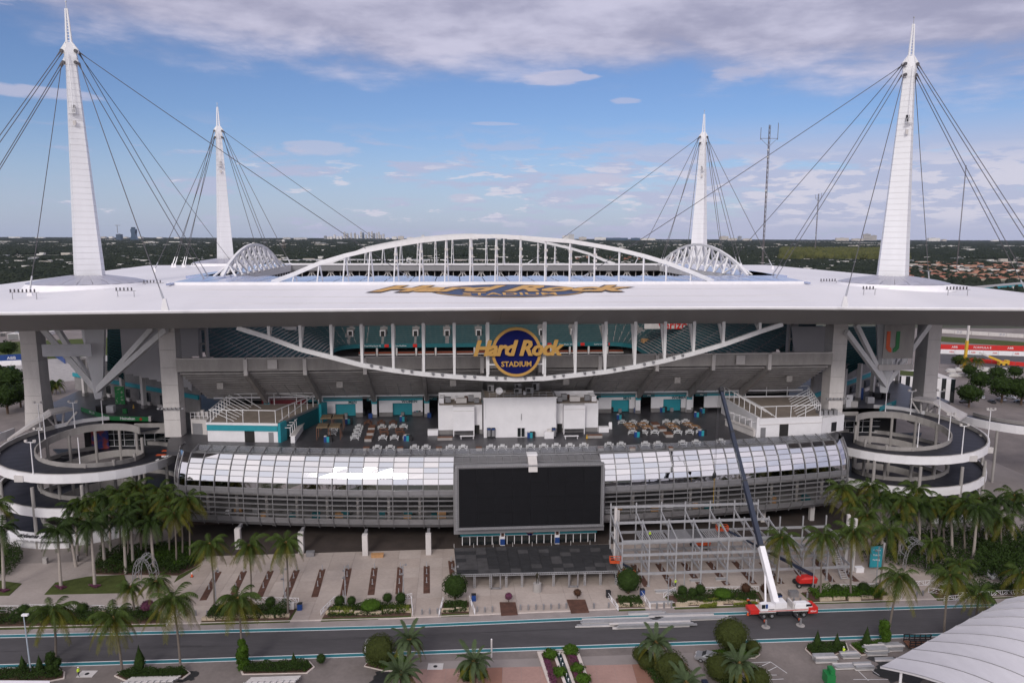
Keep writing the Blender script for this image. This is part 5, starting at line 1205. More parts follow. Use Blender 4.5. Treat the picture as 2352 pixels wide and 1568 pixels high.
# ================================================================== spiral ramps
def spiral(cu, cv, mir, nm):
    t = thing('spiral_ramp', 'dark surfaced spiral pedestrian ramp with white fascia at the %s end of the building' % nm, 'ramp', tuple(st(cu, cv, 0)), 'spiral ramps beside the building')
    Ri, Ro = 13.0, 21.8
    def pt(ph, r, z): a = RAD(ph) if not mir else pi - RAD(ph); return (cu + r * cos(a), cv + r * sin(a), z)
    def zz(ph): return 22.0 if ph < 118 else 22.0 - (ph - 118) / 360 * 8.9
    END = 118 + 360 * 2.45; step = 10; ph = 40
    angs = [40 + i * step for i in range(int((END - 40) / step) + 1)]
    segs = [angs[i:i + 10] + ([angs[i + 9 + 1]] if i + 10 < len(angs) else []) for i in range(0, len(angs), 10)]
    for sg in segs:
        if len(sg) < 2: continue
        for (r0, r1, za, zb, m, nm2) in ((Ri, Ro, -.5, 0, 'ramp', 'ramp_deck'), (Ri - .35, Ri, -.9, 1.15, 'conc', 'inner_parapet'), (Ro, Ro + .4, -1.15, 1.1, 'white', 'outer_fascia')):
            b = MB(st); rs = []
            for a in sg:
                z = zz(a); rs.append([pt(a, r0, z + za), pt(a, r1, z + za), pt(a, r1, z + zb), pt(a, r0, z + zb)])
            if r0 == Ro and sg[0] < 118: rs = [r for r, a in zip(rs, sg) if a >= 100]
            if len(rs) > 1: b.loft(rs); b.build(nm2, M[m], t)
        b = MB(st); rs = []
        for a in sg: z = zz(a); rs.append([pt(a, Ro - .3, z), pt(a, Ro - .02, z), pt(a, Ro - .02, z + 1.18), pt(a, Ro - .3, z + 1.18)])
        if sg[0] >= 118: b.loft(rs); b.build('outer_parapet', M['conc'], t)
    for k, a in enumerate(range(20, 380, 30)):
        top = 17 if 190 < a % 360 < 360 else 19.5
        for r in (Ri - .2, Ro + .1):
            if r > Ri and not (150 < a % 360 <= 360): continue
            q = pt(a, r, 0); b = MB(); b.cyl(st(*q), .42, top + (1.5 if r < Ri else -1), 10); b.build('column', M['conc'], t)
    for a in (196, 226, 252, 288):
        q = pt(a, Ro + .35, 0); z = zz(a)
        if a in (226, 252, 196): b = MB(); w = st(q[0], q[1], z - 1.3); b.cbox(w, (2.2, .8, 1.6)); b.build('downpipe_box', M['concl'], t)
    # lamp posts on the parapets
    for a, r, hh, heads in ((172, Ri - .2, 7, 0), (208, Ro + .15, 8, 3), (236, Ri - .2, 7.5, 3), (262, Ro + .15, 8, 2), (285, Ri - .2, 7, 0), (132, Ri - .2, 7.5, 2), (100, Ri - .2, 7, 0), (150, Ro + .1, 7.5, 2)):
        q = pt(a, r, zz(a) + 1.1); w = st(*q); side = nm
        l = thing('ramp_lamp', 'white lamp post %s on the %s ramp parapet, %s' % ('with floodlights' if heads else 'without lamp head', nm, {172: 'leftmost of the inner wall' if nm == 'left' else 'rightmost of the inner wall', 208: 'outer wall far side', 236: 'inner wall near the front', 262: 'outer wall at the front', 285: 'inner wall by the building', 132: 'back of the inner wall', 100: 'by the terrace', 150: 'back of the outer wall'}[a]), 'lamp post', w, 'lamp posts on the ramps')
        b = MB(); b.cyl(w, .2, .5, 8, .17); b.cyl((w.x, w.y, w.z + .5), .15, hh - .5, 8, .12); b.build('pole', M['white'], l)
        if heads:
            b = MB(); b.bar((w.x - 1.2, w.y, w.z + hh), (w.x + 1.2, w.y, w.z + hh), .16); b.build('crossarm', M['white'], l)
            for k in range(heads): b = MB(); b.cbox((w.x - 1.05 + k * 2.1 / max(1, heads - 1), w.y - .1, w.z + hh + .1), (.6, .45, .6), k * .8); b.build('floodlight', M['concl'], l)
    return t
spl = spiral(-119.5, 25.2, False, 'left'); spr = spiral(115.8, 24.6, True, 'right')
# parapets joining ramp and terrace, concourse rooms behind the ramps
for sg, cu in ((-1, -119.5), (1, 115.8)):
    x0, x1 = (-112.6, -99.8) if sg < 0 else (94, 109); b = MB(st); b.box(x0, x1, 37.0, 37.5, 20.2, 23.2); b.build('link_parapet', M['conc'], pod)
    b = MB(st); b.box(min(cu - 12, cu + 12), max(cu - 12, cu + 12) + (8 if sg < 0 else 0) - (0 if sg < 0 else 0), 46, 47, 13, 20.8); b.build('lobby_wall', M['dark'], pod)
    for i in range(9):
        u = cu + (-6 + i * 3 if sg < 0 else 6 - i * 3 - 3); b = MB(st); b.box(u + .12, u + 2.88, 45.6, 45.8, 14, 19.8); b.build('lobby_glass', M['glass'], pod)
        for z in (14, 15.9, 17.8, 19.7): b = MB(st); b.box(u, u + 3, 45.4, 45.6, z, z + .14); b.build('lobby_transom', M['white'], pod)
        b = MB(st); b.box(u - .08, u + .08, 45.3, 45.5, 14, 19.8); b.build('lobby_mullion', M['white'], pod)
    b = MB(st); b.poly([(cu - 24, 14), (cu + 24, 14), (cu + 26, 47), (cu - 26, 47)], 12.4, 12.9) if False else b.poly([(cu - 15, 38.5), (cu + 15, 38.5), (cu + 22, 47), (cu - 22, 47)], 12.6, 13.1); b.build('lower_landing', M['deck'], pod)
    if sg < 0: b = MB(st); b.box(cu - 9.5, cu - 4.5, 45, 45.3, 13.4, 19.5); b.build('mural', mat('colour_mural', (.35, .06, .05), .8, var=0, col2=(.03, .05, .22), scale=.45, thr=(.45, .55)), pod)
# white plate roofs of the outer walkways
def plate_roof(pts, top, label, sup):
    t = thing('walkway_roof', label, 'canopy', tuple(st(pts[0][0], pts[0][1], 20)), 'white walkway roofs')
    b = MB(st)
    n = len(pts); b.add([(p[0], p[1], p[2]) for p in pts] + [(p[0], p[1], p[2] - .7) for p in pts], [tuple(range(n)), tuple(range(n, 2 * n))[::-1]] + [(i, n + i, n + (i + 1) % n, (i + 1) % n) for i in range(n)]); b.build('roof_plate', M['concl'], t)
    for a, c in sup: b = MB(st); b.bar(a, c, .45); b.build('prop', M['concl'], t)
for sg, nm in ((-1, 'left'), (1, 'right')):
    T4 = ((117, 949), (112, 939), (148, 932.5), (170, 937), (46, 988), (16, 1007)) if sg < 0 else ((2144, 922), (2155, 916), (2111, 909), (2092, 914), (2222, 950), (2205, 962))
    T5 = [tuple(PU(x, y, 26.7)) for x, y in T4[:4]]; T6 = [tuple(PU(x, y, 20.4)) for x, y in T4[4:]]
    A_ = [T6[1], T5[0], T5[1], T6[0]]; B_ = T5
    if sg > 0: A_ = A_[::-1]; B_ = B_[::-1]
    plate_roof(A_, 0, 'sloping white walkway roof plate beside the %s ramp' % nm, [])
    m_ = B_[0]; c0 = ((B_[0][0] + B_[2][0]) / 2, (B_[0][1] + B_[2][1]) / 2)
    plate_roof(B_, 0, 'level white walkway roof on angled props beside the %s ramp' % nm, [((c0[0] + d, c0[1], 22.1), (c0[0] + d * 2.2 + q, c0[1], 26)) for d, q in ((-1.5, -1), (-.8, .6), (1, -.6), (2, 1))])
# outer curved walkways at the frame edges
for sg, nm in ((-1, 'left'), (1, 'right')):
    t = thing('outer_walkway', 'raised outer walkway with white parapet beyond the %s spiral ramp' % nm, 'walkway', tuple(st(sg * 165, 45, 0)))
    cu = -176 if sg < 0 else 172
    for (r0, r1, za, zb, m, nm2) in ((16, 23, -.5, 0, 'ramp', 'walkway_deck'), (15.6, 16, -.8, 1.1, 'conc', 'inner_parapet'), (23, 23.4, -1.4, 1.15, 'white', 'outer_fascia')):
        for a0 in range(180, 360, 60):
            b = MB(st); b.loft([[(cu + r * cos(RAD(a)), 48 + r * sin(RAD(a)), 18.5 + z) for r, z in ((r0, za), (r1, za), (r1, zb), (r0, zb))] for a in range(a0, a0 + 61, 10)]); b.build(nm2, M[m], t)
    for a in range(190, 360, 28): q = st(cu + 23.2 * cos(RAD(a)), 48 + 23.2 * sin(RAD(a)), 0); b = MB(); b.cyl(q, .4, 17, 8); b.build('column', M['conc'], t)
# ticket office at the foot of the left ramp
tk = thing('ticket_office', 'curved white ticket office with printed awning under the left spiral ramp', 'ticket office', tuple(st(-119, 4, 0)))
def arcb(cu, cv, r0, r1, a0, a1, z0, z1, n=10): b = MB(st); return b.loft([[(cu + r * cos(RAD(lerp(a0, a1, i / n))), cv + r * sin(RAD(lerp(a0, a1, i / n))), z) for r, z in ((r0, z0), (r1, z0), (r1, z1), (r0, z1))] for i in range(n + 1)])
arcb(-119.5, 25.2, 20.2, 21.2, 228, 330, .05, 2.9).build('wall', M['white'], tk)
b = MB(st); n = 10; rs = []
for i in range(n + 1):
    a = RAD(lerp(236, 279, i / n)); rs.append([(-119.5 + r * cos(a), 25.2 + r * sin(a), z) for r, z in ((21.2, 3.0), (21.2, 3.9), (23.9, 3.1), (23.9, 2.7))])
b.loft(rs); b.build('awning', M['white'], tk)
for i in range(11):
    a = RAD(lerp(239, 276, i / 10)); q = st(-119.5 + 21.25 * cos(a), 25.2 + 21.25 * sin(a), 1.1); b = MB(); b.cbox(q, (.65, .12, 1.0), a + pi / 2 + TH); b.build('ticket_window', M['glass'], tk)
for k, ch in enumerate('ticketmaster'):
    w = [0, .55, 1.05, 2.1, 3.15, 4.1, 4.85, 6.2, 7.7, 8.7, 9.5, 10.3][k]; a = RAD(249 + w * 2.05); q = st(-119.5 + 22.7 * cos(a), 25.2 + 22.7 * sin(a), 3.56); text(ch, q, st(-sin(a), cos(a), 0) - st(0, 0, 0), V((0, 0, .3)) + (st(-cos(a), -sin(a), 0) - st(0, 0, 0)), 1.9, M['black'], tk, .02, .3, .04)
a = RAD(258)
q = st(-119.5 + 24.0 * cos(a), 25.2 + 24.0 * sin(a), 2.9); text('TICKET OFFICE   WILL CALL', q, st(sin(-a), cos(a), 0) - st(0, 0, 0), UP, .5, M['concd'], tk, .02)
# ------------------------------------------------------------------ barrier signs on the left and right concourse
hb = thing('banner_barrier', 'green curved barrier banner with white lettering and red star on the left concourse', 'banner', tuple(PU(260, 950, 22)))
hb.location = tuple(st(*PU(260, 950, 22))); BASE[hb.name] = tuple(hb.location)
pp = [PU(188, 944, 22), PU(222, 955, 22), PU(256, 965, 22), PU(342, 967, 22)]
for i in range(3): a, c = pp[i], pp[i + 1]; d = (c - a).normalized(); n_ = V((d.y, -d.x, 0)); b = MB(st); b.loft([[a, c, c + n_ * .2, a + n_ * .2], [p + V((0, 0, 1.35)) for p in (a, c, c + n_ * .2, a + n_ * .2)]]); b.build('banner_panel', M['green'], hb)
def on_face(a, c, t, z, s, size, m, parent, **k):
    d = (c - a).normalized(); n_ = V((d.y, -d.x, 0)); p = a.lerp(c, t) + n_ * .26; x = st(d.x, d.y, 0) - st(0, 0, 0); text(s, st(p.x, p.y, z), x, UP, size, m, parent, .02, **k)
on_face(pp[2], pp[3], .45, 22.75, 'Heineken', 1.25, M['white'], hb, off=.03)
on_face(pp[0], pp[1], .75, 22.75, 'SW | 301', 1.0, M['white'], hb); on_face(pp[1], pp[2], .6, 22.7, '323-301  →', .6, M['white'], hb)
a = pp[2].lerp(pp[3], .80); b = MB(st); r = .62; sp = [(a.x + (r if i % 2 == 0 else r * .4) * sin(i * pi / 5), a.y - .3, 22.7 + (r if i % 2 == 0 else r * .4) * cos(i * pi / 5)) for i in range(10)]; b.loft([[(p[0], p[1] + .06, p[2]) for p in sp], sp]); b.build('red_star', M['red'], hb)
b = MB(st); b.cbox((pp[3].x + .4, pp[3].y, 22), (.7, .7, 1.6)); b.build('end_post', M['concl'], hb)
def deck_box(px, py, w, d, h, m, name, label, cat, z=22.0, grp=None, rz=0):
    p = P(px, py, z); b = MB(); b.cbox((p.x, p.y + d / 2, z), (w, d, h), TH + rz); return solo(b, name, M[m], label, cat, grp, (p.x, p.y + d / 2, z))
def text_on(o, s, size, m, z, dy): return text(s, V(o.location) + V((0, dy, z)), UX, UP, size, m, o, .02)
gp = thing('green_banner', 'tall green hanging banner with pale floral print on the left concourse wall', 'banner', tuple(P(277, 933, 22)))
w = PU(277, 935, 22); b = MB(st); b.box(w.x - 1.5, w.x + 1.5, w.y, w.y + .15, 23, 29); b.build('cloth', mat('green_floral_print', (.02, .22, .06), .7, var=0, col2=(.45, .5, .4), scale=1.1, thr=(.56, .62)), gp)
b = MB(st); b.box(w.x - 1.6, w.x + 1.6, w.y - .05, w.y + .2, 29, 29.15); b.build('top_rail', M['concl'], gp)
deck_box(232, 948, 3.2, 2, 2.3, 'black', 'bar_kiosk', 'black bar kiosk behind the green barrier', 'kiosk'); deck_box(252, 948, 2.2, 1.8, 2.2, 'white', 'serving_cart', 'white serving cart behind the green barrier', 'cart'); deck_box(286, 950, 1.2, .8, 1.6, 'green', 'drinks_stand', 'green drinks stand at right end of the barrier', 'stand')
bb = thing('blue_barrier', 'teal lettered barrier panel on the right concourse', 'banner', tuple(P(2035, 945, 22)))
a, c = PU(2020, 944, 22), PU(2057, 928, 22); d = (c - a).normalized(); n_ = V((d.y, -d.x, 0)); b = MB(st); b.loft([[a, c, c + n_ * .2, a + n_ * .2], [p + V((0, 0, 1.5)) for p in (a, c, c + n_ * .2, a + n_ * .2)]]); b.build('panel', M['teal'], bb); on_face(a, c, .5, 22.8, 'NW | 3 3 4', 1.0, M['white'], bb)
for i, (x, y, mm, lab) in enumerate(((1962, 935, 'concl', 'pale cart on the right concourse'), (2000, 926, 'white', 'white food cart on the right concourse'), (2016, 915, 'black', 'black kiosk on the right concourse'), (2036, 915, 'black', 'small black stand right of the kiosk'))): deck_box(x, y, 2.4, 1.6, 2.0, mm, 'concourse_cart', lab, 'cart')
for x, y, nm in ((1950, 935, 'behind the right kiosk'), (1975, 918, 'by the right concourse column')):
    o = deck_box(x, y, 2.2, .3, 4.2, 'white' if x < 1960 else 'blue', 'poster_panel', '%s poster panel %s' % ('white' if x < 1960 else 'blue', nm), 'poster')
# ------------------------------------------------------------------ white service blocks on the terrace
blk = thing('service_block', 'large white windowless block in the middle of the terrace', 'building', tuple(st(-.5, 24, 22)))
zt = S(1112, 917, 19.5).z
def bx(x0, x1, y0, y1, z0, z1, m, nm, par): b = MB(st); b.box(x0, x1, y0, y1, z0, z1); return b.build(nm, M[m], par)
bx(-10.6, 9.8, 19.5, 31, 22, zt, 'white', 'wall', blk); bx(-10.8, 10.0, 19.3, 19.8, zt, zt + .45, 'white', 'parapet', blk); bx(-10.8, -10.3, 19.8, 31, zt, zt + .45, 'concd', 'parapet', blk); bx(9.6, 10.0, 19.8, 31, zt, zt + .45, 'concd', 'parapet', blk)
bx(-10.2, 9.5, 19.9, 30.9, zt + .02, zt + .06, 'tan', 'roof_gravel', blk)
for x in (-10.3, 9.5): bx(x - .12, x + .12, 19.25, 19.45, 27.5, zt, 'white', 'downpipe', blk)
bx(-1.4, 1.0, 19.3, 19.45, 22, 25.0, 'white', 'door_surround', blk)
for x in (-1.15, -.05): bx(x, x + .9, 19.2, 19.28, 22.2, 24.7, 'glass', 'door', blk)
bx(-.15, .0, 19.3, 19.4, 27, 28.8, 'alud', 'vent_pipe', blk)
dsh = thing('satellite_dish', 'white satellite dish on the roof of the middle white block', 'satellite dish', tuple(st(-6.2, 22, zt)))
b = MB(st); rs = []
for k in range(4): r = 1.0 * k / 3 + .01; rs.append([(-6.2 + cos(i * pi / 8) * r, 21.6 - .35 * (1 - (r) ** 2) * -1 - .3, zt + 2.0 + sin(i * pi / 8) * r) for i in range(16)])
b.loft(rs, cap=False); b.build('dish', M['white'], dsh); b = MB(st); b.bar((-6.2, 22, zt), (-6.2, 21.8, zt + 2), .15); b.build('stand', M['alud'], dsh)
for i, (x, y, w, h, mm) in enumerate(((-8.2, 29, 1.8, 2.2, 'alud'), (-.2, 29.4, 1.8, 2.4, 'alud'), (-.6, 25.5, 2.2, 1.9, 'alud'), (2.8, 25.8, 2.2, 2.0, 'alud'), (5, 29.5, 2, 2.6, 'alud'), (-5, 28, 2, .6, 'concl'), (1.2, 24, .6, 1.2, 'white'), (-3, 23, 3, .4, 'alud'), (6.5, 23, 2, .5, 'concd'))):
    t = thing('rooftop_unit', ['box fan unit at the back left of the middle block roof', 'tall unit at the back centre of the middle block roof', 'grey unit left of centre on the middle block roof', 'grey unit right of centre on the middle block roof', 'tall unit at the back right of the middle block roof', 'low pale hatch on the middle block roof', 'small white unit at the front of the middle block roof', 'low grey duct left front of the middle block roof', 'low dark duct right front of the middle block roof'][i], 'air conditioner', tuple(st(x, y, zt)))
    bx(x - w / 2, x + w / 2, y - .8, y + .8, zt + .3, zt + h, mm, 'casing', t); bx(x - w / 2 + .15, x - w / 2 + .35, y - .7, y - .5, zt, zt + .3, 'concd', 'foot', t); bx(x + w / 2 - .35, x + w / 2 - .15, y - .7, y - .5, zt, zt + .3, 'concd', 'foot', t)
    if h > 1.5: bx(x - w / 2 + .2, x + w / 2 - .9, y - .86, y - .8, zt + .5, zt + h - .3, 'dark', 'grille', t)
rl = thing('roof_rail', 'thin steel guard rail round the roof of the middle white block', 'railing', tuple(st(0, 21, zt)))
for x in [-9 + i * 2.0 for i in range(10)]: b = MB(st); b.bar((x, 20.5, zt), (x, 20.5, zt + 1.6), .08); b.build('post', M['alu'], rl)
for z in (.9, 1.6): b = MB(st); b.bar((-9, 20.5, zt + z), (9, 20.5, zt + z), .08); b.build('rail', M['alu'], rl)
for sg, x0, x1, nm in ((-1, -23.4, -10.9, 'left'), (1, 10.1, 22.6, 'right')):
    w = thing('service_wing', 'white wing with projecting box %s of the middle block' % nm, 'building', tuple(st((x0 + x1) / 2, 26, 22)))
    vf = 23.6; zw = S(1060, 930, vf).z; bx(x0, x1, vf, 31.5, 22.0, zw, 'white', 'wall', w); bx(x0, x1, vf + .3, 31.3, zw, zw + .05, 'tan', 'roof_gravel', w)
    bx(x0, x1, 31.2, 31.5, zw, zw + 2.0, 'white', 'back_parapet', w); xa = x0 if sg < 0 else x1 - .3; bx(xa, xa + .3, vf, 31.2, zw, zw + .7, 'white', 'side_parapet', w)
    for k in range(3): xq = x0 + .3 if sg < 0 else x1 - 1.6; bx(xq, xq + 1.3, 25.5 + k * 2, 26.8 + k * 2, zw, zw + 1.6, 'white', 'parapet_block', w)
    b0, b1 = (-19.2, -13.2) if sg < 0 else (12.2, 18.4); bx(b0, b1, 21.4, vf, 23.6, S(1060, 934, 21.4).z, 'white', 'projecting_box', w); bx(b0 + .1, b1 - .1, 21.35, 21.4, 29.2, 29.35, 'concl', 'ledge', w)
    for x in (b0 + .15, b1 - .15): bx(x - .12, x + .12, 21.5, 21.75, 22, 23.6, 'white', 'leg', w)
    bx(x0 + .1, x1 - .1, vf - .06, vf, 22, 23.3, 'concd', 'plinth', w)
    xd = x1 - 2.2 if sg < 0 else x0 + .6; bx(xd, xd + 1.4, vf - .08, vf - .02, 22, 24.6, 'dark', 'doorway', w)
    for k, (dx, dy, ww, hh, mm) in enumerate(((2.8, 3, 1.6, 1.5, 'alud'), (5.2, 5, 1.0, 1.2, 'white'), (6.6, 2, 3, 1.4, 'concl'), (9.4, 4, 1.6, 1.7, 'alud'), (11, 2, 1.4, 1.3, 'alud'), (8, 6, 1, 1, 'rust'))):
        x = x0 + dx if sg < 0 else x1 - dx; t = thing('rooftop_unit', '%s rooftop unit number on the %s wing' % (['grey square', 'small white', 'wide pale', 'tall grey', 'low grey', 'small rusty'][k], nm), 'air conditioner', tuple(st(x, vf + dy, zw)))
        t['label'] = t['label'].replace(' number', ''); bx(x - ww / 2, x + ww / 2, vf + dy - .6, vf + dy + .6, zw + .25, zw + .2 + hh, mm, 'casing', t); bx(x - ww / 2 + .1, x + ww / 2 - .1, vf + dy - .5, vf + dy + .5, zw + .05, zw + .25, 'dark', 'base_frame', t)
    xk = x0 - 3 if sg < 0 else x1 + .1; bx(xk, xk + 2.9, 22.6, 24.2, 22, 23.6, 'white', 'low_wall', w)
# side kiosks with roof frames
def kiosk(corners_px, ztop, roofz_px, name, label, band, posts):
    fl, fr = [PU(*p, 22) for p in corners_px]; return fl, fr
def prism(pts, z0, z1, m, nm, par): b = MB(st); b.poly([(p[0], p[1]) for p in pts], z0, z1); return b.build(nm, M[m], par)
zk = S(560, 973, 19.8).z; print('kiosk top', zk, zt)
KL = [(-86.3, 21.0), (-66.9, 18.6), (-58.6, 42.5), (-88, 43.2)]
kl = thing('left_kiosk', 'white kiosk building with teal band and gravel roof on the left of the terrace', 'kiosk', tuple(st(-77, 30, 22)))
kl.name = 'kiosk_building'; BASE[kl.name] = tuple(kl.location)
prism(KL, 22, zk, 'white', 'wall', kl); prism([(-85.8, 21.8), (-67.4, 19.4), (-59.4, 42), (-87.4, 42.6)], zk, zk + .05, 'tan', 'gravel_roof', kl)
def fwall(a, c, t0, t1, o0, o1, z0, z1, m, nm, par):
    a, c = V((*a, 0)), V((*c, 0)); d = (c - a).normalized(); n_ = V((d.y, -d.x, 0)); q = [a.lerp(c, t0) + n_ * o0, a.lerp(c, t1) + n_ * o0, a.lerp(c, t1) + n_ * o1, a.lerp(c, t0) + n_ * o1]; b = MB(st); b.poly([(p.x, p.y) for p in q], z0, z1); return b.build(nm, M[m], par)
fwall(KL[0], KL[1], 0, 1, 0.02, .25, zk - 1.9, zk - .35, 'teal', 'teal_band', kl); fwall(KL[0], KL[1], -.01, 1.01, .03, .3, zk - .3, zk + .35, 'white', 'coping', kl)
fwall(KL[0], KL[1], .53, .67, .02, .08, 22, 25.6, 'dark', 'doorway', kl); fwall(KL[0], KL[1], .87, .94, .02, .08, 22, 24.8, 'alud', 'door', kl)
fwall(KL[1], KL[2], 0, 1, .02, .2, zk - .3, zk + .3, 'alud', 'coping', kl); fwall(KL[1], KL[2], .1, .98, .02, .1, 22, zk - .4, 'teald', 'side_wall', kl); fwall(KL[1], KL[2], 0, .12, .02, .9, 22, zk + .3, 'teal', 'teal_pylon', kl); fwall(KL[1], KL[2], .86, 1.0, .02, 1.0, 22, zk + .6, 'teal', 'teal_pylon', kl)
KR = [(71.6, 16.6), (88.5, 16.4), (84, 43.2), (65, 43.2)]
KR = [tuple(PU(1743, 1004, 22))[:2], tuple(PU(1886, 998, 22))[:2], (95.5, 43), (66.5, 43)]
kr = thing('kiosk_building', 'all white kiosk building with gravel roof on the right of the terrace', 'kiosk', tuple(st(80, 30, 22)))
prism(KR, 22, zk, 'white', 'wall', kr); cx, cy = sum(p[0] for p in KR) / 4, sum(p[1] for p in KR) / 4
prism([(lerp(cx, p[0], .955), lerp(cy, p[1], .955)) for p in KR], zk, zk + .05, 'tan', 'gravel_roof', kr)
for a_, c_2 in ((0, 1), (3, 0), (2, 3)): fwall(KR[a_], KR[c_2], 0, 1, -.3, .06, zk - .05, zk + .4, 'white', 'coping', kr)
fwall(KR[0], KR[1], 0, 1, .02, .12, zk - 1.5, zk - 1.35, 'concl', 'string_course', kr); fwall(KR[0], KR[1], .02, .10, .02, .1, 22, 24.8, 'alud', 'door', kr); fwall(KR[0], KR[1], .32, .46, .02, .1, 22, 25.6, 'dark', 'doorway', kr)
fwall(KR[3], KR[0], .82, 1.0, .03, .8, 22, zk + .7, 'white', 'pylon', kr)
ax = thing('service_annex', 'small white annex with dark door right of the right kiosk', 'building', tuple(st(92, 20, 22)))
q0, q1 = PU(1887, 997, 22), PU(1937, 988, 22); prism([(q0.x, q0.y), (q1.x, q1.y), (q1.x + 1, q1.y + 9), (q0.x + .5, q0.y + 9)], 22, zk - .3, 'white', 'wall', ax); fwall((q0.x, q0.y), (q1.x, q1.y), .42, .65, .02, .1, 22.3, 25, 'black', 'door', ax)
for k in range(4): bx(q0.x + .5 + k * 1.5, q0.x + 1.6 + k * 1.5, q0.y + 3, q0.y + 5, zk - .3, zk + 1 + .3 * (k % 2), 'alud', 'duct', ax)
ck = thing('service_annex', 'small pale stair annex with grey double door left of the left kiosk', 'building', tuple(st(-91, 26, 22)))
q0, q1 = PU(440, 996, 22), PU(476, 998, 22); prism([(q0.x, q0.y), (q1.x, q1.y), (q1.x, q1.y + 9), (q0.x, q0.y + 9)], 22, 26.3, 'concl', 'wall', ck); fwall((q0.x, q0.y), (q1.x, q1.y), .1, .72, .02, .1, 22, 25.2, 'alud', 'double_door', ck)
for k in range(5): x = lerp(q0.x, q1.x, k / 4); b = MB(st); b.bar((x, q0.y + .1, 26.3), (x, q0.y + .1, 28.2), .1); b.build('rail_post', M['white'], ck)
for z in (27.2, 28.2): b = MB(st); b.bar((q0.x, q0.y + .1, z), (q1.x, q0.y + .1, z), .09); b.build('rail', M['white'], ck)
for k in range(3): bx(q0.x + .6 + k * 1.2, q0.x + 1.4 + k * 1.2, q0.y + 3, q0.y + 4, 26.3, 27.6 + .5 * (k == 1), 'concl', 'tank', ck)
def frame(pts, h, label, braces, posts=7):
    t = thing('rooftop_pergola', label, 'pergola', tuple(st(pts[0][0], pts[0][1], zk)))
    n = len(pts)
    for i in range(n):
        a, c = V((*pts[i], 0)), V((*pts[(i + 1) % n], 0)); b = MB(st); b.bar((a.x, a.y, zk + h), (c.x, c.y, zk + h), .2); b.build('top_rail', M['steelw'], t)
        for k in range(posts if i % 2 else 4): p = a.lerp(c, k / (posts if i % 2 else 4)); b = MB(st); b.bar((p.x, p.y, zk), (p.x, p.y, zk + h), .17); b.build('post', M['steelw'], t)
    for (a, c) in braces: b = MB(st); b.bar(a, c, .17); b.build('brace', M['steelw'], t)
fp = [(-85.6, 22), (-67.6, 19.7), (-60, 41.5), (-86.6, 42)]
frame(fp, 3.6, 'white open steel frame with slanting braces on the roof of the left kiosk', [((-86, 22 + k * 2.6, zk + 3.6), (-79.5, 22.5 + k * 2.4, zk + .1)) for k in range(8)] + [((-67, 21, zk + .2), (-60.5, 40, zk + 3.6)), ((-84, 41.5, zk + 3.6), (-76, 37, zk + .2)), ((-72, 41.5, zk + 3.6), (-62, 38, zk + 3.5))])
cxk, cyk = cx, cy; fp = [(lerp(cxk, p[0], .95), lerp(cyk, p[1], .95)) for p in KR]
frame(fp, 3.6, 'white open steel frame with slanting braces on the roof of the right kiosk', [((fp[1][0] + .12 * k * (fp[2][0] - fp[1][0]), fp[1][1] + .12 * k * (fp[2][1] - fp[1][1]), zk + 3.6), (fp[1][0] + .12 * k * (fp[2][0] - fp[1][0]) - 6.5, fp[1][1] + .12 * k * (fp[2][1] - fp[1][1]) + .6, zk + .1)) for k in range(8)] +
      [((fp[0][0] + .14 * k * (fp[3][0] - fp[0][0]), fp[0][1] + .14 * k * (fp[3][1] - fp[0][1]), zk + 3.6), (fp[0][0] + .14 * k * (fp[3][0] - fp[0][0]) + 5, fp[0][1] + .14 * k * (fp[3][1] - fp[0][1]), zk + .1)) for k in range(7)])
for i, (x, y) in enumerate(((654, 963), (631, 968))): pass
# bar counters beside the kiosks
def counter(p0, p1, mm, label):
    a, c = PU(*p0, 22), PU(*p1, 22); t = thing('bar_counter', label, 'counter', tuple(st(a.x, a.y, 22))); d = (c - a).normalized(); n_ = V((d.y, -d.x, 0))
    b = MB(st); q = [a, c, c + n_ * 1.1, a + n_ * 1.1]; b.poly([(p.x, p.y) for p in q], 22, 23.9); b.build('counter_front', M[mm], t); b = MB(st); q = [a - n_ * .3, c - n_ * .3, c + n_ * 1.4, a + n_ * 1.4]; b.poly([(p.x, p.y) for p in q], 23.9, 24.05); b.build('counter_top', M['concl'], t)
    for k in range(6):
        p = a.lerp(c, k / 5); b = MB(st); b.bar((p.x, p.y, 24), (p.x, p.y, 26.3), .14); b.bar((p.x, p.y, 26.3), (p.x - 1.4, p.y, 26.3), .14); b.build('gantry_post', M['white'], t)
    b = MB(st); b.bar((a.x, a.y, 26.3), (c.x, c.y, 26.3), .2); b.build('gantry_rail', M['white'], t)
counter((668, 1017), (690, 985), 'white', 'white bar counter with overhead rail beside the left kiosk'); counter((1672, 976), (1738, 1002), 'concl', 'pale bar counter with awning beside the right kiosk')
b = MB(st); p = PU(1690, 955, 22)
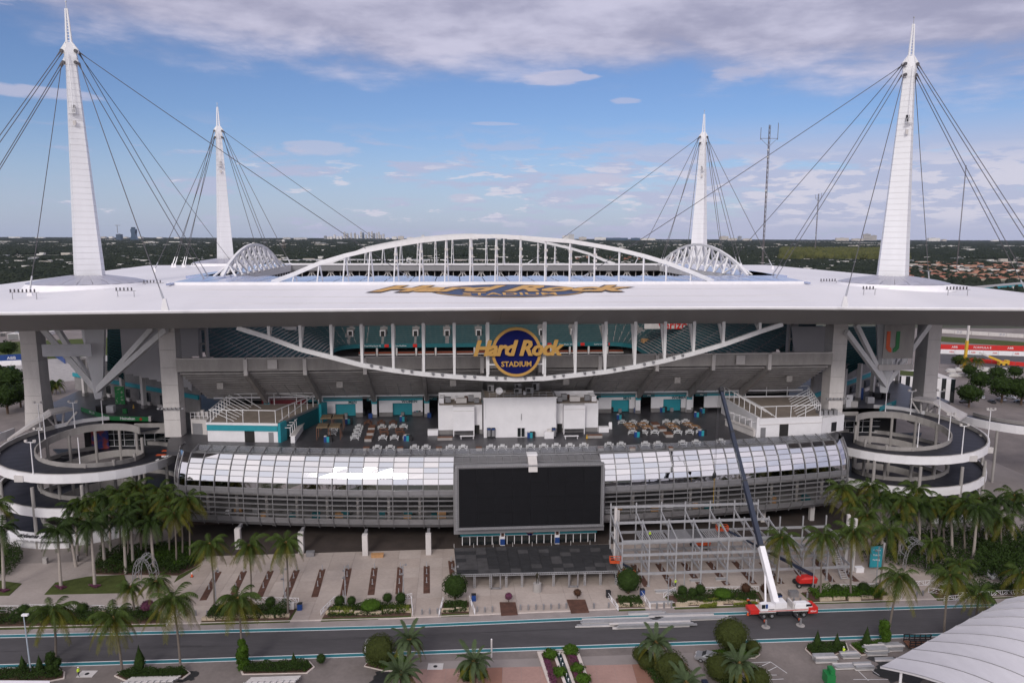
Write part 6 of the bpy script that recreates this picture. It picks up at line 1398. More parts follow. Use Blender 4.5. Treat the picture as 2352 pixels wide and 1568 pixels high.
# thatched shelters
def shelter(px, py, label):
    p = PU(px, py, 22); t = thing('thatched_shelter', label, 'shelter', tuple(st(p.x, p.y, 22)), 'thatched shelters on the terrace')
    for k in range(2): b = MB(st); b.loft([[(p.x - 3.4 + k * 3.4, p.y - 1.6, 25.3), (p.x - .1 + k * 3.4, p.y - 1.6, 25.3), (p.x - .1 + k * 3.4, p.y + 1.6, 25.5), (p.x - 3.4 + k * 3.4, p.y + 1.6, 25.5)], [(p.x - 3.2 + k * 3.4, p.y - 1.4, 25.7), (p.x - .3 + k * 3.4, p.y - 1.4, 25.8), (p.x - .3 + k * 3.4, p.y + 1.4, 26), (p.x - 3.2 + k * 3.4, p.y + 1.4, 25.9)]]); b.build('thatch_panel', M['thatch'], t)
    for dx in (-3.2, 0, 3.2):
        for dy in (-1.4, 1.4): b = MB(st); b.bar((p.x + dx, p.y + dy, 22), (p.x + dx, p.y + dy, 25.3), .16); b.build('post', M['wood'], t)
shelter(757, 1006, 'thatched shelter on posts nearer the terrace edge'); shelter(765, 984, 'thatched shelter on posts nearer the restrooms')
# ------------------------------------------------------------------ picnic tables
def picnic(m, nm, lab, round_=False):
    t = thing(nm, lab, 'picnic table', (0, 0, 0), 'picnic tables on the terrace')
    if not round_:
        for k in range(4): MB().box(-.95, .95, -.42 + k * .215, -.42 + k * .215 + .2, .72, .77).build('top_plank', m, t)
        for s in (-1, 1):
            MB().box(-.95, .95, s * .78 - .14, s * .78 + .14, .42, .47).build('bench', m, t)
            b = MB(); b.bar((s * .75, -.85, 0), (s * .75, -.3, .72), .1); b.build('leg', m, t); b = MB(); b.bar((s * .75, .85, 0), (s * .75, .3, .72), .1); b.build('leg', m, t)
            b = MB(); b.bar((s * .75, -.8, .38), (s * .75, .8, .38), .08); b.build('crossbar', m, t)
    else:
        MB().cyl((0, 0, .7), .75, .06, 12).build('round_top', m, t)
        for k in range(4):
            a = k * pi / 2 + .4; MB().cbox((cos(a) * 1.15, sin(a) * 1.15, .42), (.4, 1.0, .06), a).build('curved_bench', m, t); MB().bar((0, 0, .35), (cos(a) * 1.15, sin(a) * 1.15, .4), .07).build('arm', M['white'], t); MB().bar((cos(a) * .9, sin(a) * .9, 0), (cos(a) * .5, sin(a) * .5, .7), .08).build('leg', M['white'], t)
    return t
pw = mat('white_plastic', (.72, .72, .74), .45, var=.03); T_ = picnic(pw, 'picnic_table', 'x'); Tb = picnic(M['wood'], 'picnic_table', 'x'); Tr = picnic(M['woodl'], 'round_picnic_table', 'x', True)
for o in (T_, Tb, Tr): o.scale = (1.32,) * 3
first = {}
def put(proto, px, py, rz, label, z=22.0):
    p = P(px, py, z) + V((0, 1.0, 0))
    if proto.name not in first: first[proto.name] = 1; proto.location = p; proto.rotation_euler[2] = rz; proto['label'] = label; return proto
    return copy_tree(proto, p, rz, label)
def ordinal(i): return ['first', 'second', 'third', 'fourth', 'fifth', 'sixth', 'seventh', 'eighth', 'ninth', 'tenth', 'eleventh', 'twelfth', 'thirteenth', 'fourteenth', 'fifteenth', 'sixteenth', 'seventeenth', 'eighteenth', 'nineteenth', 'twentieth', 'twenty-first', 'twenty-second', 'twenty-third', 'twenty-fourth'][i]
L = [(823, 985.6), (820, 993.6), (817, 1002.6), (813, 1010.6)]
for i, (x, y) in enumerate(L): put(T_, x, y, .2 + pi / 2, 'white picnic table in the close row left of the wooden platforms, %s from the back' % ordinal(i))
for i, (x, y) in enumerate([(765, 990.6), (761, 999.6)]): put(T_, x, y, .2 + pi / 2, 'white picnic table %s the thatched shelter' % ('in front of' if i else 'under'))
for i, (x, y) in enumerate([(876, 985.6), (901, 985), (926, 984.6)]): put(T_, x, y, .1 + pi / 2, 'white picnic table in the back row left of the white blocks, %s from left' % ordinal(i))
for i, (x, y) in enumerate([(878, 1010.6), (904.7, 1010.6), (934, 1009.6)]): put(T_, x, y, .1 + pi / 2, 'white picnic table in the front row left of the white blocks, %s from left' % ordinal(i))
for i, (x, y) in enumerate([(844, 975.6), (874, 975.6), (902, 975.6)]): put(Tb, x, y, .1 + pi / 2, 'dark picnic table behind the white ones on the left, %s from left' % ordinal(i))
for i, (x, y) in enumerate([(880, 993.6), (916, 993.6), (882, 1001.6), (919, 1001.6)]): put(Tb, x, y, .1, 'brown picnic table in the middle rows left of the blocks, %s' % ['back left', 'back right', 'front left', 'front right'][i])
for i, (x, y) in enumerate([(865, 1034.6), (895, 1034.6), (951, 1034), (977.7, 1034), (1033.8, 1034), (1063, 1034), (1127, 1033.6), (1154, 1033.6), (1188, 1032.6), (1219, 1032), (1249, 1031.6), (1278, 1030.6), (1310, 1030.6), (1342, 1029.6), (1400, 1027.6), (1428, 1027), (1484, 1026), (1513, 1025.6), (1570, 1023.6), (1601, 1022), (1658, 1019.6)]):
    put(T_, x, y, pi / 2 - .35 * (x - 1100) / 600, 'white picnic table along the glass balustrade, %s from left' % ordinal(i))
for i, (x, y) in enumerate([(1430, 974.6), (1455, 974.6), (1482, 974.6), (1532, 973.6), (1555, 973.6), (1576, 972.6)]): put(T_, x, y, pi / 2 - .3, 'white picnic table in the back row on the right, %s from left' % ordinal(i))
for i, (x, y) in enumerate([(1454, 998.6), (1480, 998.6), (1506, 998), (1559, 997.6), (1586, 997.6), (1610, 996.6)]): put(T_, x, y, pi / 2 - .3, 'white picnic table in the front row on the right, %s from left' % ordinal(i))
for i, (x, y) in enumerate([(1446, 981), (1478, 980), (1542, 981), (1583, 980), (1453, 988), (1489, 988), (1551, 988), (1597, 986)]): put(Tr, x, y, .4, 'round timber table with white legs on the right, %s row, %s from left' % ('back' if i < 4 else 'front', ordinal(i % 4)))
def platform(px, py, w, d, label, rz=0):
    p = PU(px, py, 22); t = thing('timber_bench', label, 'bench', tuple(st(p.x, p.y, 22)), 'timber platform benches')
    for k in range(4): b = MB(st); b.box(p.x - w / 2, p.x + w / 2, p.y + k * d / 4, p.y + (k + 1) * d / 4 - .04, 22.75, 22.85); b.build('plank', M['wood'], t)
    b = MB(st); b.box(p.x - w / 2 + .05, p.x + w / 2 - .05, p.y, p.y + d - .1, 22, 22.75); b.build('concrete_base', M['conc'], t)
for i, (x, y) in enumerate([(853, 988), (850, 1000), (845, 1014)]): platform(x, y, 2.0, 3.2, 'timber topped bench block left of the brown tables, %s from the back' % ordinal(i))
for i, (x, y) in enumerate([(1508, 981), (1523, 991), (1538, 1004)]): platform(x, y, 2.2, 3.2, 'timber topped bench block in the right table group, %s from the back' % ordinal(i))
platform(1022, 1011, 4.2, 1.3, 'long timber bench before the left white wing'); platform(1367, 1006, 4.2, 1.3, 'long timber bench before the right white wing')
for x in (841, 919, 1008, 1100, 1380, 1453, 1540): platform(x, 1035, 1.6, 1.4, 'low block bench at the balustrade, near picture column %s' % {841: 'far left', 919: 'left', 1008: 'left of the screen', 1100: 'above the screen', 1380: 'right of the screen', 1453: 'right', 1540: 'far right'}[x])
# recycling bins
bt = thing('recycling_bins', 'x', 'recycling bin', (0, 0, 0), 'recycling bin trios')
for k, mm in enumerate(('blue', 'teal', 'black')): MB().box(-.95 + k * .65, -.33 + k * .65, -.35, .35, 0, 1.35).build('bin', M[mm], bt); MB().box(-.93 + k * .65, -.35 + k * .65, -.33, .33, 1.35, 1.5).build('lid', M['black'] if k else M['concl'], bt)
WH = {(830, 955): 'right of the left MEN shutter', (892, 955.6): 'left of the left WOMEN shutter', (958, 955): 'right of the left WOMEN shutter', (926, 968): 'behind the left picnic tables', (936, 1013): 'before the left picnic tables', (1220, 1005.6): 'right of the white block door', (1401, 947.6): 'left of the right MEN shutter', (1464, 947.6): 'right of the right MEN shutter', (1524, 946.6): 'left of the right WOMEN shutter', (1425, 963.6): 'behind the right picnic tables', (1466, 1004): 'before the right picnic tables on the left', (1614, 1001): 'before the right picnic tables on the right', (801, 973.6): 'right of the back thatched shelter', (753, 1015.6): 'in front of the thatched shelters', (1616, 949): 'by the last column right of WOMEN', (1603, 958): 'on open deck right of WOMEN'}
for i, ((x, y), w) in enumerate(WH.items()):
    p = P(x, y, 22) + V((0, .5, 0)); lab = 'blue, teal and black bin trio ' + w
    if i == 0: bt.location = p; bt['label'] = lab; bt.scale = (1.15,) * 3
    else: copy_tree(bt, p, random.uniform(-.1, .1), lab)
deck_box(850.6, 960, 1.2, .9, 1.4, 'blue', 'bin', 'single blue bin by the column between MEN and WOMEN', 'bin'); deck_box(985.7, 959, 1.2, .9, 1.4, 'blue', 'bin', 'single blue bin by the column right of left WOMEN', 'bin'); deck_box(719, 958, 1.1, .9, 1.4, 'blue', 'bin', 'single blue bin left of the left MEN wall', 'bin')
for i, x in enumerate((1123, 1133, 1272)):
    p = PU(x, 1006, 22); t = thing('drinks_fridge', ['left of two black fridges at the white block', 'right of two black fridges at the white block', 'lone black fridge at the right edge of the white block'][i], 'fridge', tuple(st(p.x, p.y, 22)))
    bx(p.x - .52, p.x + .52, p.y, p.y + .9, 22, 24.9, 'black', 'cabinet', t); bx(p.x - .4, p.x + .4, p.y - .05, p.y, 22.5, 24.3, 'alud', 'glass_door', t); bx(p.x - .45, p.x + .45, p.y - .06, p.y, 24.4, 24.8, 'blue', 'header', t)
t = deck_box(1261, 1007, 2.6, 1, 1.9, 'white', 'white_cabinet', 'white notice cabinet at the right foot of the white block', 'cabinet')
t = deck_box(1261, 1006, 1.2, .3, 2.6, 'concl', 'sign_card', 'small white sign card behind the white cabinet', 'sign')
for x, s in ((1073, 'left'), (1313, 'right')):
    p = PU(x, 1008, 22); t = thing('white_bench', 'white bench table under the projecting box of the %s wing' % s, 'bench', tuple(st(p.x, p.y, 22))); bx(p.x - 2, p.x + 2, p.y, p.y + .7, 22.75, 22.9, 'white', 'seat', t); bx(p.x - 2, p.x + 2, p.y + .9, p.y + 1.3, 22.45, 22.55, 'white', 'bench', t)
    for dx in (-1.7, 1.7): bx(p.x + dx - .08, p.x + dx + .08, p.y, p.y + 1.3, 22, 22.75, 'white', 'leg', t)
b = MB(); p = P(1402, 985, 22); b.add([(p.x - .5, p.y, 22), (p.x + .5, p.y, 22), (p.x + .45, p.y + .4, 24), (p.x - .45, p.y + .4, 24), (p.x - .5, p.y + .9, 22), (p.x + .5, p.y + .9, 22)], [(0, 1, 2, 3), (3, 2, 5, 4), (0, 3, 4), (1, 5, 2)]); solo(b, 'sandwich_board', M['white'], 'white A-frame sign board right of the right white wing', 'sign')
def cone(px, py, z, label, m='orange', s=1.0):
    p = P(px, py, z); t = thing('traffic_cone', label, 'cone', tuple(p)); MB().cbox(p, (.5 * s, .5 * s, .06)).build('base', M['black'], t); b = MB(); b.cyl((p.x, p.y, p.z + .06), .22 * s, .5 * s, 10, .1 * s); b.build('body', M[m], t); b = MB(); b.cyl((p.x, p.y, p.z + .06 + .5 * s), .1 * s, .3 * s, 10, .05 * s); b.build('tip', M['white'] if m == 'orange' else M[m], t)
cone(702, 963, 22, 'yellow floor cone by the maroon bar', 'yellow', 1.5); cone(1348, 1007, 22, 'yellow floor cone beside the right white bench', 'yellow', 1.4); cone(1787, 957, 22, 'yellow floor cone on the right of the terrace', 'yellow', 1.3); cone(307, 937, 22, 'yellow floor cone right of the green floral banner', 'yellow', 1.5)
# golf carts under the left ramp
for i, (x, y) in enumerate(((372, 1062), (385, 1052))):
    p = PU(x, y, 15.5); t = thing('golf_cart', '%s golf cart with orange striped roof behind the drum end' % ('front' if i == 0 else 'rear'), 'golf cart', tuple(st(p.x, p.y, 15.5)))
    bx(p.x - 1.4, p.x + 1.4, p.y - .6, p.y + .6, 15.8, 16.5, 'white', 'body', t); bx(p.x - 1.3, p.x + 1.2, p.y - .6, p.y + .6, 17.7, 17.8, 'orange', 'roof', t)
    for dx in (-1.2, 1.1):
        for dy in (-.5, .5): b = MB(st); b.bar((p.x + dx, p.y + dy, 16.5), (p.x + dx, p.y + dy, 17.7), .06); b.build('roof_post', M['black'], t); b = MB(st); b.loft([[(p.x + dx * .8 + cos(k * pi / 5) * .3, p.y + dy * 1.2 + o, 15.8 + sin(k * pi / 5) * .3) for k in range(10)] for o in (-.1, .1)]); b.build('wheel', M['tyre'], t)
    bx(p.x - .5, p.x, p.y - .5, p.y + .5, 16.5, 16.9, 'black', 'seat', t)
# ================================================================== vegetation
def hz_at(px, py, Y): r = ray(px, py); return CAMH + r.z * Y / r.y
def xat(px, py, Y): r = ray(px, py); return r.x * Y / r.y
def leaflets(b, pts, L, n, w, droop, rn, two=True):
    K = len(pts) - 1
    for i in range(n):
        t = .12 + .88 * i / (n - 1); k = min(K - 1, int(t * K)); f = t * K - k; p = pts[k].lerp(pts[k + 1], f); d = (pts[k + 1] - pts[k]).normalized(); s = d.cross(V((0, 0, 1))).normalized(); up = s.cross(d)
        l = L * (.35 + .65 * sin(pi * min(1, t * .85 + .12))) * rn.uniform(.85, 1.1)
        for sg in (-1, 1):
            a = p + s * sg * .02; e = p + (s * sg * .8 + d * .55).normalized() * l - V((0, 0, droop * l * rn.uniform(.7, 1.3))); m = (a + e) / 2 + up * l * .06; q = d * w
            b.add([a - q, a + q, m + q * 1.1, m - q * 1.1, e], [(0, 1, 2, 3), (3, 2, 4)])
def frond_mesh(name, L, rise, droop, nl, ll, w, ld, m, seed):
    rn = random.Random(seed); b = MB(); pts = []
    for i in range(9): t = i / 8; pts.append(V((L * (t - .12 * t * t), .06 * L * sin(t * 2 + seed) * t, L * (rise * t - droop * t ** 2.3))))
    b.tube(pts, .07, 3, .015); leaflets(b, pts, ll, nl, w, ld, rn); return b.mesh(name, m)
FM = dict(
 coco=[frond_mesh('frond', 4.9, r, d, 32, 1.15, .055, .8, M[m], s) for r, d, m, s in ((.95, .75, 'frond', 1), (.55, .95, 'frond', 2), (.15, .95, 'frondy', 3), (-.25, .75, 'frondy', 4))],
 royal=[frond_mesh('frond', 4.6, r, d, 34, 1.1, .06, .7, M[m], s) for r, d, m, s in ((.9, .6, 'frondr', 5), (.5, .95, 'frondr', 6), (.05, .95, 'frondr', 7), (-.35, .8, 'frond', 8))],
 date=[frond_mesh('frond', 3.9, r, d, 34, .75, .05, .1, M[m], s) for r, d, m, s in ((1.1, .45, 'frondd', 9), (.75, .75, 'frondd', 10), (.35, .8, 'frondd', 11), (.05, .85, 'frondy', 12))])
rp = random.Random(11)
def palm(kind, crown, foot, label, sc_=1.0, z0=.1, group=None):
    f = P(*foot, z0); top = V((xat(crown[0], crown[1] + 4, f.y), f.y + rp.uniform(-.4, .4), hz_at(crown[0], crown[1] + 6, f.y)))
    t = thing({'coco': 'coconut_palm', 'royal': 'royal_palm', 'date': 'date_palm'}[kind], label, 'palm tree', tuple(f), group or {'coco': 'coconut palms', 'royal': 'royal palms', 'date': 'date palms'}[kind])
    h = top.z - z0; pts = []
    for i in range(7): u = i / 6; q = f.lerp(top, u); q += V(((u - u * u) * .35 * (1 if foot[0] < 1176 else -1), 0, 0)) * (0 if kind != 'coco' else 2); pts.append(q)
    r0 = {'coco': .24, 'royal': .36, 'date': .42}[kind]; b = MB(); b.tube(pts, r0, 8, r0 * .62); b.build('trunk', M[{'coco': 'trunk', 'royal': 'trunkl', 'date': 'trunkd'}[kind]], t)
    if kind == 'royal': b = MB(); b.tube([pts[-1], pts[-1] + V((0, 0, 1.4))], .28, 8, .12); b.build('crownshaft', M['hedgeb'], t); top = top + V((0, 0, 1.1))
    if kind == 'date': b = MB(); b.blob(tuple(top - V((0, 0, .25))), (.75, .75, .85), 3, 1, .15); b.build('frond_boots', M['frondb'], t)
    if kind == 'coco': b = MB(); b.blob(tuple(top - V((0, 0, .1))), (.38, .38, .5), 3, 1, .2); b.build('crown_heart', M['frondb'], t)
    n = {'coco': (6, 7, 7, 6), 'royal': (4, 6, 6, 4), 'date': (7, 10, 11, 8)}[kind]; a0 = rp.uniform(0, 6)
    for lv, c in enumerate(n):
        for k in range(c):
            o = bpy.data.objects.new('frond', FM[kind][lv]); COL.objects.link(o); o.parent = t; o.location = top - V(f); a = a0 + lv * 1.1 + 2 * pi * k / c + rp.uniform(-.25, .25)
            o.rotation_euler = (rp.uniform(-.12, .12), rp.uniform(-.18, .18), a); s = sc_ * .94 * rp.uniform(.8, 1.1); o.scale = (s, s, s)
    return t
A_ = [('coco', (122, 1395), (128, 1506), 'coconut palm at the near kerb, leftmost in the foreground row', 1.05), ('coco', (262, 1410), (281, 1543), 'coconut palm on the island with the cone shrub, second in the foreground row', 1.0), ('coco', (397, 1371), (415, 1537), 'tall coconut palm at the right tip of the cone shrub island', 1.1),
 ('coco', (545, 1369), (556, 1534), 'coconut palm rising over the road from the climbing shrub island', 1.0), ('coco', (482, 1242), (493, 1400), 'coconut palm left of three beside the brown plaza strips', .95), ('coco', (571, 1247), (577, 1405), 'coconut palm middle of three beside the brown plaza strips', .95),
 ('coco', (657, 1239), (661, 1415), 'coconut palm right of three beside the brown plaza strips', .95), ('coco', (298, 1343), (309, 1415), 'short coconut palm at the verge before the left ladder arch', .7), ('coco', (360, 1327), (371, 1420), 'short coconut palm right of the left ladder arch', .8),
 ('royal', (130, 1221), (140, 1348), 'royal palm on the lawn before the ticket office, left one', 1.0), ('royal', (207, 1208), (218, 1345), 'royal palm on the lawn before the ticket office, right one', 1.05), ('royal', (283, 1195), (289, 1317), 'royal palm left of the left ladder arch', 1.05), ('royal', (347, 1200), (354, 1309), 'royal palm right behind the left ladder arch', 1.05),
 ('royal', (5, 1215), (9, 1353), 'royal palm cut by the left edge of the picture', 1.0), ('royal', (160, 1200), (175, 1300), 'royal palm close behind the lawn pair', 1.0),
 ('royal', (231, 1185), (241, 1304), 'royal palm in the left grove at the ticket office end', .95), ('royal', (300, 1165), (306, 1301), 'royal palm in the left grove behind the ladder arch', .95), ('coco', (330, 1140), (335, 1282), 'coconut palm at the back of the left grove', 1.0), ('coco', (400, 1172), (405, 1302), 'coconut palm at the right edge of the left grove', .95),
 ('coco', (432, 1140), (436, 1290), 'yellowish coconut palm before the left end of the glass drum', 1.05), ('coco', (225, 1140), (235, 1270), 'coconut palm before the left ramp, left one', 1.0), ('coco', (270, 1122), (276, 1268), 'coconut palm before the left ramp, tallest', 1.05), ('coco', (365, 1118), (372, 1268), 'coconut palm between left ramp and glass drum', 1.0), ('coco', (310, 1112), (322, 1262), 'coconut palm before the left ramp, right one', 1.0),
 ('coco', (-8, 1150), (0, 1290), 'coconut palm at the far left edge under the ramp', 1.0),
 ('coco', (1796, 1229), (1782, 1343), 'coconut palm behind the crane boom foot', 1.0), ('coco', (1891, 1223), (1885, 1369), 'coconut palm right of the red boom lift', 1.0), ('coco', (1961, 1216), (1954, 1369), 'coconut palm at the right corner of the steel frame', 1.0), ('coco', (2041, 1210), (2018, 1363), 'leaning coconut palm beside the teal sign', 1.05),
 ('coco', (2064, 1317), (2038, 1472), 'tall leaning coconut palm on the near right island', 1.05), ('coco', (2181, 1314), (2168, 1460), 'coconut palm rising over the road left of the white tent', 1.0), ('coco', (2249, 1356), (2240, 1440), 'coconut palm partly behind the white tent', .9), ('coco', (2345, 1307), (2332, 1377), 'coconut palm at the right picture edge by the far kerb', .95),
 ('royal', (2066, 1190), (2066, 1283), 'royal palm left of the right ladder arch', 1.0), ('royal', (2160, 1172), (2155, 1250), 'royal palm behind the right ladder arch', 1.05), ('royal', (2243, 1168), (2234, 1293), 'royal palm right of the right ladder arch', 1.05), ('royal', (2331, 1160), (2324, 1252), 'royal palm near the right picture edge', 1.0),
 ('royal', (2290, 1150), (2284, 1258), 'royal palm between the two rightmost ones', .95), ('coco', (1935, 1115), (1940, 1262), 'yellow green coconut palm before the right end of the drum', 1.05), ('coco', (1999, 1110), (2003, 1258), 'coconut palm before the right ramp, left one', 1.0), ('coco', (2047, 1128), (2050, 1255), 'coconut palm before the right ramp, second', 1.0), ('coco', (2105, 1118), (2108, 1250), 'coconut palm before the right ramp, third', 1.0),
 ('coco', (2167, 1145), (2170, 1262), 'coconut palm before the right ramp, fourth', 1.0), ('royal', (2110, 1160), (2112, 1270), 'royal palm in the thick of the right grove', 1.0), ('coco', (2251, 1140), (2254, 1240), 'coconut palm at the right foot of the right ramp', 1.0), ('coco', (2328, 1130), (2330, 1235), 'coconut palm behind the rightmost royal palms', 1.0), ('coco', (1992, 1178), (1996, 1300), 'coconut palm behind the teal sign', .95), ('coco', (2205, 1290), (2200, 1345), 'short coconut palm by the dark hedge at right', .8), ('coco', (2140, 1240), (2145, 1305), 'short coconut palm inside the right ladder arch', .8),
 ('date', (940, 1465), (940, 1524), 'date palm beside the large round tree at left centre', 1.0), ('date', (921, 1540), (925, 1600), 'low date palm in the bottom left foreground', 1.05), ('date', (1088, 1517), (1090, 1590), 'date palm on the pink plaza left of the fountain', 1.0), ('date', (1507, 1470), (1507, 1536), 'date palm over the dark hedge right of the fountain', 1.0), ('date', (1699, 1517), (1700, 1580), 'date palm beside the silver car', 1.0), ('date', (1575, 1560), (1578, 1620), 'date palm cut by the bottom edge right of the fountain', .95)]
for a in A_: palm(*a[:5])
for i, (x, y, k) in enumerate(((195, 1150, 0), (250, 1150, 1), (290, 1140, 0), (345, 1150, 1), (385, 1135, 0), (415, 1160, 0), (175, 1165, 1), (320, 1180, 0))): palm(('coco', 'royal')[k], (x, y), (x + 4, 1275 + i % 3 * 6), 'palm filling the left grove between ramp and drum, %s listed from left' % nth(sorted((195, 250, 290, 345, 385, 415, 175, 320)).index(x)))
for i, (x, y, k) in enumerate(((1960, 1145, 0), (2025, 1150, 1), (2075, 1145, 0), (2140, 1150, 0), (2185, 1175, 1), (2215, 1145, 0), (2265, 1180, 1), (2300, 1185, 0))): palm(('coco', 'royal')[k], (x, y), (x + 2, 1268 + i % 3 * 6), 'palm filling the right grove below the ramp, %s from left' % nth(i))
# leafy masses: many small leaf faces over a dark core
def leafmesh(name, m, n, leaf, seed, rad=(1, 1, 1), rough=.12, flat=False, core=.9):
    rn = random.Random(seed); b = MB(); b.blob((0, 0, 0), tuple(r * core for r in rad), seed, 2, rough)
    for i in range(n):
        z = rn.uniform(-1, 1) if not flat else rn.uniform(-.2, 1); a = rn.uniform(0, 2 * pi); s = sqrt(1 - z * z); k = rn.uniform(.9, 1.06) * (1 + rough * NZ.noise(V((s * cos(a) * 2.2, s * sin(a) * 2.2, z * 2.2 + seed))) * 2)
        p = V((s * cos(a) * rad[0] * k, s * sin(a) * rad[1] * k, z * rad[2] * k)); nn = V((s * cos(a), s * sin(a), z)) + V((rn.uniform(-.8, .8), rn.uniform(-.8, .8), rn.uniform(-.5, .8))); nn.normalize()
        u = nn.cross(V((rn.uniform(-1, 1), rn.uniform(-1, 1), rn.uniform(-1, 1)))).normalized() * leaf; v = nn.cross(u).normalized() * leaf * .6; b.add([p - u, p + v, p + u, p - v], [(0, 1, 2, 3)])
    return b.mesh(name, m)
LMS = {}
def lm(key):
    if key not in LMS:
        mm, n, leaf, rough, rad = {'ball': ('hedge', 900, .07, .06, (1, 1, .95)), 'loose': ('hedge', 700, .13, .2, (1, 1, .85)), 'bright': ('hedgeb', 600, .15, .25, (1, 1, 1)), 'cone': ('hedge', 600, .08, .1, (1, 1, 1)), 'red': ('hedger', 500, .1, .1, (1, 1, .9)), 'flower': ('magenta', 500, .12, .1, (1, 1, .9)), 'lime': ('hedgel', 500, .12, .2, (1, 1, .6)), 'dome': ('hedgeb', 900, .06, .03, (1, 1, .75)), 'big': ('olive', 2600, .045, .05, (1, 1, .9)), 'tree': ('hedge', 1500, .09, .22, (1, 1, .8))}[mm_ := key]
        LMS[key] = leafmesh('crown', M[mm], n, leaf, len(LMS) + 3, rad, rough)
        if key == 'cone':
            for v_ in LMS[key].vertices: k = max(.05, (1.05 - v_.co.z) / 1.7); v_.co.x *= k; v_.co.y *= k
    return LMS[key]
def bush(key, px, py, r, label, z0=.2, lift=.6, name=None, stem=True, sz=None, cat='bush', grp=None, sy=None):
    p = P(px, py, z0); t = thing(name or {'ball': 'clipped_bush', 'cone': 'cone_bush', 'big': 'clipped_round_tree', 'tree': 'tree'}.get(key, 'shrub'), label, cat, tuple(p), grp)
    o = bpy.data.objects.new('crown', lm(key)); COL.objects.link(o); o.parent = t; sz = sz or r; o.scale = (r, sy or r, sz); o.location = (0, 0, lift + sz * (.85 if not stem or lift > .3 else .6)); o.rotation_euler[2] = rp.uniform(0, 6)
    if stem: MB().cyl((p.x, p.y, p.z), max(.08, r * .09), lift + .4 * sz, 6).build('stem', M['trunkd'], t)
    return t
BU = [('ball', 1045, 1375, 2.7, 'dense round tree left of the entrance steps', .9, 'tree'), ('ball', 1443, 1362, 2.7, 'dense round tree right of the black stage', .9, 'tree'), ('ball', 622, 1396, 1.15, 'clipped round bush behind the left planting bed', .5, 0), ('ball', 780, 1393, 1.15, 'clipped round bush left of the low dome bush', .5, 0), ('ball', 808, 1391, .95, 'smaller clipped bush just left of the low dome bush', .5, 0),
 ('dome', 852, 1402, 2.3, 'wide bright green clipped dome bush in the left middle bed', .3, 0), ('ball', 890, 1385, 1.05, 'clipped bush right of the left dome bush, first', .5, 0), ('ball', 921, 1387, 1.2, 'clipped bush right of the left dome bush, second', .5, 0), ('flower', 1168, 1381, .8, 'small magenta flowering tree in the left brown planter', .6, 0), ('red', 1326, 1373, .85, 'small dull flowering tree in the right brown planter', .6, 0),
 ('ball', 1567, 1369, 1.15, 'clipped bush in the bed before the steel frame, left', .5, 0), ('ball', 1590, 1372, 1.05, 'clipped bush in the bed before the steel frame, middle', .5, 0), ('ball', 1608, 1368, 1.2, 'clipped bush in the bed before the steel frame, right', .5, 0), ('dome', 1660, 1374, 2.1, 'wide bright green clipped dome bush before the steel frame', .3, 0),
 ('red', 1712, 1365, 1.1, 'reddish round bush right of the dome bush', .7, 0), ('red', 1758, 1367, 1.15, 'reddish round bush left of the crane boom foot', .7, 0), ('ball', 1922, 1366, 1.15, 'clipped round bush in the bed right of the crane', .5, 0), ('ball', 1983, 1364, 1.3, 'clipped round bush at the right end of that bed', .5, 0), ('ball', 56, 1412, 1.15, 'clipped round bush in the long left verge', .3, 0), ('flower', 340, 1405, 1.35, 'dark magenta bush on the left verge', .2, 0), ('ball', 190, 1408, 1.2, 'round shrub in the middle of the long left verge', .2, 0), ('ball', 105, 1416, 1.3, 'round shrub left of the middle of the left verge', .2, 0),
 ('big', 872, 1530, 2.9, 'large clipped round tree by the left date palm', 1.0, 'tree'), ('big', 1678, 1500, 3.2, 'large clipped round tree right of centre on the near side', 1.2, 'tree'), ('big', 1540, 1560, 2.9, 'large round bush in the dark hedge strip', .1, 0), ('big', 1652, 1558, 2.6, 'large round bush beside the silver car', .1, 0), ('big', 1729, 1500, 1.5, 'round bush at the tip of the small island', .1, 0), ('big', 1470, 1516, 1.5, 'round bush at the left tip of the dark hedge strip', .1, 0), ('big', 1484, 1534, 1.6, 'second round bush in the dark hedge strip', .1, 0), ('big', 1560, 1590, 2.6, 'round bush low in the dark hedge strip', .1, 0), ('big', 1740, 1580, 2.2, 'round bush cut by the bottom edge at right', .1, 0), ('ball', 738, 1522, 0.9, 'small round bush in the second near island', .2, 0), ('ball', 1073, 1560, 1.6, 'round bush under the date palm on the pink plaza', .1, 0), ('ball', 1105, 1556, 1.2, 'smaller round bush beside the pink plaza date palm', .1, 0),
 ('cone', 53, 1541, .85, 'pointed bush leftmost on the near left island', 0, 0), ('cone', 92, 1543, .9, 'pointed bush in the middle of the near left island', 0, 0), ('cone', 322, 1538, 1.3, 'large pointed bush on the island with three palms', 0, 0), ('cone', 675, 1527, .7, 'pointed bush on the climbing shrub island', 0, 0), ('cone', 1876, 1488, 1.0, 'pointed bush left on the near right island', 0, 0), ('cone', 1921, 1490, .9, 'pointed bush right on the near right island', 0, 0), ('cone', 1989, 1488, 1.2, 'pointed bush on the second near right island', 0, 0),
 ('bright', 1264, 1508, 1.3, 'round dome in the left fountain bed, back', 0, 0), ('bright', 1286, 1548, 1.2, 'round dome in the left fountain bed, front', 0, 0), ('bright', 1311, 1500, 1.4, 'round dome in the right fountain bed, back', 0, 0), ('bright', 1326, 1540, 1.2, 'round dome in the right fountain bed, middle', 0, 0), ('bright', 1340, 1566, 1.3, 'round dome in the right fountain bed, front', 0, 0)]
for k, x, y, r, lab, lift, cat in BU:
    tall = r * 2.1 if k == 'cone' else r * .62 if (k == 'bright' and y > 1490) else r * .55 if k == 'dome' else None
    bush(k, x, y, r, lab, .2, lift, None, lift > .3, tall, cat or 'bush')
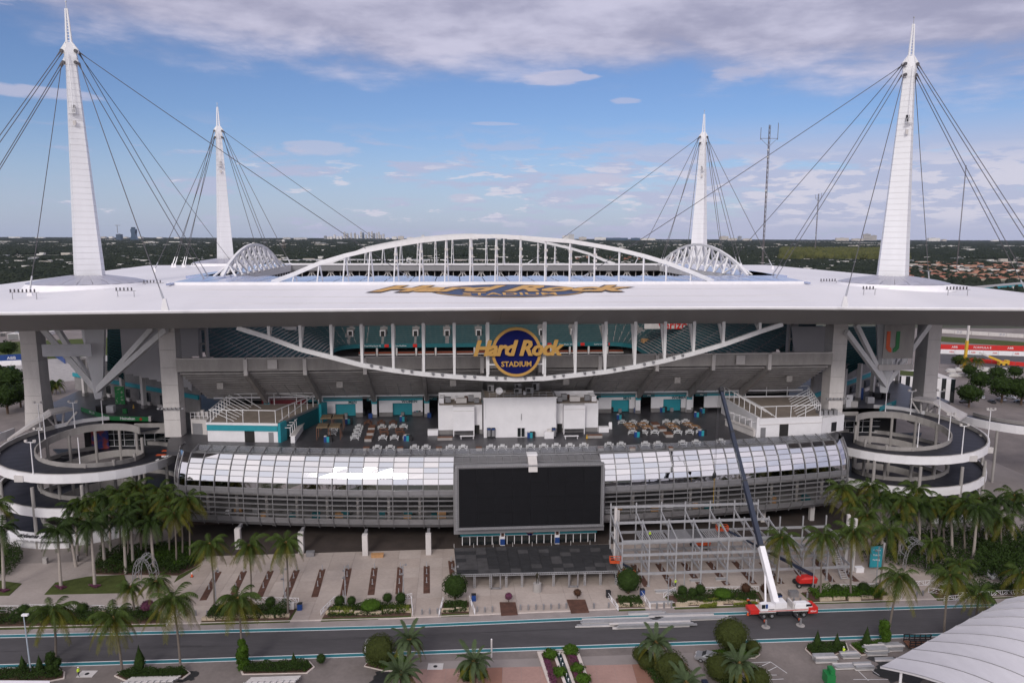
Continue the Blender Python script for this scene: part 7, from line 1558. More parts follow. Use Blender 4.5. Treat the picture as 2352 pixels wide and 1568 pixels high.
# climbing shrubs, tall and uneven
for i, (x, y, h, lab) in enumerate(((560, 1535, 5.2, 'tall bright green climbing shrub on the near island left of centre'), (124, 1545, 3.4, 'tall dark climbing shrub on the near left island'), (2033, 1482, 4.6, 'tall climbing shrub at the right tip of the near right island'))):
    p = P(x, y, .2); t = thing('climbing_shrub', lab, 'shrub', tuple(p), 'climbing shrubs'); MB().cyl(tuple(p), .12, h * .7, 6).build('stem', M['trunkd'], t)
    for k in range(7):
        o = bpy.data.objects.new('leaf_cluster', lm('bright' if i != 1 else 'loose')); COL.objects.link(o); o.parent = t; s = rp.uniform(.7, 1.15) * (1.1 if 1 < k < 5 else .8); o.scale = (s, s, s * .9); o.location = (rp.uniform(-.5, .5), rp.uniform(-.4, .4), .5 + h * k / 7); o.rotation_euler = (rp.uniform(0, 6), 0, rp.uniform(0, 6))
def mass(poly_px, h, m, n, leaf, name, z0=.2, seed=0, kind='stuff', P_=P, jit=.5):
    rn = random.Random(seed + 17); b = MB(); q = [P(x, y, z0) for x, y in poly_px]; xs = [p.x for p in q]; ys = [p.y for p in q]; c = 0; tries = 0
    def inside(x, y):
        r = False; j = len(q) - 1
        for i in range(len(q)):
            if (q[i].y > y) != (q[j].y > y) and x < (q[j].x - q[i].x) * (y - q[i].y) / (q[j].y - q[i].y) + q[i].x: r = not r
            j = i
        return r
    while c < n and tries < n * 6:
        tries += 1; x, y = rn.uniform(min(xs), max(xs)), rn.uniform(min(ys), max(ys))
        if not inside(x, y): continue
        c += 1; hh = h * (.55 + .9 * max(0, .5 + NZ.noise(V((x * .45, y * .45, seed))))); z = z0 + hh * (1 - rn.random() ** 2 * .9); nn = V((rn.uniform(-1, 1), rn.uniform(-1.4, .6), rn.uniform(.0, 1.2))).normalized(); u = nn.cross(V((rn.uniform(-1, 1), rn.uniform(-1, 1), rn.uniform(-1, 1)))).normalized() * leaf; v = nn.cross(u).normalized() * leaf * .6; p = V((x, y, z)); b.add([p - u, p + v, p + u, p - v], [(0, 1, 2, 3)])
    return b.build(name, M[m], kind=kind)
def inn(q, f=.93, dy=-2): c = (sum(p[0] for p in q) / len(q), sum(p[1] for p in q) / len(q)); return [(lerp(c[0], p[0], f), lerp(c[1] + dy, p[1] + dy, f * .9)) for p in q]
for i, (k, m, h, n) in enumerate((('a', 'hedge', 1.2, 9000), ('b', 'hedge', 1.5, 6000), ('c', 'hedge', .7, 3000), ('d', 'hedge', .6, 1500), ('e', 'hedge', .6, 1500), ('f', 'hedge', .9, 4200), ('g', 'hedgeb', 1.3, 5500), ('h', 'hedge', 1.4, 5500))): mass(inn(BEDS[k], .88, -4), h, m, n, .16, 'bed_shrubs', .2, i)
for i, q in enumerate(([(757, 1412), (757, 1398), (818, 1398), (818, 1410)], [(876, 1408), (876, 1394), (940, 1393), (940, 1407)], [(1605, 1396), (1620, 1379), (1650, 1379), (1645, 1395)], [(1685, 1390), (1692, 1378), (1735, 1385), (1740, 1391)], [(90, 1432), (120, 1422), (220, 1424), (210, 1436)])): mass(q, .55, 'hedgel', 1600, .15, 'lime_groundcover', .2, 30 + i)
mass([(213, 1318), (223, 1296), (233, 1275), (332, 1262), (441, 1255), (470, 1283), (451, 1300), (408, 1321)], 1.9, 'hedge', 12000, .2, 'understorey_hedge', .2, 40); mass([(330, 1290), (380, 1262), (450, 1258), (460, 1290), (400, 1312)], 1.6, 'hedgeb', 3500, .2, 'understorey_hedge', .3, 41)
mass([(-60, 1330), (-60, 1262), (45, 1262), (55, 1285), (20, 1325)], 2.0, 'hedge', 5000, .2, 'understorey_hedge', .2, 42)
mass([(1975, 1290), (2040, 1240), (2110, 1228), (2400, 1222), (2400, 1270), (2300, 1330), (2180, 1335), (2060, 1300)], 2.4, 'hedge', 16000, .24, 'understorey_hedge', .2, 43)
mass([(2230, 1330), (2250, 1260), (2420, 1270), (2420, 1350)], 3.6, 'hedge', 9000, .24, 'dark_thicket', .2, 44)
for i, q in enumerate(ISL): mass(inn(q, .93, -1), .75 if i != 3 else 1.0, ('hedge', 'hedge', 'hedge', 'hedgeb', 'hedge', 'hedgeb', 'hedgeb')[i], 4500 if i < 3 else 3200, .13, 'island_shrubs', .2, 50 + i)
mass([(1459, 1508), (1488, 1502), (1600, 1600), (1520, 1600)], 1.0, 'hedge', 5000, .15, 'hedge_strip', .1, 60); mass([(1632, 1545), (1655, 1530), (1760, 1600), (1690, 1610)], .9, 'hedge', 4000, .15, 'hedge_strip', .1, 61)
mass([(1244, 1503), (1258, 1502), (1290, 1600), (1272, 1600)], .4, 'magenta', 1800, .12, 'flower_carpet', .3, 62); mass([(1302, 1500), (1320, 1499), (1360, 1600), (1335, 1600)], .4, 'magenta', 2000, .12, 'flower_carpet', .3, 63)
for i, q in enumerate(((140, 1349), (218, 1346), (9, 1356))): x, y = q; mass([(x - 15, y), (x, y - 4), (x + 15, y), (x, y + 6)], .4, 'magenta', 500, .12, 'flower_ring', .15, 70 + i)
# stone blocks in front of the beds
si = 0
sb = thing('stone_block', 'x', 'stone block', (0, 0, 0), 'limestone blocks in the beds'); b = MB(); b.loft([[(-1.55, -.42, 0), (1.5, -.45, 0), (1.55, .42, 0), (-1.5, .4, 0)], [(-1.5, -.38, .62), (1.42, -.4, .66), (1.48, .36, .6), (-1.45, .34, .64)]]); b.build('block', M['stone'], sb)
blocks = [(480, 1423, 'in the left bed'), (514, 1421, 'in the left bed'), (548, 1417, 'in the left bed'), (582, 1416, 'in the left bed'), (615, 1417.5, 'in the left bed'), (650, 1416, 'in the left bed'), (764, 1409, 'under the left dome bush'), (796, 1408, 'under the left dome bush'), (829, 1410, 'under the left dome bush'), (862, 1410, 'under the left dome bush'), (896, 1406, 'under the left dome bush'), (931, 1405, 'under the left dome bush'),
 (1029, 1404, 'under the left round tree'), (1062, 1402, 'under the left round tree'), (1432, 1392, 'under the right round tree'), (1466, 1391, 'under the right round tree'), (1566, 1390, 'before the steel frame'), (1592, 1387, 'before the steel frame'), (1620, 1389, 'before the steel frame'), (1646, 1387, 'before the steel frame'), (1673, 1384, 'before the steel frame'), (1700, 1386, 'before the steel frame'), (1729, 1384, 'before the steel frame'),
 (1896, 1378, 'right of the crane'), (1926, 1376, 'right of the crane'), (1962, 1377, 'right of the crane'), (1991, 1374, 'right of the crane'), (2040, 1375, 'right of the crane'), (229, 1409, 'on the left verge'), (387, 1416, 'at the end of the left verge')]
cnt = {}
for i, (x, y, w) in enumerate(blocks):
    cnt[w] = cnt.get(w, 0) + 1; lab = 'pale limestone block %s, %s from left' % (w, ordinal(cnt[w] - 1)); p = P(x, y, .15)
    if i == 0: sb.location = p; sb['label'] = lab; sb.rotation_euler[2] = .05; sb.scale = (.9, .9, 1.1)
    else: copy_tree(sb, p, .05 + rp.uniform(-.05, .05), lab)
# ================================================================== plaza furniture and works
# brown cover strips with short posts
ST = [((502, 1312.5), (466, 1378)), ((560.5, 1311), (530, 1377)), ((622, 1310), (593.5, 1374.5)), ((681.7, 1308.4), (656, 1372)), ((740.8, 1306.6), (722.6, 1370.6)), ((801, 1304.7), (788, 1368.3)), ((860.6, 1303), (852, 1366)), ((919.8, 1301.4), (915.6, 1363.6)), ((980, 1299), (980, 1362)), ((1036, 1287), (1044, 1352)),
 ((1454, 1296), (1486.6, 1346.8)), ((1511, 1293.6), (1543.7, 1346)), ((1569.6, 1292), (1609.8, 1344)), ((1626.7, 1289.7), (1670.8, 1343)), ((1686, 1288.4), (1733, 1341)), ((1748.6, 1291), (1795, 1340)), ((1810, 1285), (1853, 1338)), ((1870, 1282), (1912, 1336)), ((1917, 1290), (1968, 1335))]
for i, (a, c) in enumerate(ST):
    A, C = P(*a, .1), P(*c, .1); d = (C - A).normalized(); n_ = V((-d.y, d.x, 0)) * .72; w = 'left of the black stage' if a[0] < 1100 else 'under the steel frame'
    t = thing('ground_cover_strip', 'long brown cover strip with short posts on the plaza %s, %s from left' % (w, ordinal(i if i < 10 else i - 10)), 'ground strip', tuple(A), 'brown strips across the plaza')
    for k in range(4):
        p, q = A.lerp(C, k / 4 + .004), A.lerp(C, (k + 1) / 4 - .004); b = MB(); b.poly([xy(p + n_), xy(q + n_), xy(q - n_), xy(p - n_)], .1, .15); b.build('cover_plate', M['rust'], t)
    for f in (.02, .3, .62, .98)[:4 if i % 2 else 3]: p = A.lerp(C, f); b = MB(); b.bar((p.x, p.y, .15), (p.x, p.y, 1.35), .16); b.cbox((p.x, p.y, .15), (.4, .4, .05)); b.build('post', M['galv'], t)
# black stage deck on perforated legs
sg_ = thing('stage_deck', 'large black boarded stage platform on perforated steel legs before the entrance', 'stage', tuple(P(1230, 1330)))
q0, q1, q2, q3 = P(1049.5, 1317, 3.6), P(1419, 1308.5, 3.6), P(1399, 1249, 3.6), P(1043, 1258, 3.6)
def sgp(a, t): return q0.lerp(q1, a).lerp(q3.lerp(q2, a), t)
for i in range(15):
    for j in range(7):
        b = MB(); p = [sgp(i / 15 + .0008, j / 7 + .002), sgp((i + 1) / 15 - .0008, j / 7 + .002), sgp((i + 1) / 15 - .0008, (j + 1) / 7 - .002), sgp(i / 15 + .0008, (j + 1) / 7 - .002)]; z = 3.5 + rp.uniform(0, .025)
        b.poly([xy(x) for x in p], z, z + .1); b.build('deck_board', M['fdeck2'] if rp.random() < .22 else M['fdeck'], sg_)
b = MB(); b.poly([xy(q0), xy(q1), xy(q2), xy(q3)], 3.2, 3.49); b.build('deck_frame', M['black'], sg_)
def pbeam(b, p, q, w):
    b.bar(p, q, w); return b
for tt, n in ((.0, 11), (.45, 9), (.93, 9)):
    for k in range(n):
        p = sgp(.01 + .98 * k / (n - 1), tt); b = MB(); 
        for dx in (-.18, .18): b.bar((p.x + dx, p.y, .1), (p.x + dx, p.y, 3.2), .11)
        for z in range(7): b.bar((p.x - .18, p.y, .3 + z * .45), (p.x + .18, p.y, .3 + z * .45), .14)
        b.build('perforated_leg', M['galv'], sg_)
b = MB(); a, c = sgp(0, -.004), sgp(1, -.004)
for z in (3.0, 3.45): b.bar((a.x, a.y, z), (c.x, c.y, z), .12)
for k in range(90): p = a.lerp(c, k / 89); b.bar((p.x, p.y, 3.0), (p.x, p.y, 3.45), .12)
b.build('edge_beam', M['galv'], sg_)
for k in range(9): p = sgp(k / 8, 1.0); b = MB(); b.bar((p.x, p.y, 3.6), (p.x, p.y, 4.7), .08); b.build('guard_post', M['concl'], sg_)
for f in (.24, .72):
    p = sgp(f, -.01); t = thing('portal_support', 'dark U shaped steel portal at the %s front of the black stage' % ('left' if f < .5 else 'right'), 'steel frame', (p.x, p.y - .6, .1))
    for dx in (-1.0, 1.0): b = MB(); b.bar((p.x + dx, p.y - .6, .1), (p.x + dx, p.y - .6, 3.3), .3); b.build('upright', M['alud'], t)
    b = MB(); b.bar((p.x - 1, p.y - .6, .35), (p.x + 1, p.y - .6, .35), .3); b.build('sill', M['alud'], t)
# bronze statue on a round plinth
p = P(1234, 1357, .1); t = thing('statue', 'dark bronze standing figure on a pale round plinth before the stage', 'statue', tuple(p)); MB().cyl(tuple(p), .95, 1.9, 16, .9).build('plinth', M['conc'], t)
def figure(p, h, mats, pose, parent=None, seed=0):
    # one continuous skinned body; vests and helmets are its children
    s = h / 1.8; J = dict(pel=(0, 0, .95), ch=(0, .02, 1.3), nk=(0, .02, 1.5), hd=(0, 0, 1.62), tp=(0, 0, 1.76), sl=(-.19, 0, 1.43), sr=(.19, 0, 1.43), hl=(-.1, 0, .9), hr=(.1, 0, .9), kl=(-.12, -.03, .5), kr=(.12, -.03, .5), fl=(-.13, .02, .06), fr=(.13, .02, .06), tl=(-.13, -.16, .03), tr=(.13, -.16, .03), el=(-.27, .03, 1.16), er=(.27, .03, 1.16), wl=(-.27, -.1, .93), wr=(.27, -.1, .93), dl=(-.27, -.14, .84), dr=(.27, -.14, .84))
    J.update(pose); R = dict(pel=.15, ch=.17, nk=.065, hd=.095, tp=.07, sl=.075, sr=.075, hl=.1, hr=.1, kl=.07, kr=.07, fl=.05, fr=.05, tl=.04, tr=.04, el=.045, er=.045, wl=.035, wr=.035, dl=.04, dr=.04)
    E = [('pel', 'ch'), ('ch', 'nk'), ('nk', 'hd'), ('hd', 'tp'), ('ch', 'sl'), ('ch', 'sr'), ('sl', 'el'), ('el', 'wl'), ('wl', 'dl'), ('sr', 'er'), ('er', 'wr'), ('wr', 'dr'), ('pel', 'hl'), ('pel', 'hr'), ('hl', 'kl'), ('kl', 'fl'), ('fl', 'tl'), ('hr', 'kr'), ('kr', 'fr'), ('fr', 'tr')]
    K = list(J); me = bpy.data.meshes.new('body'); me.from_pydata([tuple(c * s for c in J[k]) for k in K], [(K.index(a), K.index(c)) for a, c in E], []); o = bpy.data.objects.new('body', me); COL.objects.link(o)
    sk = o.modifiers.new('skin', 'SKIN'); me.skin_vertices[0].data
    for i, k in enumerate(K): me.skin_vertices[0].data[i].radius = (R[k] * s, R[k] * s * (.75 if k in ('ch', 'pel') else 1)); me.skin_vertices[0].data[i].use_root = k == 'pel'
    o.modifiers.new('sub', 'SUBSURF').levels = 1; o.modifiers['sub'].render_levels = 1
    m2 = bpy.data.meshes.new_from_object(o.evaluated_get(bpy.context.evaluated_depsgraph_get())); bpy.data.objects.remove(o); m2.name = 'body'; m2.materials.clear()
    for m in mats: m2.materials.append(m)
    if len(mats) > 1:
        for f in m2.polygons: c = f.center; f.material_index = 1 if c.z > 1.5 * s or (c.z < .95 * s and abs(c.x) > .21 * s) else 0 if c.z < .95 * s else 2
    o = bpy.data.objects.new('body', m2); COL.objects.link(o); return o, s
o, s = figure(None, 2.6, [M['bronze']], dict(el=(-.33, -.05, 1.2), wl=(-.2, -.25, 1.3), dl=(-.15, -.3, 1.35), er=(.36, .02, 1.2), wr=(.42, -.1, .98), dr=(.43, -.13, .9))); o.parent = t; o.location = (0, 0, 1.9)
jean = mat('dark_trousers', (.03, .035, .05), .9, var=.1)
def person(px, py, z, rz, label, vest='hiviz', helmet='white', pose={}, base=None):
    p = base or P(px, py, z); t = thing('person', label, 'person', tuple(p), None, rz); o, s = figure(None, 1.8, [jean, M['skin'], M[vest]], pose); o.parent = t
    b = MB(); b.loft([[(cos(a * pi / 4) * w, sin(a * pi / 4) * w * .78, zz) for a in range(8)] for zz, w in ((.93, .2), (1.15, .19), (1.35, .225), (1.47, .2))]); v = b.build('vest', M[vest]); v.parent = t
    if helmet: b = MB(); b.blob((0, 0, 1.72), (.14, .16, .1), 1, 1, 0); v = b.build('helmet', M[helmet]); v.parent = t
    return t
walk_ = dict(kl=(-.12, -.12, .5), fl=(-.13, -.25, .07), tl=(-.13, -.42, .06), kr=(.12, .02, .5), fr=(.13, .28, .1), tr=(.13, .16, .03))
tool_ = dict(er=(.28, -.1, 1.2), wr=(.2, -.35, 1.2), dr=(.17, -.42, 1.22), el=(-.27, -.08, 1.18), wl=(-.12, -.3, 1.2), dl=(-.08, -.38, 1.22))
person(181, 1552, 0, 1.2, 'worker in yellow vest walking at the bottom left', pose=walk_)
person(1551, 1346, .1, .5, 'worker in yellow vest standing between brown strips before the frame', pose=tool_)
person(940, 1519, 0, 0, 'worker in lime helmet behind the left date palm', 'white', 'hiviz'); person(915, 1521, 0, .4, 'worker in white helmet left of the lime helmeted one', 'hiviz', 'white')
person(1937, 1504, 0, 2, 'worker in yellow vest beside the stacked steel at right', pose=tool_)
# steel frame under construction
fr = thing('grandstand_scaffold', 'galvanised steel grandstand frame of posts and beams under construction', 'scaffold', tuple(P(1700, 1335)))
vf = PU(1608, 1341, .1).y; us = [PU(x, 1341, .1).x for x in (1424, 1486.6, 1549, 1608.6, 1670.8, 1732, 1791.5, 1850, 1909, 1968.5)]
rows = [vf, vf + 6.2, vf + 12.4]; zt_ = [11.4, 13.2, 15.0]; lv = [3.1, 7.6, 11.0]; G = M['galv']
for r, v in enumerate(rows):
    for i, u in enumerate(us):
        h = zt_[r] - (0 if i < 7 else 4.5); b = MB(st); b.bar((u, v, .1), (u, v, h), .3); b.cbox((u, v, .1), (.7, .7, .12)); b.build('post', G, fr)
    for z in lv[:2] + ([11.2 + r * 1.4] if r else [10.8]):
        for i in range(len(us) - 1):
            if z > 9 and i > 5: continue
            b = MB(st); b.bar((us[i] + .16, v, z), (us[i + 1] - .16, v, z), .24, .58); b.build('beam', G, fr)
for r in range(2):
    for i, u in enumerate(us):
        for z in lv:
            if z > 9 and i > 6: continue
            b = MB(st); b.bar((u, rows[r] + .16, z + .1), (u, rows[r + 1] - .16, z + (.1 if z < 9 else 1.5)), .22, .5); b.build('cross_beam', G, fr)
        if i < 9 and r == 0:
            b = MB(st)
            for k in range(5): b.bar((u + .2, rows[0] + 1.2 * k, 3.4 + .75 * k), (u + .2, rows[0] + 1.2 * (k + 1), 3.4 + .75 * k), .18); b.bar((u + .2, rows[0] + 1.2 * (k + 1), 3.4 + .75 * k), (u + .2, rows[0] + 1.2 * (k + 1), 3.4 + .75 * (k + 1)), .18)
            b.build('stepped_raker', G, fr)
for i in (1, 3, 4):
    for k in range(12 if i != 4 else 10): x = lerp(us[i], us[i + 1], .04 + k * .08); b = MB(st); b.box(x, x + .22, rows[1] + .3, rows[2] - .4, 7.9, 8.05); b.build('joist', G, fr)
b = MB(st); b.box(us[2] + .5, us[3] + 3.5, rows[1] + .5, rows[2] - .5, 7.95, 8.05); b.build('floor_sheet', M['alud'], fr)
for x, y0, h in ((1411, 1313, 15.5), (1421, 1322, 14)): p = PU(x, 1308, .1); b = MB(st); b.bar((p.x, p.y + (x - 1411) * .2, .1), (p.x, p.y + (x - 1411) * .2, h), .62); b.build('heavy_post', M['concl'], fr)
for x, h in ((1940, 14), (1957, 13)): p = PU(x, 1310, .1); b = MB(st); b.bar((p.x, p.y, .1), (p.x, p.y, h), .62); b.build('heavy_post', M['concl'], fr)
person(0, 0, 0, .3, 'worker in yellow vest standing on the frame floor at left', base=st(us[1] + 2.2, rows[1] + 1.5, 8.05))
sc_w = thing('stair_tower', 'pale steel site stair leaning inside the frame at right', 'stairs', tuple(P(1940, 1330)))
p = PU(1940, 1330, .1)
for k in range(14): b = MB(st); b.box(p.x - .7, p.x + .7, p.y + k * .38, p.y + k * .38 + .3, .3 + k * .36, .36 + k * .36); b.build('tread', M['concl'], sc_w)
for dx in (-.75, .75): b = MB(st); b.bar((p.x + dx, p.y, .2), (p.x + dx, p.y + 5.4, 5.2), .16, .3); b.build('stringer', G, sc_w)
# stacks of steel
def stack(px, py, L, n, w, label, rz=None, m='galv', z=0):
    p = P(px, py, z); rz = TH * .8 if rz is None else rz; t = thing('steel_stack', label, 'steel stack', tuple(p), 'stacks of steel sections')
    for k in range(n):
        for j in range(3):
            b = MB(); o = (j - 1) * w / 3; b.cbox((p.x - sin(rz) * o + rp.uniform(-.4, .4) * (L / 8), p.y + cos(rz) * o, z + .06 + k * .3), (L * rp.uniform(.88, 1), w / 3.3, .2), rz + rp.uniform(-.012, .012)); b.build('steel_section', M[m] if (k + j) % 3 else M['concl'], t)
for a in ((1427, 1427, 17, 2, 1.6, 'long stack of grey steel on the road, leftmost'), (1403, 1436, 16, 1, 1.0, 'low row of grey steel at the left end of the road stacks'), (1499, 1437, 17, 3, 1.8, 'tallest long stack of grey steel on the road, nearest'), (1585, 1422, 17, 2, 1.2, 'long stack of grey steel on the road, right'), (1565, 1412, 14, 1, 1.2, 'thin stack of steel by the far teal line'), (1599, 1358 + 60, 13, 1, .9, 'thin row of steel behind the right road stack'), (1483, 1408, 8, 1, 1.2, 'flat sheet stack across the far teal line'),
          (1530, 1360, 5, 2, .9, 'short steel stack on the plaza left of the bushes'), (1518, 1384, 6, 1, .9, 'white steel channel on the plaza edge'), (1894, 1517, 4.5, 4, 1.6, 'stacked steel left of the worker at right'), (1951, 1508, 3.6, 3, 1.4, 'stacked steel just right of the worker'), (2010, 1500, 4.4, 5, 1.8, 'tall steel stack left of the white tent'), (2046, 1491, 4.4, 4, 1.6, 'tall steel stack touching the white tent outline'), (1941, 1532, 4.6, 2, 1.4, 'low steel stack in the parking lot'), (1982, 1534, 3.5, 3, 1.6, 'loose steel stack by the oil stain'), (2032, 1515, 4, 1, 1.2, 'flat steel stack before the tent'),
          (1597, 1335, 2.6, 2, .9, 'bundle of pipes on a brown strip, left'), (1657, 1332, 2.6, 2, .9, 'bundle of pipes on a brown strip, right')): stack(*a)
# zigzag white barriers
def fence(p0, p1, label, h=1.15, z=.1):
    a, c = P(*p0, z), P(*p1, z); L = (c - a).length; n = max(1, int(L / 2.4)); t = thing('lattice_barrier', label, 'fence', tuple(a), 'white lattice barriers')
    for k in range(n):
        p, q = a.lerp(c, k / n), a.lerp(c, (k + 1) / n); b = MB(); u = V((0, 0, 1))
        for (s_, e_) in ((p, p + u * h), (p + u * h, q + u * h), (p + u * .12, q + u * .12), (p, p.lerp(q, .5) + u * h), (p.lerp(q, .5) + u * h, q), (p.lerp(q, .25), p.lerp(q, .5) + u * h * .55), (p.lerp(q, .75) + u * h, p.lerp(q, .9) + u * .2)): b.bar(s_, e_, .075)
        b.build('fence_panel', M['white'], t)
    b = MB(); b.bar(c, c + V((0, 0, h)), .09); b.build('end_post', M['white'], t)
FN = [((0, 1402), (60, 1402), 'at the far left walk'), ((55, 1399), (240, 1401), 'along the left walk'), ((246, 1402), (360, 1404), 'by the left ladder arch'), ((382, 1437), (418, 1404), 'slanting down at the left steps'), ((586, 1382), (686, 1384), 'behind the left bed'), ((737, 1412), (768, 1381), 'slanting left of the dome bush'), ((768, 1381), (790, 1380), 'short piece above the dome bush'), ((930, 1376), (946, 1373), 'short piece right of the dome bush'), ((945, 1380), (948, 1412), 'descending right of the left middle bed'),
 ((1008, 1416), (1018, 1380), 'left of the left round tree'), ((1078, 1378), (1091, 1412), 'right of the left round tree'), ((1395, 1370), (1420, 1402), 'left of the right round tree'), ((1473, 1368), (1494, 1398), 'right of the right round tree'), ((1524, 1372), (1552, 1358), 'at the plaza left of the frame bed'), ((1620, 1359), (1742, 1357), 'behind the dome bush before the frame'), ((1902, 1353), (2015, 1350), 'behind the bed right of the crane'), ((2045, 1355), (2070, 1378), 'slanting at the right steps'), ((2132, 1360), (2172, 1366), 'at the top of the right verge'), ((2168, 1380), (2245, 1374), 'along the right verge'), ((2100, 1345), (2200, 1340), 'behind the right verge'), ((2200, 1372), (2352, 1364), 'at the far right verge')]
for p0, p1, w in FN: fence(p0, p1, 'white zigzag lattice barrier ' + w)
# bollards
bo = thing('bollard', 'x', 'bollard', (0, 0, 0), 'bollards at the plaza edge'); MB().cyl((0, 0, 0), .2, 1.15, 10).build('post', M['alud'], bo); MB().cyl((0, 0, 1.15), .2, .08, 10, .12).build('cap', M['alud'], bo)
BX = [(403, 1411), (424, 1412), (450, 1413), (476, 1414), (969.5, 1410), (987, 1409), (1005, 1408), (1096, 1404), (1113.5, 1405), (1131, 1404), (1195.5, 1400), (1213.4, 1400), (1231, 1399), (1248.5, 1398.5), (1265.5, 1398), (1283.7, 1397), (1300.5, 1396), (1364, 1396), (1398, 1395), (1508.5, 1396), (1525, 1395), (1542, 1394), (1808, 1386), (1823, 1384), (1838, 1383), (1854, 1372), (2105, 1370), (2119, 1367)]
def zone(x): return 'left steps' if x < 500 else 'gap right of the dome bush' if x < 1010 else 'gap left of the flower planter' if x < 1140 else 'row between the two brown planters' if x < 1310 else 'gap right of the right brown planter' if x < 1420 else 'gap right of the right round tree' if x < 1600 else 'walk behind the crane' if x < 1900 else 'right steps'
cnt = {}
for i, (x, y) in enumerate(BX):
    z_ = zone(x); cnt[z_] = cnt.get(z_, 0) + 1; lab = 'grey steel bollard in the %s, %s from left' % (z_, ordinal(cnt[z_] - 1))
    if i == 0: bo.location = P(x, y, .1); bo['label'] = lab
    else: copy_tree(bo, P(x, y, .1), 0, lab)
# plaza lamp posts
def lamp(px, py, top, label, m='galv'):
    f = P(px, py, .1); h = hz_at(px, top, f.y); t = thing('plaza_lamp', label, 'lamp post', tuple(f), 'multi head lamp posts on the plaza'); b = MB(); b.cyl(tuple(f), .13, h, 8, .09); b.build('pole', M[m], t)
    for k in range(3): a = k * 2.2; z = h * (.98 - .12 * k); b = MB(); b.bar((f.x, f.y, z), (f.x + cos(a) * .6, f.y + sin(a) * .6, z + .1), .08); b.cbox((f.x + cos(a) * .6, f.y + sin(a) * .6, z), (.4, .3, .3), a); b.build('lamp_head', M['alud'], t)
for x, y, tp, w in ((497, 1392, 1310, 'beside the left of three palms'), (654, 1388, 1306, 'beside the right of three palms'), (794, 1394, 1300, 'in the dome bush bed'), (927, 1372, 1296, 'at the eighth brown strip'), (1046, 1372, 1300, 'at the left corner of the stage'), (1534, 1388, 1325, 'left before the steel frame'), (1571, 1350, 1282, 'in the frame at centre'), (1719, 1352, 1282, 'in the frame left of the crane'), (1867, 1352, 1278, 'in the frame by the red lift'), (2012, 1345, 1255, 'by the teal sign')): lamp(x, y, tp, 'slim grey lamp post ' + w)
f = P(71, 1541, .1); t = thing('street_lamp', 'tall pale blue grey street lamp post at the bottom left', 'lamp post', tuple(f)); h = hz_at(54, 1413, f.y); xt = xat(54, 1413, f.y); MB().bar(tuple(f), (xt, f.y, h), .3, n=8, w2=.16).build('pole', mat('pale_blue_steel', (.35, .40, .46), .5), t); MB().cbox((xt + .3, f.y, h), (1.1, .5, .3)).build('lamp_head', M['white'], t)
f = P(1129, 1508, .1); t = thing('marker_post', 'plain white post behind the pink plaza date palm', 'post', tuple(f)); MB().cyl(tuple(f), .16, 3.6, 8).build('pole', M['concl'], t); MB().cyl((f.x, f.y, 3.7), .16, .1, 8, .06).build('cap', M['white'], t)
# ladder truss arches
def ladder(px0, px1, py, ht, label):
    a, c = P(px0, py, .1), P(px1, py, .1); t = thing('ladder_arch', label, 'arch', tuple(a), 'aluminium ladder arches'); n = 16
    for dy in (0, 2.6):
        pts = [V((lerp(a.x, c.x, .5 - .5 * cos(pi * k / n)), a.y + dy, .1 + ht * sin(pi * k / n) ** .7)) for k in range(n + 1)]
        for k in range(n):
            b = MB(); p, q = pts[k], pts[k + 1]; d = (q - p).normalized(); s_ = V((-d.z, 0, d.x)) * .32; b.bar(p - s_, q - s_, .12); b.bar(p + s_, q + s_, .12); b.bar(p - s_, q + s_, .08); b.build('truss_section', M['alud'], t)
    for k in range(2, n - 1, 2): p = pts[k]; b = MB(); b.bar((p.x, a.y, p.z), (p.x, a.y + 2.6, p.z), .14); b.build('rung', M['galv'], t)
ladder(309, 352, 1358, 7.6, 'silver ladder truss arch over the left walk'); ladder(2076, 2130, 1308, 6.8, 'silver ladder truss arch over the right walk')
# teal sign board, bins, crates
f = P(2010, 1306, .1); t = thing('site_sign', 'tall teal information board with white lettering by the leaning palm', 'sign', tuple(f)); MB().cbox((f.x, f.y, .6), (2.9, .25, 5.2), TH).build('board', M['teal'], t); MB().cbox((f.x + 1.7, f.y, .1), (.35, .35, 6.6), TH).build('side_post', M['concl'], t)
for k, w in enumerate(('^  Gate', 'Tickets', 'Parking')): text(w, V((f.x, f.y - .2, 4.9 - k * 1.2)), UX, UP, .62, M['white'], t, .02)
for x, y, m, lab in ((689, 1399, 'blue', 'blue wheeled bin right of the left bed'), (671, 1398, 'concl', 'pale box beside the blue wheeled bin'), (1088, 1378, 'blue', 'blue bin right of the left round tree'), (1475, 1366, 'blue', 'blue bin right of the right round tree'), (1397, 1370, 'black', 'black bin left of the right round tree'), (1789, 1378, 'blue', 'blue bin behind the crane boom'), (1822, 1368, 'alud', 'grey steel crate behind the crane'), (175, 1288, 'conc', 'concrete litter bin before the ticket office, left'), (326, 1305, 'conc', 'concrete litter bin at the left grove'), (105, 1293, 'conc', 'concrete litter bin in the middle before the ticket office'), (867, 1278, 'woodl', 'stack of pale timber before the white column'), (1101, 1272, 'conc', 'concrete litter bin by the stage corner'), (713, 1276, 'alud', 'grey cage on the plaza by the second column'), (1972, 1312, 'white', 'small white and green crate at the frame corner'), (1618, 1580, 'darkblue', 'dark bin pair beside the silver car')):
    p = P(x, y, .1); t = thing('bin' if 'bin' in lab else 'crate', lab, 'bin' if 'bin' in lab else 'crate', tuple(p)); w = (2.9, 1.2, .7) if 'timber' in lab else (1.9, 1.2, 1.1) if 'crate' in lab or 'cage' in lab else (.95, .9, 1.35)
    MB().cbox(tuple(p), w, TH).build('body', M[m], t); MB().cbox((p.x, p.y, p.z + w[2]), (w[0] * 1.06, w[1] * 1.06, .1), TH).build('lid', M['black'] if m == 'blue' else M[m], t)
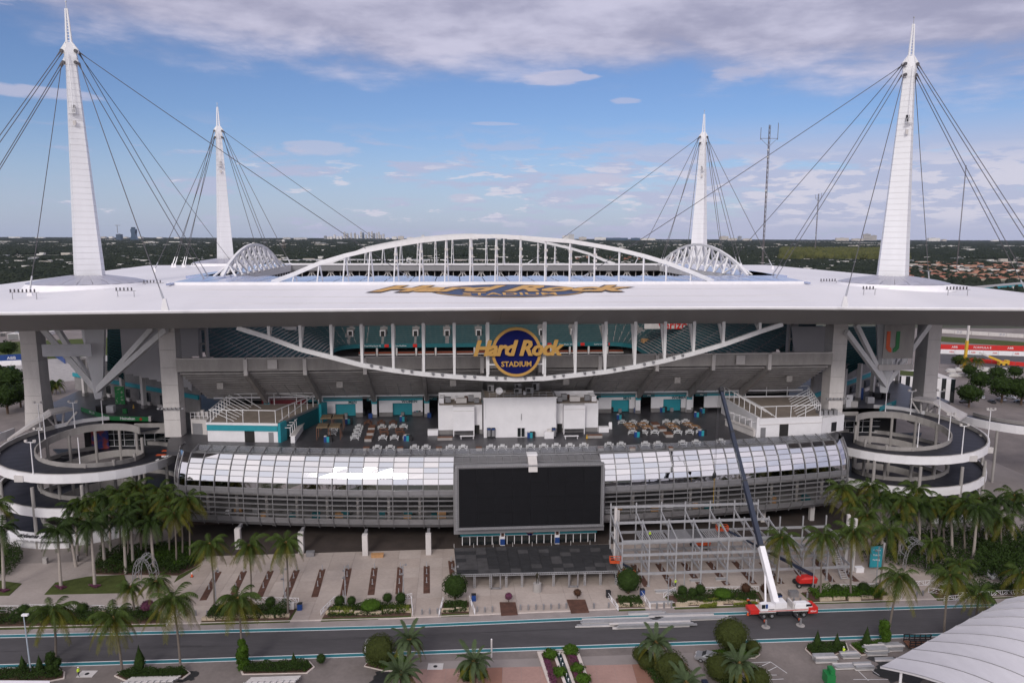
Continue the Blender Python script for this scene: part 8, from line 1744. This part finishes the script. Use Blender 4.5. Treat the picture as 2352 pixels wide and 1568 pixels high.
for x, y, nm in ((200, 1547, 'left'), (575, 1535, 'centre left'), (1000, 1530, 'centre')):
    b = MB(); p = P(x, y); b.poly([(p.x - 1.4, p.y - 1.0), (p.x + 1.4, p.y - .95), (p.x + 1.4, p.y + 1.0), (p.x - 1.4, p.y + .95)], .0, .065); t = solo(b, 'drain_slab', M['concl'], 'pale square drain slab with dark manhole on the near pavement, ' + nm, 'drain'); b = MB(); b.cyl((p.x, p.y, .065), .38, .02, 14); b.build('manhole', M['black'], t)
b = MB()
for i in range(9): a, c = P(1786 + i * .5, 1541 - i * 2.2), P(1830 + i * 4, 1540 - i * .3)
for a, c in (((1960, 1559), (2040, 1559)), ((1770, 1519), (1808, 1545)), ((1724, 1521), (1770, 1519)), ((1724, 1521), (1745, 1549)), ((1745, 1549), (1784, 1549)), ((1735, 1535), (1770, 1519)), ((1745, 1549), (1784, 1530)), ((1955, 1524), (1995, 1562)), ((1975, 1520), (2020, 1550)), ((1760, 1560), (1800, 1558))): strip(b, [P(*a), P(*c)], -.06, .06, .006)
structure(b, 'parking_markings', M['whiter'])
rs_ = random.Random(9)
for k, (px, py, r) in enumerate(((2060, 1545, 5.5), (2045, 1520, 3.2), (2010, 1508, 2.4), (1350, 1560, .8), (430, 1552, 2.6), (880, 1556, 3.0))):
    p = P(px, py); b = MB(); b.poly([(p.x + cos(a * pi / 10) * r * rs_.uniform(.5, 1), p.y + sin(a * pi / 10) * r * .8 * rs_.uniform(.5, 1)) for a in range(20)], .004 + k * .001); structure(b, 'wet_stain', mat('wet_asphalt', (.03, .03, .032), .35, var=.3, scale=1))
b = MB()
for k in range(9):
    o_ = rs_.uniform(3, 11); L_ = offs(far_e, -o_); i0 = rs_.randint(0, 3); strip(b, [L_[i0].lerp(L_[i0 + 1], rs_.random()), L_[i0 + 1].lerp(L_[i0 + 2], rs_.random())], 0, rs_.uniform(.15, .35), .003 + k * .0004)
structure(b, 'tyre_marks', mat('rubber_marks', (.045, .042, .045), .7, var=.2, scale=.4))
# crane truck
rd = (P(1849, 1413.7) - P(1754, 1418)); rzc = atan2(rd.y, rd.x); c0 = P(1754, 1421); L0 = rd.length; print('crane wheelbase', L0)
def CX(x, y, z): return (c0.x + cos(rzc) * x - sin(rzc) * y, c0.y + sin(rzc) * x + cos(rzc) * y, z)
cr = thing('mobile_crane', 'red and white mobile crane truck with raised telescopic boom on the road', 'crane', tuple(c0))
def cbx(x0, x1, y0, y1, z0, z1, m, nm): b = MB(CX); b.box(x0, x1, y0, y1, z0, z1); return b.build(nm, M[m], cr)
cbx(-2.6, 11.0, .3, 2.5, 1.0, 1.5, 'black', 'chassis_frame'); cbx(-2.8, -.9, .1, 2.7, 1.1, 1.9, 'red', 'rear_deck'); cbx(-.9, 7.2, .05, 2.75, 1.5, 1.75, 'concl', 'deck_plate'); cbx(7.0, 9.6, .05, 2.75, 1.5, 1.95, 'concl', 'deck_plate'); cbx(9.6, 11.6, 0, 2.8, .8, 2.1, 'red', 'nose')
cbx(-.9, 9.6, -.02, .04, 1.63, 1.74, 'red', 'side_stripe'); cbx(2.9, 6.0, -.05, .35, .75, 1.5, 'black', 'tool_locker')
b = MB(CX); b.loft([[(6.6, .2, 1.9), (10.6, .2, 1.9), (10.6, 1.5, 1.9), (6.6, 1.5, 1.9)], [(6.7, .25, 2.6), (10.3, .25, 2.6), (10.3, 1.45, 2.6), (6.7, 1.45, 2.6)], [(7.0, .35, 3.0), (9.4, .35, 3.0), (9.4, 1.4, 3.0), (7.0, 1.4, 3.0)]]); b.build('drivers_cab', M['white'], cr)
cbx(9.1, 10.35, .2, .26, 2.25, 2.75, 'glass', 'side_window'); cbx(6.2, 6.5, .2, 2.6, 1.8, 3.1, 'concl', 'bulkhead')
for i, x in enumerate((0, 1.75, 7.0, 8.6)):
    for y in (.15, 2.65):
        b = MB(CX); b.loft([[(x + cos(k * pi / 8) * .62, y + o, .62 + sin(k * pi / 8) * .62) for k in range(16)] for o in (-.2, .2)]); w = b.build('wheel', M['tyre'], cr)
        b = MB(CX); b.loft([[(x + cos(k * pi / 5) * .3, y + o, .62 + sin(k * pi / 5) * .3) for k in range(10)] for o in (-.24, -.18)]); b.build('rim', M['alu'], w)
cbx(-1.0, 2.6, 0, .1, 1.35, 1.62, 'concl', 'mudguard'); cbx(6.2, 9.5, 0, .1, 1.35, 1.62, 'concl', 'mudguard')
for x in (-.9, 6.4):
    cbx(x - .25, x + .25, -2.9, 5.7, .75, 1.15, 'black', 'outrigger_beam')
    for y in (-3, 5.8): cbx(x - .18, x + .18, y - .1, y + .2, .15, 1.5, 'alud', 'outrigger_jack'); b = MB(CX); b.cyl((x, y, .02), .85, .1, 14); b.build('outrigger_pad', M['conc'], cr); cbx(x - .27, x + .27, (y + .2) if y < 0 else y - .25, (y + .5) if y < 0 else y + .05, .9, 1.35, 'orange', 'warning_plate')
cbx(.2, 4.6, .5, 2.3, 1.8, 2.5, 'white', 'slewing_body'); cbx(2.6, 5.0, .3, 2.5, 2.0, 3.2, 'white', 'counterweight'); b = MB(CX); b.cyl((1.8, 1.4, 1.55), 1.1, .3, 16); b.build('slew_ring', M['black'], cr)
b = MB(CX); b.loft([[(-.9, -.3, 1.9), (.7, -.3, 1.9), (.7, .75, 1.9), (-.9, .75, 1.9)], [(-.8, -.3, 3.3), (.65, -.3, 3.6), (.65, .75, 3.6), (-.8, .75, 3.3)]]); b.build('operators_cab', M['white'], cr)
cbx(-.7, .05, -.36, -.3, 2.5, 3.35, 'glass', 'cab_window'); cbx(.15, .6, -.36, -.3, 2.5, 3.4, 'blue', 'cab_window')
bt_ = V(CX(3.0, 1.4, 2.8)); tipu = S(1655, 890, -7); tip = st(tipu.x, -7, tipu.z)
def pr(p): d = V(p) - V((0, 0, CAMH)); z = d.dot(CF); return 1176 + FPX * d.dot(CR) / z, 784 - FPX * d.dot(CU) / z
ts = 0
for k in range(400):
    if pr(bt_.lerp(tip, k / 400))[1] < 1256: ts = k / 400; break
MB().bar(bt_, bt_.lerp(tip, ts), 1.15, 1.35).build('boom_base', M['white'], cr)
for k, (a, c, w) in enumerate(((ts, .52, .95), (.52, .76, .82), (.76, .985, .7))): MB().bar(bt_.lerp(tip, a), bt_.lerp(tip, c), w, w * 1.1).build('boom_section', M['darkblue'], cr); q = bt_.lerp(tip, a); d = (tip - bt_).normalized(); MB().bar(q, q + d * .35, w * 1.25).build('boom_collar', M['black'], cr)
MB().bar(bt_.lerp(tip, .975), tip, .9, 1.3).build('boom_head', M['black'], cr)
MB().bar(V(CX(.9, 1.4, 2.4)), bt_.lerp(tip, .16) - V((0, 0, .8)), .42, n=8).build('lift_cylinder', M['white'], cr)
bd = (tip - bt_).normalized(); sn = V((-1, 0, 0)); fn = (sn - bd * sn.dot(bd)).normalized(); text('WILLIAMS', bt_.lerp(tip, ts * .62) + V((-.1, -.75, .1)), bd * -1, V((1, 0, 0)), 1.1, M['black'], cr, .02)
hk = S(1637, 1090, -7.0); hp = st(tipu.x - .6, -7.2, hk.z)
for dx in (-.15, .15): MB().bar(tip + V((dx - .3, -.2, -.2)), hp + V((dx, 0, .5)), .06).build('hoist_rope', M['cable'], cr)
b = MB(); b.blob(tuple(hp), (.5, .35, .85), 2, 2, .02); b.build('hook_block', M['black'], cr); MB().bar(hp - V((0, 0, .8)), hp - V((0, 0, 8)), .06).build('sling', M['yellow'], cr)
text('Allied', V(CX(10.6, -.03, 1.3)), V(CX(1, 0, 0)) - V(CX(0, 0, 0)), UP, .55, M['white'], cr, .01)
cone(1737.5, 1388, .1, 'orange traffic cone with white tip behind the crane', 'orange', 1.5); cone(1718, 1412, 0, 'plain orange marker at the rear of the crane', 'orange', 1.3); cone(441, 1324, .1, 'orange traffic cone at the edge of the left lawn', 'orange', 1.3); cone(1427, 1340, .1, 'orange traffic cone at the right stage corner', 'orange', 1.2)
# boom lifts
def lift(px, py, col, dirx, label, tip_px, tipv, rz=0):
    p = P(px, py, .1); t = thing('boom_lift', label, 'boom lift', tuple(p)); X = lambda x, y, z: (p.x + x, p.y + y, .1 + z)
    def q(x0, x1, y0, y1, z0, z1, m, nm): b = MB(X); b.box(x0, x1, y0, y1, z0, z1); return b.build(nm, M[m], t)
    q(-1.8, 1.8, 0, 2.2, .55, .95, 'black', 'chassis')
    for x in (-1.5, 1.5):
        for y in (0, 2.2):
            b = MB(X); b.loft([[(x + cos(k * pi / 6) * .58, y + o, .58 + sin(k * pi / 6) * .58) for k in range(12)] for o in (-.2, .2)]); w = b.build('wheel', M['tyre'], t); b = MB(X); b.loft([[(x + cos(k * pi / 4) * .25, y + o, .58 + sin(k * pi / 4) * .25) for k in range(8)] for o in (-.23, -.18)]); b.build('rim', M['alu'], w)
    b = MB(X); b.loft([[(-1.5, .1, 1.0), (2.5, .1, 1.1), (2.5, 2.1, 1.1), (-1.5, 2.1, 1.0)], [(-1.2, .1, 1.9), (2.7, .1, 2.2), (2.7, 2.1, 2.2), (-1.2, 2.1, 1.9)], [(-.2, .3, 2.4), (2.3, .3, 2.5), (2.3, 1.9, 2.5), (-.2, 1.9, 2.4)]]); b.build('turntable_cover', M[col], t)
    a = V(X(2.0, 1.1, 2.6)); e = S(*tip_px, tipv); e = st(e.x, e.y, e.z)
    MB().bar(a, a.lerp(e, .5), .55, .6).build('boom_section', M['darkblue'], t); MB().bar(a.lerp(e, .5), e, .38, .42).build('boom_section', M['darkblue'], t)
    MB().bar(V(X(-.3, 1.1, 1.8)), a.lerp(e, .25), .2).build('ram', M['alu'], t)
    b = MB(); 
    for z in (0, .55, 1.1):
        for (x0, y0, x1, y1) in ((-1.3, -.6, 1.3, -.6), (-1.3, .6, 1.3, .6), (-1.3, -.6, -1.3, .6), (1.3, -.6, 1.3, .6)): b.bar((e.x + x0 - 1, e.y + y0, e.z + z), (e.x + x1 - 1, e.y + y1, e.z + z), .1)
    for x in (-1.3, 0, 1.3):
        for y in (-.6, .6): b.bar((e.x + x - 1, e.y + y, e.z), (e.x + x - 1, e.y + y, e.z + 1.1), .1)
    b.build('basket', M['orange'], t); MB().cbox((e.x - 1, e.y, e.z - .1), (2.6, 1.2, .1)).build('basket_floor', M['orange'], t); return e
e = lift(1850, 1350, 'red', -1, 'red boom lift with long dark boom reaching into the steel frame', (1668, 1216), vf + 9); person(0, 0, 0, 0, 'worker standing in the orange lift basket', base=(e.x - 1.4, e.y, e.z), pose=tool_)
lift(1434, 1338, 'orange', 1, 'orange boom lift at the right corner of the black stage', (1424, 1290), vf + 3)
lift(1608, 1262, 'orange', 1, 'orange boom lift deep inside the steel frame', (1655, 1236), 0)
# silver car
def car(px, py, rz, m, label, z=0, s=1.0):
    p = P(px, py, z); ca, sa = cos(rz), sin(rz); X = lambda x, y, q: (p.x + s * (x * ca - y * sa), p.y + s * (x * sa + y * ca), z + s * q); t = thing('parked_car', label, 'car', tuple(p))
    prof_ = [(-2.35, .35), (-2.4, .75), (-2.1, .95), (-1.5, 1.0), (-.8, 1.42), (.7, 1.45), (1.35, 1.0), (2.2, .9), (2.42, .6), (2.35, .35)]
    b = MB(X); b.loft([[(x, -.9 + .08 * (q > 1.1) + (.1 if q > 1.3 else 0), q) for x, q in prof_], [(x, .9 - .08 * (q > 1.1) - (.1 if q > 1.3 else 0), q) for x, q in prof_]]); b.build('body', m, t)
    for y in (-.86, .86): b = MB(X); sg = -1 if y < 0 else 1; b.add([(-1.3, y, 1.02), (1.15, y, 1.02), (.65, y * .93, 1.38), (-.75, y * .93, 1.38)], [(0, 1, 2, 3)] if sg < 0 else [(3, 2, 1, 0)]); b.build('side_window', M['glass'], t)
    for a in ((1.34, 1.02, .74, 1.42), (-1.48, 1.02, -.84, 1.4)): b = MB(X); b.add([(a[0] + .02 * (1 if a[0] > 0 else -1), -.72, a[1] + .02), (a[0] + .02 * (1 if a[0] > 0 else -1), .72, a[1] + .02), (a[2], .66, a[3] + .02), (a[2], -.66, a[3] + .02)], [(0, 1, 2, 3)]); b.build('windscreen', M['glass'], t)
    for x in (-1.45, 1.45):
        for y in (-.82, .82): b = MB(X); b.loft([[(x + cos(k * pi / 6) * .33, y + o, .33 + sin(k * pi / 6) * .33) for k in range(12)] for o in (-.12, .12)]); w = b.build('wheel', M['tyre'], t); b = MB(X); b.loft([[(x + cos(k * pi / 4) * .2, y + (o if y > 0 else -o), .33 + sin(k * pi / 4) * .2) for k in range(8)] for o in (.1, .14)]); b.build('rim', M['alu'], w)
    for y in (-.6, .6): b = MB(X); b.box(2.36, 2.44, y - .2, y + .2, .62, .78); b.build('headlight', M['white'], t)
    return t
car(1632, 1518, 2.75, mat('silver_car_paint', (.45, .46, .49), .3, .6, var=.03), 'silver saloon car parked on the pink plaza edge', 0, 1.15)
car(2265, 1322, 1.9, mat('white_car_paint', (.6, .6, .62), .3, var=.03), 'white car half hidden under the dark thicket at right')
p = P(848, 1494); t = thing('utility_cart', 'small white utility cart behind the large round tree', 'cart', tuple(p)); MB().cbox((p.x, p.y, .4), (1.3, 2.2, .9)).build('body', M['white'], t); MB().cbox((p.x, p.y, 1.9), (1.4, 1.7, .1)).build('roof', M['alud'], t)
for x in (-.6, .6): MB().bar((p.x + x, p.y - .7, 1.2), (p.x + x, p.y - .7, 1.9), .08).build('roof_post', M['black'], t); MB().cyl((p.x + x, p.y - .8, 0), .28, .5, 8).build('wheel', M['tyre'], t)
p = P(1903, 1570); t = thing('forklift', 'green machine at the bottom edge in the parking lot', 'forklift', tuple(p)); MB().cbox((p.x, p.y, .4), (1.5, 2, 1.8)).build('body', M['green'], t); MB().cbox((p.x + .3, p.y, 2.2), (.8, 1.5, .9)).build('cab', M['green'], t); MB().cbox((p.x, p.y - 1, 0), (1.3, .4, .8)).build('front_wheel', M['tyre'], t)
p = P(2113, 1487); t = thing('black_trailer', 'black stake sided trailer behind the white tent at right', 'trailer', tuple(p)); MB().cbox((p.x, p.y, .7), (5.4, 2.2, .2)).build('bed', M['wood'], t)
for k in range(6): MB().bar((p.x - 2.6 + k * 1.04, p.y - 1.1, .7), (p.x - 2.6 + k * 1.04, p.y - 1.1, 2.2), .14).build('stake', M['black'], t); MB().bar((p.x - 2.6 + k * 1.04, p.y + 1.1, .7), (p.x - 2.6 + k * 1.04, p.y + 1.1, 2.2), .14).build('stake', M['black'], t)
for z in (1.1, 1.6, 2.1):
    for y in (-1.1, 1.1): MB().bar((p.x - 2.7, p.y + y, z), (p.x + 2.7, p.y + y, z), .16).build('side_rail', M['black'], t)
for x in (-1, 1): MB().cbox((p.x + x * .6, p.y - 1.2, 0), (.7, .3, .7)).build('wheel', M['tyre'], t)
# grandstand frames lying at the bottom edge
for x0, x1, y, nm in ((300, 415, 1552, 'left'), (575, 690, 1553, 'right'), (1350, 1351, 1700, '')):
    if not nm: continue
    a, c = P(x0, y, .8), P(x1, y - 4, .8); t = thing('bleacher_frame', 'pale aluminium bleacher frame lying at the bottom edge, ' + nm, 'bleacher frame', (a.x, a.y, 0))
    for k in range(4): MB().bar((a.x, a.y - k * .9, .5 + k * .28), (c.x, c.y - k * .9, .5 + k * .28), .4, .14).build('seat_plank', M['concl'], t)
    for k in range(9): q = a.lerp(c, k / 8); MB().bar((q.x, q.y, .1), (q.x, q.y - 3, 1.6), .14).build('rake', M['alu'], t); MB().bar((q.x, q.y - 3, 0), (q.x, q.y - 3, 1.6), .12).build('leg', M['alu'], t)
# white tensile roof in the lower right corner
tw = thing('tent_roof', 'large white fabric roof with curved seams in the lower right corner', 'tent', tuple(P(2250, 1560)))
c0_, c1_, c2_, c3_ = P(2022, 1529, 7.5), P(2311, 1379, 7.0), P(2620, 1400, 7.0), P(2420, 1720, 7.5)
def tf(a, t): p = c0_.lerp(c1_, a).lerp(c3_.lerp(c2_, a), t); return (p.x, p.y, 7.3 + 2.6 * sin(pi * min(1, t * .9 + .02)) - .1 * sin(pi * ((a * 9) % 1)))
fabm = mat('white_tent_fabric', (.56, .545, .57), .6, var=.06, scale=.5, stretch=(1, .4, 1))
for i in range(9):
    b = MB(); rr = [[tf(i / 9 + j / 36 * (1 if j < 4 else .985), k / 14) for k in range(15)] for j in range(5)]; b.loft(rr, cap=False, closed=False); b.build('fabric_panel', fabm, tw, True)
    b = MB(); pts_ = [V(tf(i / 9, k / 14)) + V((0, 0, .05)) for k in range(15)]; b.tube(pts_, .07, 4); b.build('seam_cable', M['alud'], tw)
b = MB(); pts_ = [V(tf(0, k / 14)) for k in range(15)]; vs = []
for p in pts_: vs += [tuple(p), (p.x, p.y, p.z - .35)]
b.add(vs, [(2 * k, 2 * k + 1, 2 * k + 3, 2 * k + 2) for k in range(14)]); b.build('valance', fabm, tw)
for t_ in (.12, .5, .9):
    for a in (.02, .5, .98): q = tf(a, t_); MB().cyl((q[0], q[1], 0), .22, q[2] - .3, 8).build('post', M['white'], tw)
a = P(-40, 1570, 2.5); t = thing('white_canopy', 'thin white canopy edge at the bottom left corner', 'canopy', (a.x, a.y, 0)); q = [P(-60, 1561, 2.6), P(114, 1562, 2.6), P(116, 1600, 2.6), P(-60, 1600, 2.6)]; MB().poly([xy(p) for p in q], 2.45, 2.6).build('roof_panel', M['white'], t)
for p in q[:2]: MB().cyl((p.x, p.y - .3, 0), .08, 2.45, 6).build('post', M['white'], t)
# ================================================================== beyond the ramps
for a in (dict(q=[(-300, 800), (250, 775), (260, 815), (-300, 850)], m='grass', n='lawn'), dict(q=[(-300, 850), (250, 815), (250, 870), (-300, 900)], m='conc', n='paddock_paving'), dict(q=[(2140, 880), (2420, 905), (2420, 1000), (2180, 1000)], m='asph2', n='lot_paving'), dict(q=[(2155, 772), (2420, 790), (2420, 800), (2155, 784)], m='grass', n='lawn'), dict(q=[(2160, 800), (2420, 812), (2420, 850), (2160, 835)], m='asphalt', n='race_track')):
    b = MB(); b.poly(PP(a['q'], 0), -.02, .04); structure(b, a['n'], M[a['m']])
def panel_wall(p0, p1, h, m, label, words=(), n=6, wm='white', ws=2.6):
    a, c = P(*p0), P(*p1); t = thing('track_wall', label, 'wall', tuple(a)); d = (c - a).normalized(); 
    for k in range(n): p, q = a.lerp(c, k / n), a.lerp(c, (k + 1) / n - .004); MB().bar(p + V((0, 0, h / 2)), q + V((0, 0, h / 2)), .4, h).build('wall_panel', M[m], t)
    for k, w in enumerate(words): p = a.lerp(c, (k + .5) / len(words)) + V((0, -.3, h * .5)); text(w, p, d, UP, ws, M[wm], t, .02)
panel_wall((2160, 802), (2352, 806), 3.6, 'red', 'red track wall with ABB lettering beyond the right ramp', ('ABB', 'FORMULA E', 'ABB'), ws=2.2); panel_wall((2160, 812), (2360, 818), 3, 'white', 'white track wall with small red lettering below the red one', ('ABB', 'ABB', 'ABB', 'ABB'), 6, 'red', 1.6); panel_wall((2200, 828), (2360, 842), 2.5, 'red', 'low red barrier at the right edge'); panel_wall((2155, 764), (2352, 776), 3, 'concl', 'pale far track wall with blue marks at right', ('// //', '// //'), 5, 'blue', 2.4)
panel_wall((-40, 834), (50, 829), 4.5, 'blue', 'blue banner wall seen left of the flared column', ('hyundai', 'ABB'), 5, 'white', 2.6); panel_wall((-40, 842), (50, 838), 3, 'white', 'white banner wall below the blue one', (), 4); panel_wall((-40, 860), (34, 853), 3, 'teal', 'teal banner wall at the left edge', (), 3); panel_wall((100, 800), (150, 835), 4.5, 'blue', 'blue banner wall behind the left mast foot', (), 4)
for i, (x0, x1, y, hp, m, lab) in enumerate(((18, 45, 780, 14, fw, 'white house left of the flared column'), (92, 112, 770, 8, fw, 'white shed right of the flared column'), (0, 14, 772, 8, ft2, 'tan shed at the left edge'))): far_block(x0, x1, y, hp, m, 'shed', lab, 'building', 15)
sb_ = thing('striped_building', 'low building with white and dark vertical stripes behind the right ramp', 'building', tuple(P(2120, 925)))
a, c = P(2046, 915, 0), P(2190, 925, 0); zz_ = 11.5
for k in range(14): p, q = a.lerp(c, k / 14), a.lerp(c, (k + 1) / 14); MB().bar(p + V((0, 0, zz_ / 2)), q + V((0, 0, zz_ / 2)), 1.0 if k % 2 == 0 else .6, zz_).build('white_fin' if k % 2 == 0 else 'dark_window', M['white'] if k % 2 == 0 else M['glass'], sb_)
MB().poly([xy(a), xy(c), (c.x + 1, c.y + 22), (a.x, a.y + 22)], 0, zz_).build('block', M['concl'], sb_); MB().poly([(a.x + 1, a.y + 2), (c.x - 6, c.y + 2), (c.x - 6, c.y + 18), (a.x + 1, a.y + 18)], zz_, zz_ + .1).build('green_roof', M['grass'], sb_)
def telehandler(px, py, top, label, x2=None):
    f = P(px, py); h = hz_at(px + (x2 or 0), top, f.y); t = thing('crawler_crane', label, 'crane', tuple(f)); MB().cbox(tuple(f), (5, 2.6, 2.2)).build('carrier', M['yellow'], t); MB().cbox((f.x + 2.6, f.y, .3), (2, 2.4, 2.8)).build('cab', M['yellow'], t)
    e = V((xat(px + (x2 or 0), top, f.y), f.y, h)); s0 = f + V((-1, 0, 2.2)); MB().bar(s0, s0.lerp(e, .6), 1.3).build('boom_base', M['yellow'], t); MB().bar(s0.lerp(e, .6), e, 1.0).build('boom_section', M['concl'], t)
    for x in (-1.6, 1.6): MB().cbox((f.x + x, f.y - 1.3, 0), (1.2, .5, 1.1)).build('wheel', M['tyre'], t)
telehandler(2218, 850, 742, 'yellow crane with upright pale boom in the right lot', 8); telehandler(2302, 838, 810, 'yellow crane with slanting boom at the right edge', -52)
rb = random.Random(8); wb = mat('white_barrier_block', (.55, .53, .52), .8)
nn_ = ['second', 'third', 'fourth']
for i in range(16):
    x, y = 2185 + (i % 8) * 20 + rb.uniform(-4, 4), 852 + (i // 8) * 12 + rb.uniform(-2, 2); p = P(x, y); t = thing('barrier_stack', 'pile of white barrier blocks in the right lot, %s row, %s from left' % ('back' if i < 8 else 'front', ordinal(i % 8)), 'barrier', tuple(p), 'white barrier piles'); MB().cbox(tuple(p), (5, 2.2, 1.0), rb.uniform(-.1, .1)).build('lower_block', wb, t); MB().cbox((p.x + .3, p.y, 1.0), (4.0, 1.9, .9), rb.uniform(-.1, .1)).build('upper_block', wb, t)
for x, y, r, lab in ((2250, 900, 5, 'dark tree behind the right outer walkway, left'), (2290, 878, 4, 'round tree in the right lot, left'), (2330, 872, 3.5, 'round tree in the right lot, right'), (2225, 868, 3.5, 'small tree right of the striped building'), (2345, 930, 6, 'dark tree at the right edge above the walkway'), (2300, 925, 6, 'dark tree behind the right outer walkway, right'), (2225, 935, 5, 'dark tree right behind the striped building'), (2200, 845, 3.5, 'small tree above the striped building'), (20, 822, 5, 'tree left of the flared column'), (-10, 905, 7, 'dark tree at the left edge'), (25, 915, 7, 'dark tree at the foot of the flared column'), (18, 950, 6, 'dark shrub tree beside the left outer walkway'), (48, 935, 5, 'dark tree hard against the flared column'), (120, 905, 3, 'small tree right of the flared column')): bush('tree', x, y, r, lab, 0, r * .6, 'tree', True, r * .95, 'tree', 'trees beyond the ramps')
for x, y in ((2215, 850), (2245, 852), (128, 905)): palm('coco', (x, y - 32), (x, y), 'small distant palm %s' % ('right of the flared column' if x < 200 else 'in the right lot, %s' % ('left' if x < 2230 else 'right')), 1.0, 0)
p = P(2315, 888); t = thing('white_bus', 'white bus with dark windows in the right lot', 'bus', tuple(p)); MB().cbox((p.x, p.y, .5), (11, 2.6, 2.8), .1).build('body', M['white'], t)
for k in range(4): MB().cbox((p.x - 4 + k * 2.5, p.y - 1.36 + (k * 2.5 - 4) * .1, 1.8), (1.9, .1, 1.0), .1).build('window', M['glass'], t)
for x in (-3.5, 3.5): MB().cbox((p.x + x, p.y - 1.2 + x * .1, 0), (1, .5, .9)).build('wheel', M['tyre'], t)
for i in range(7):
    x, y = 2215 + i * 21, 925 - (i % 3) * 5; copy = car(x, y, .2 + i * .4, [mat('dark_car_paint', (.03, .03, .035), .3), MATS['silver_car_paint'], MATS['white_car_paint']][i % 3], '%s car in the right lot, %s from left' % (['dark', 'silver', 'white'][i % 3], ordinal(i)))
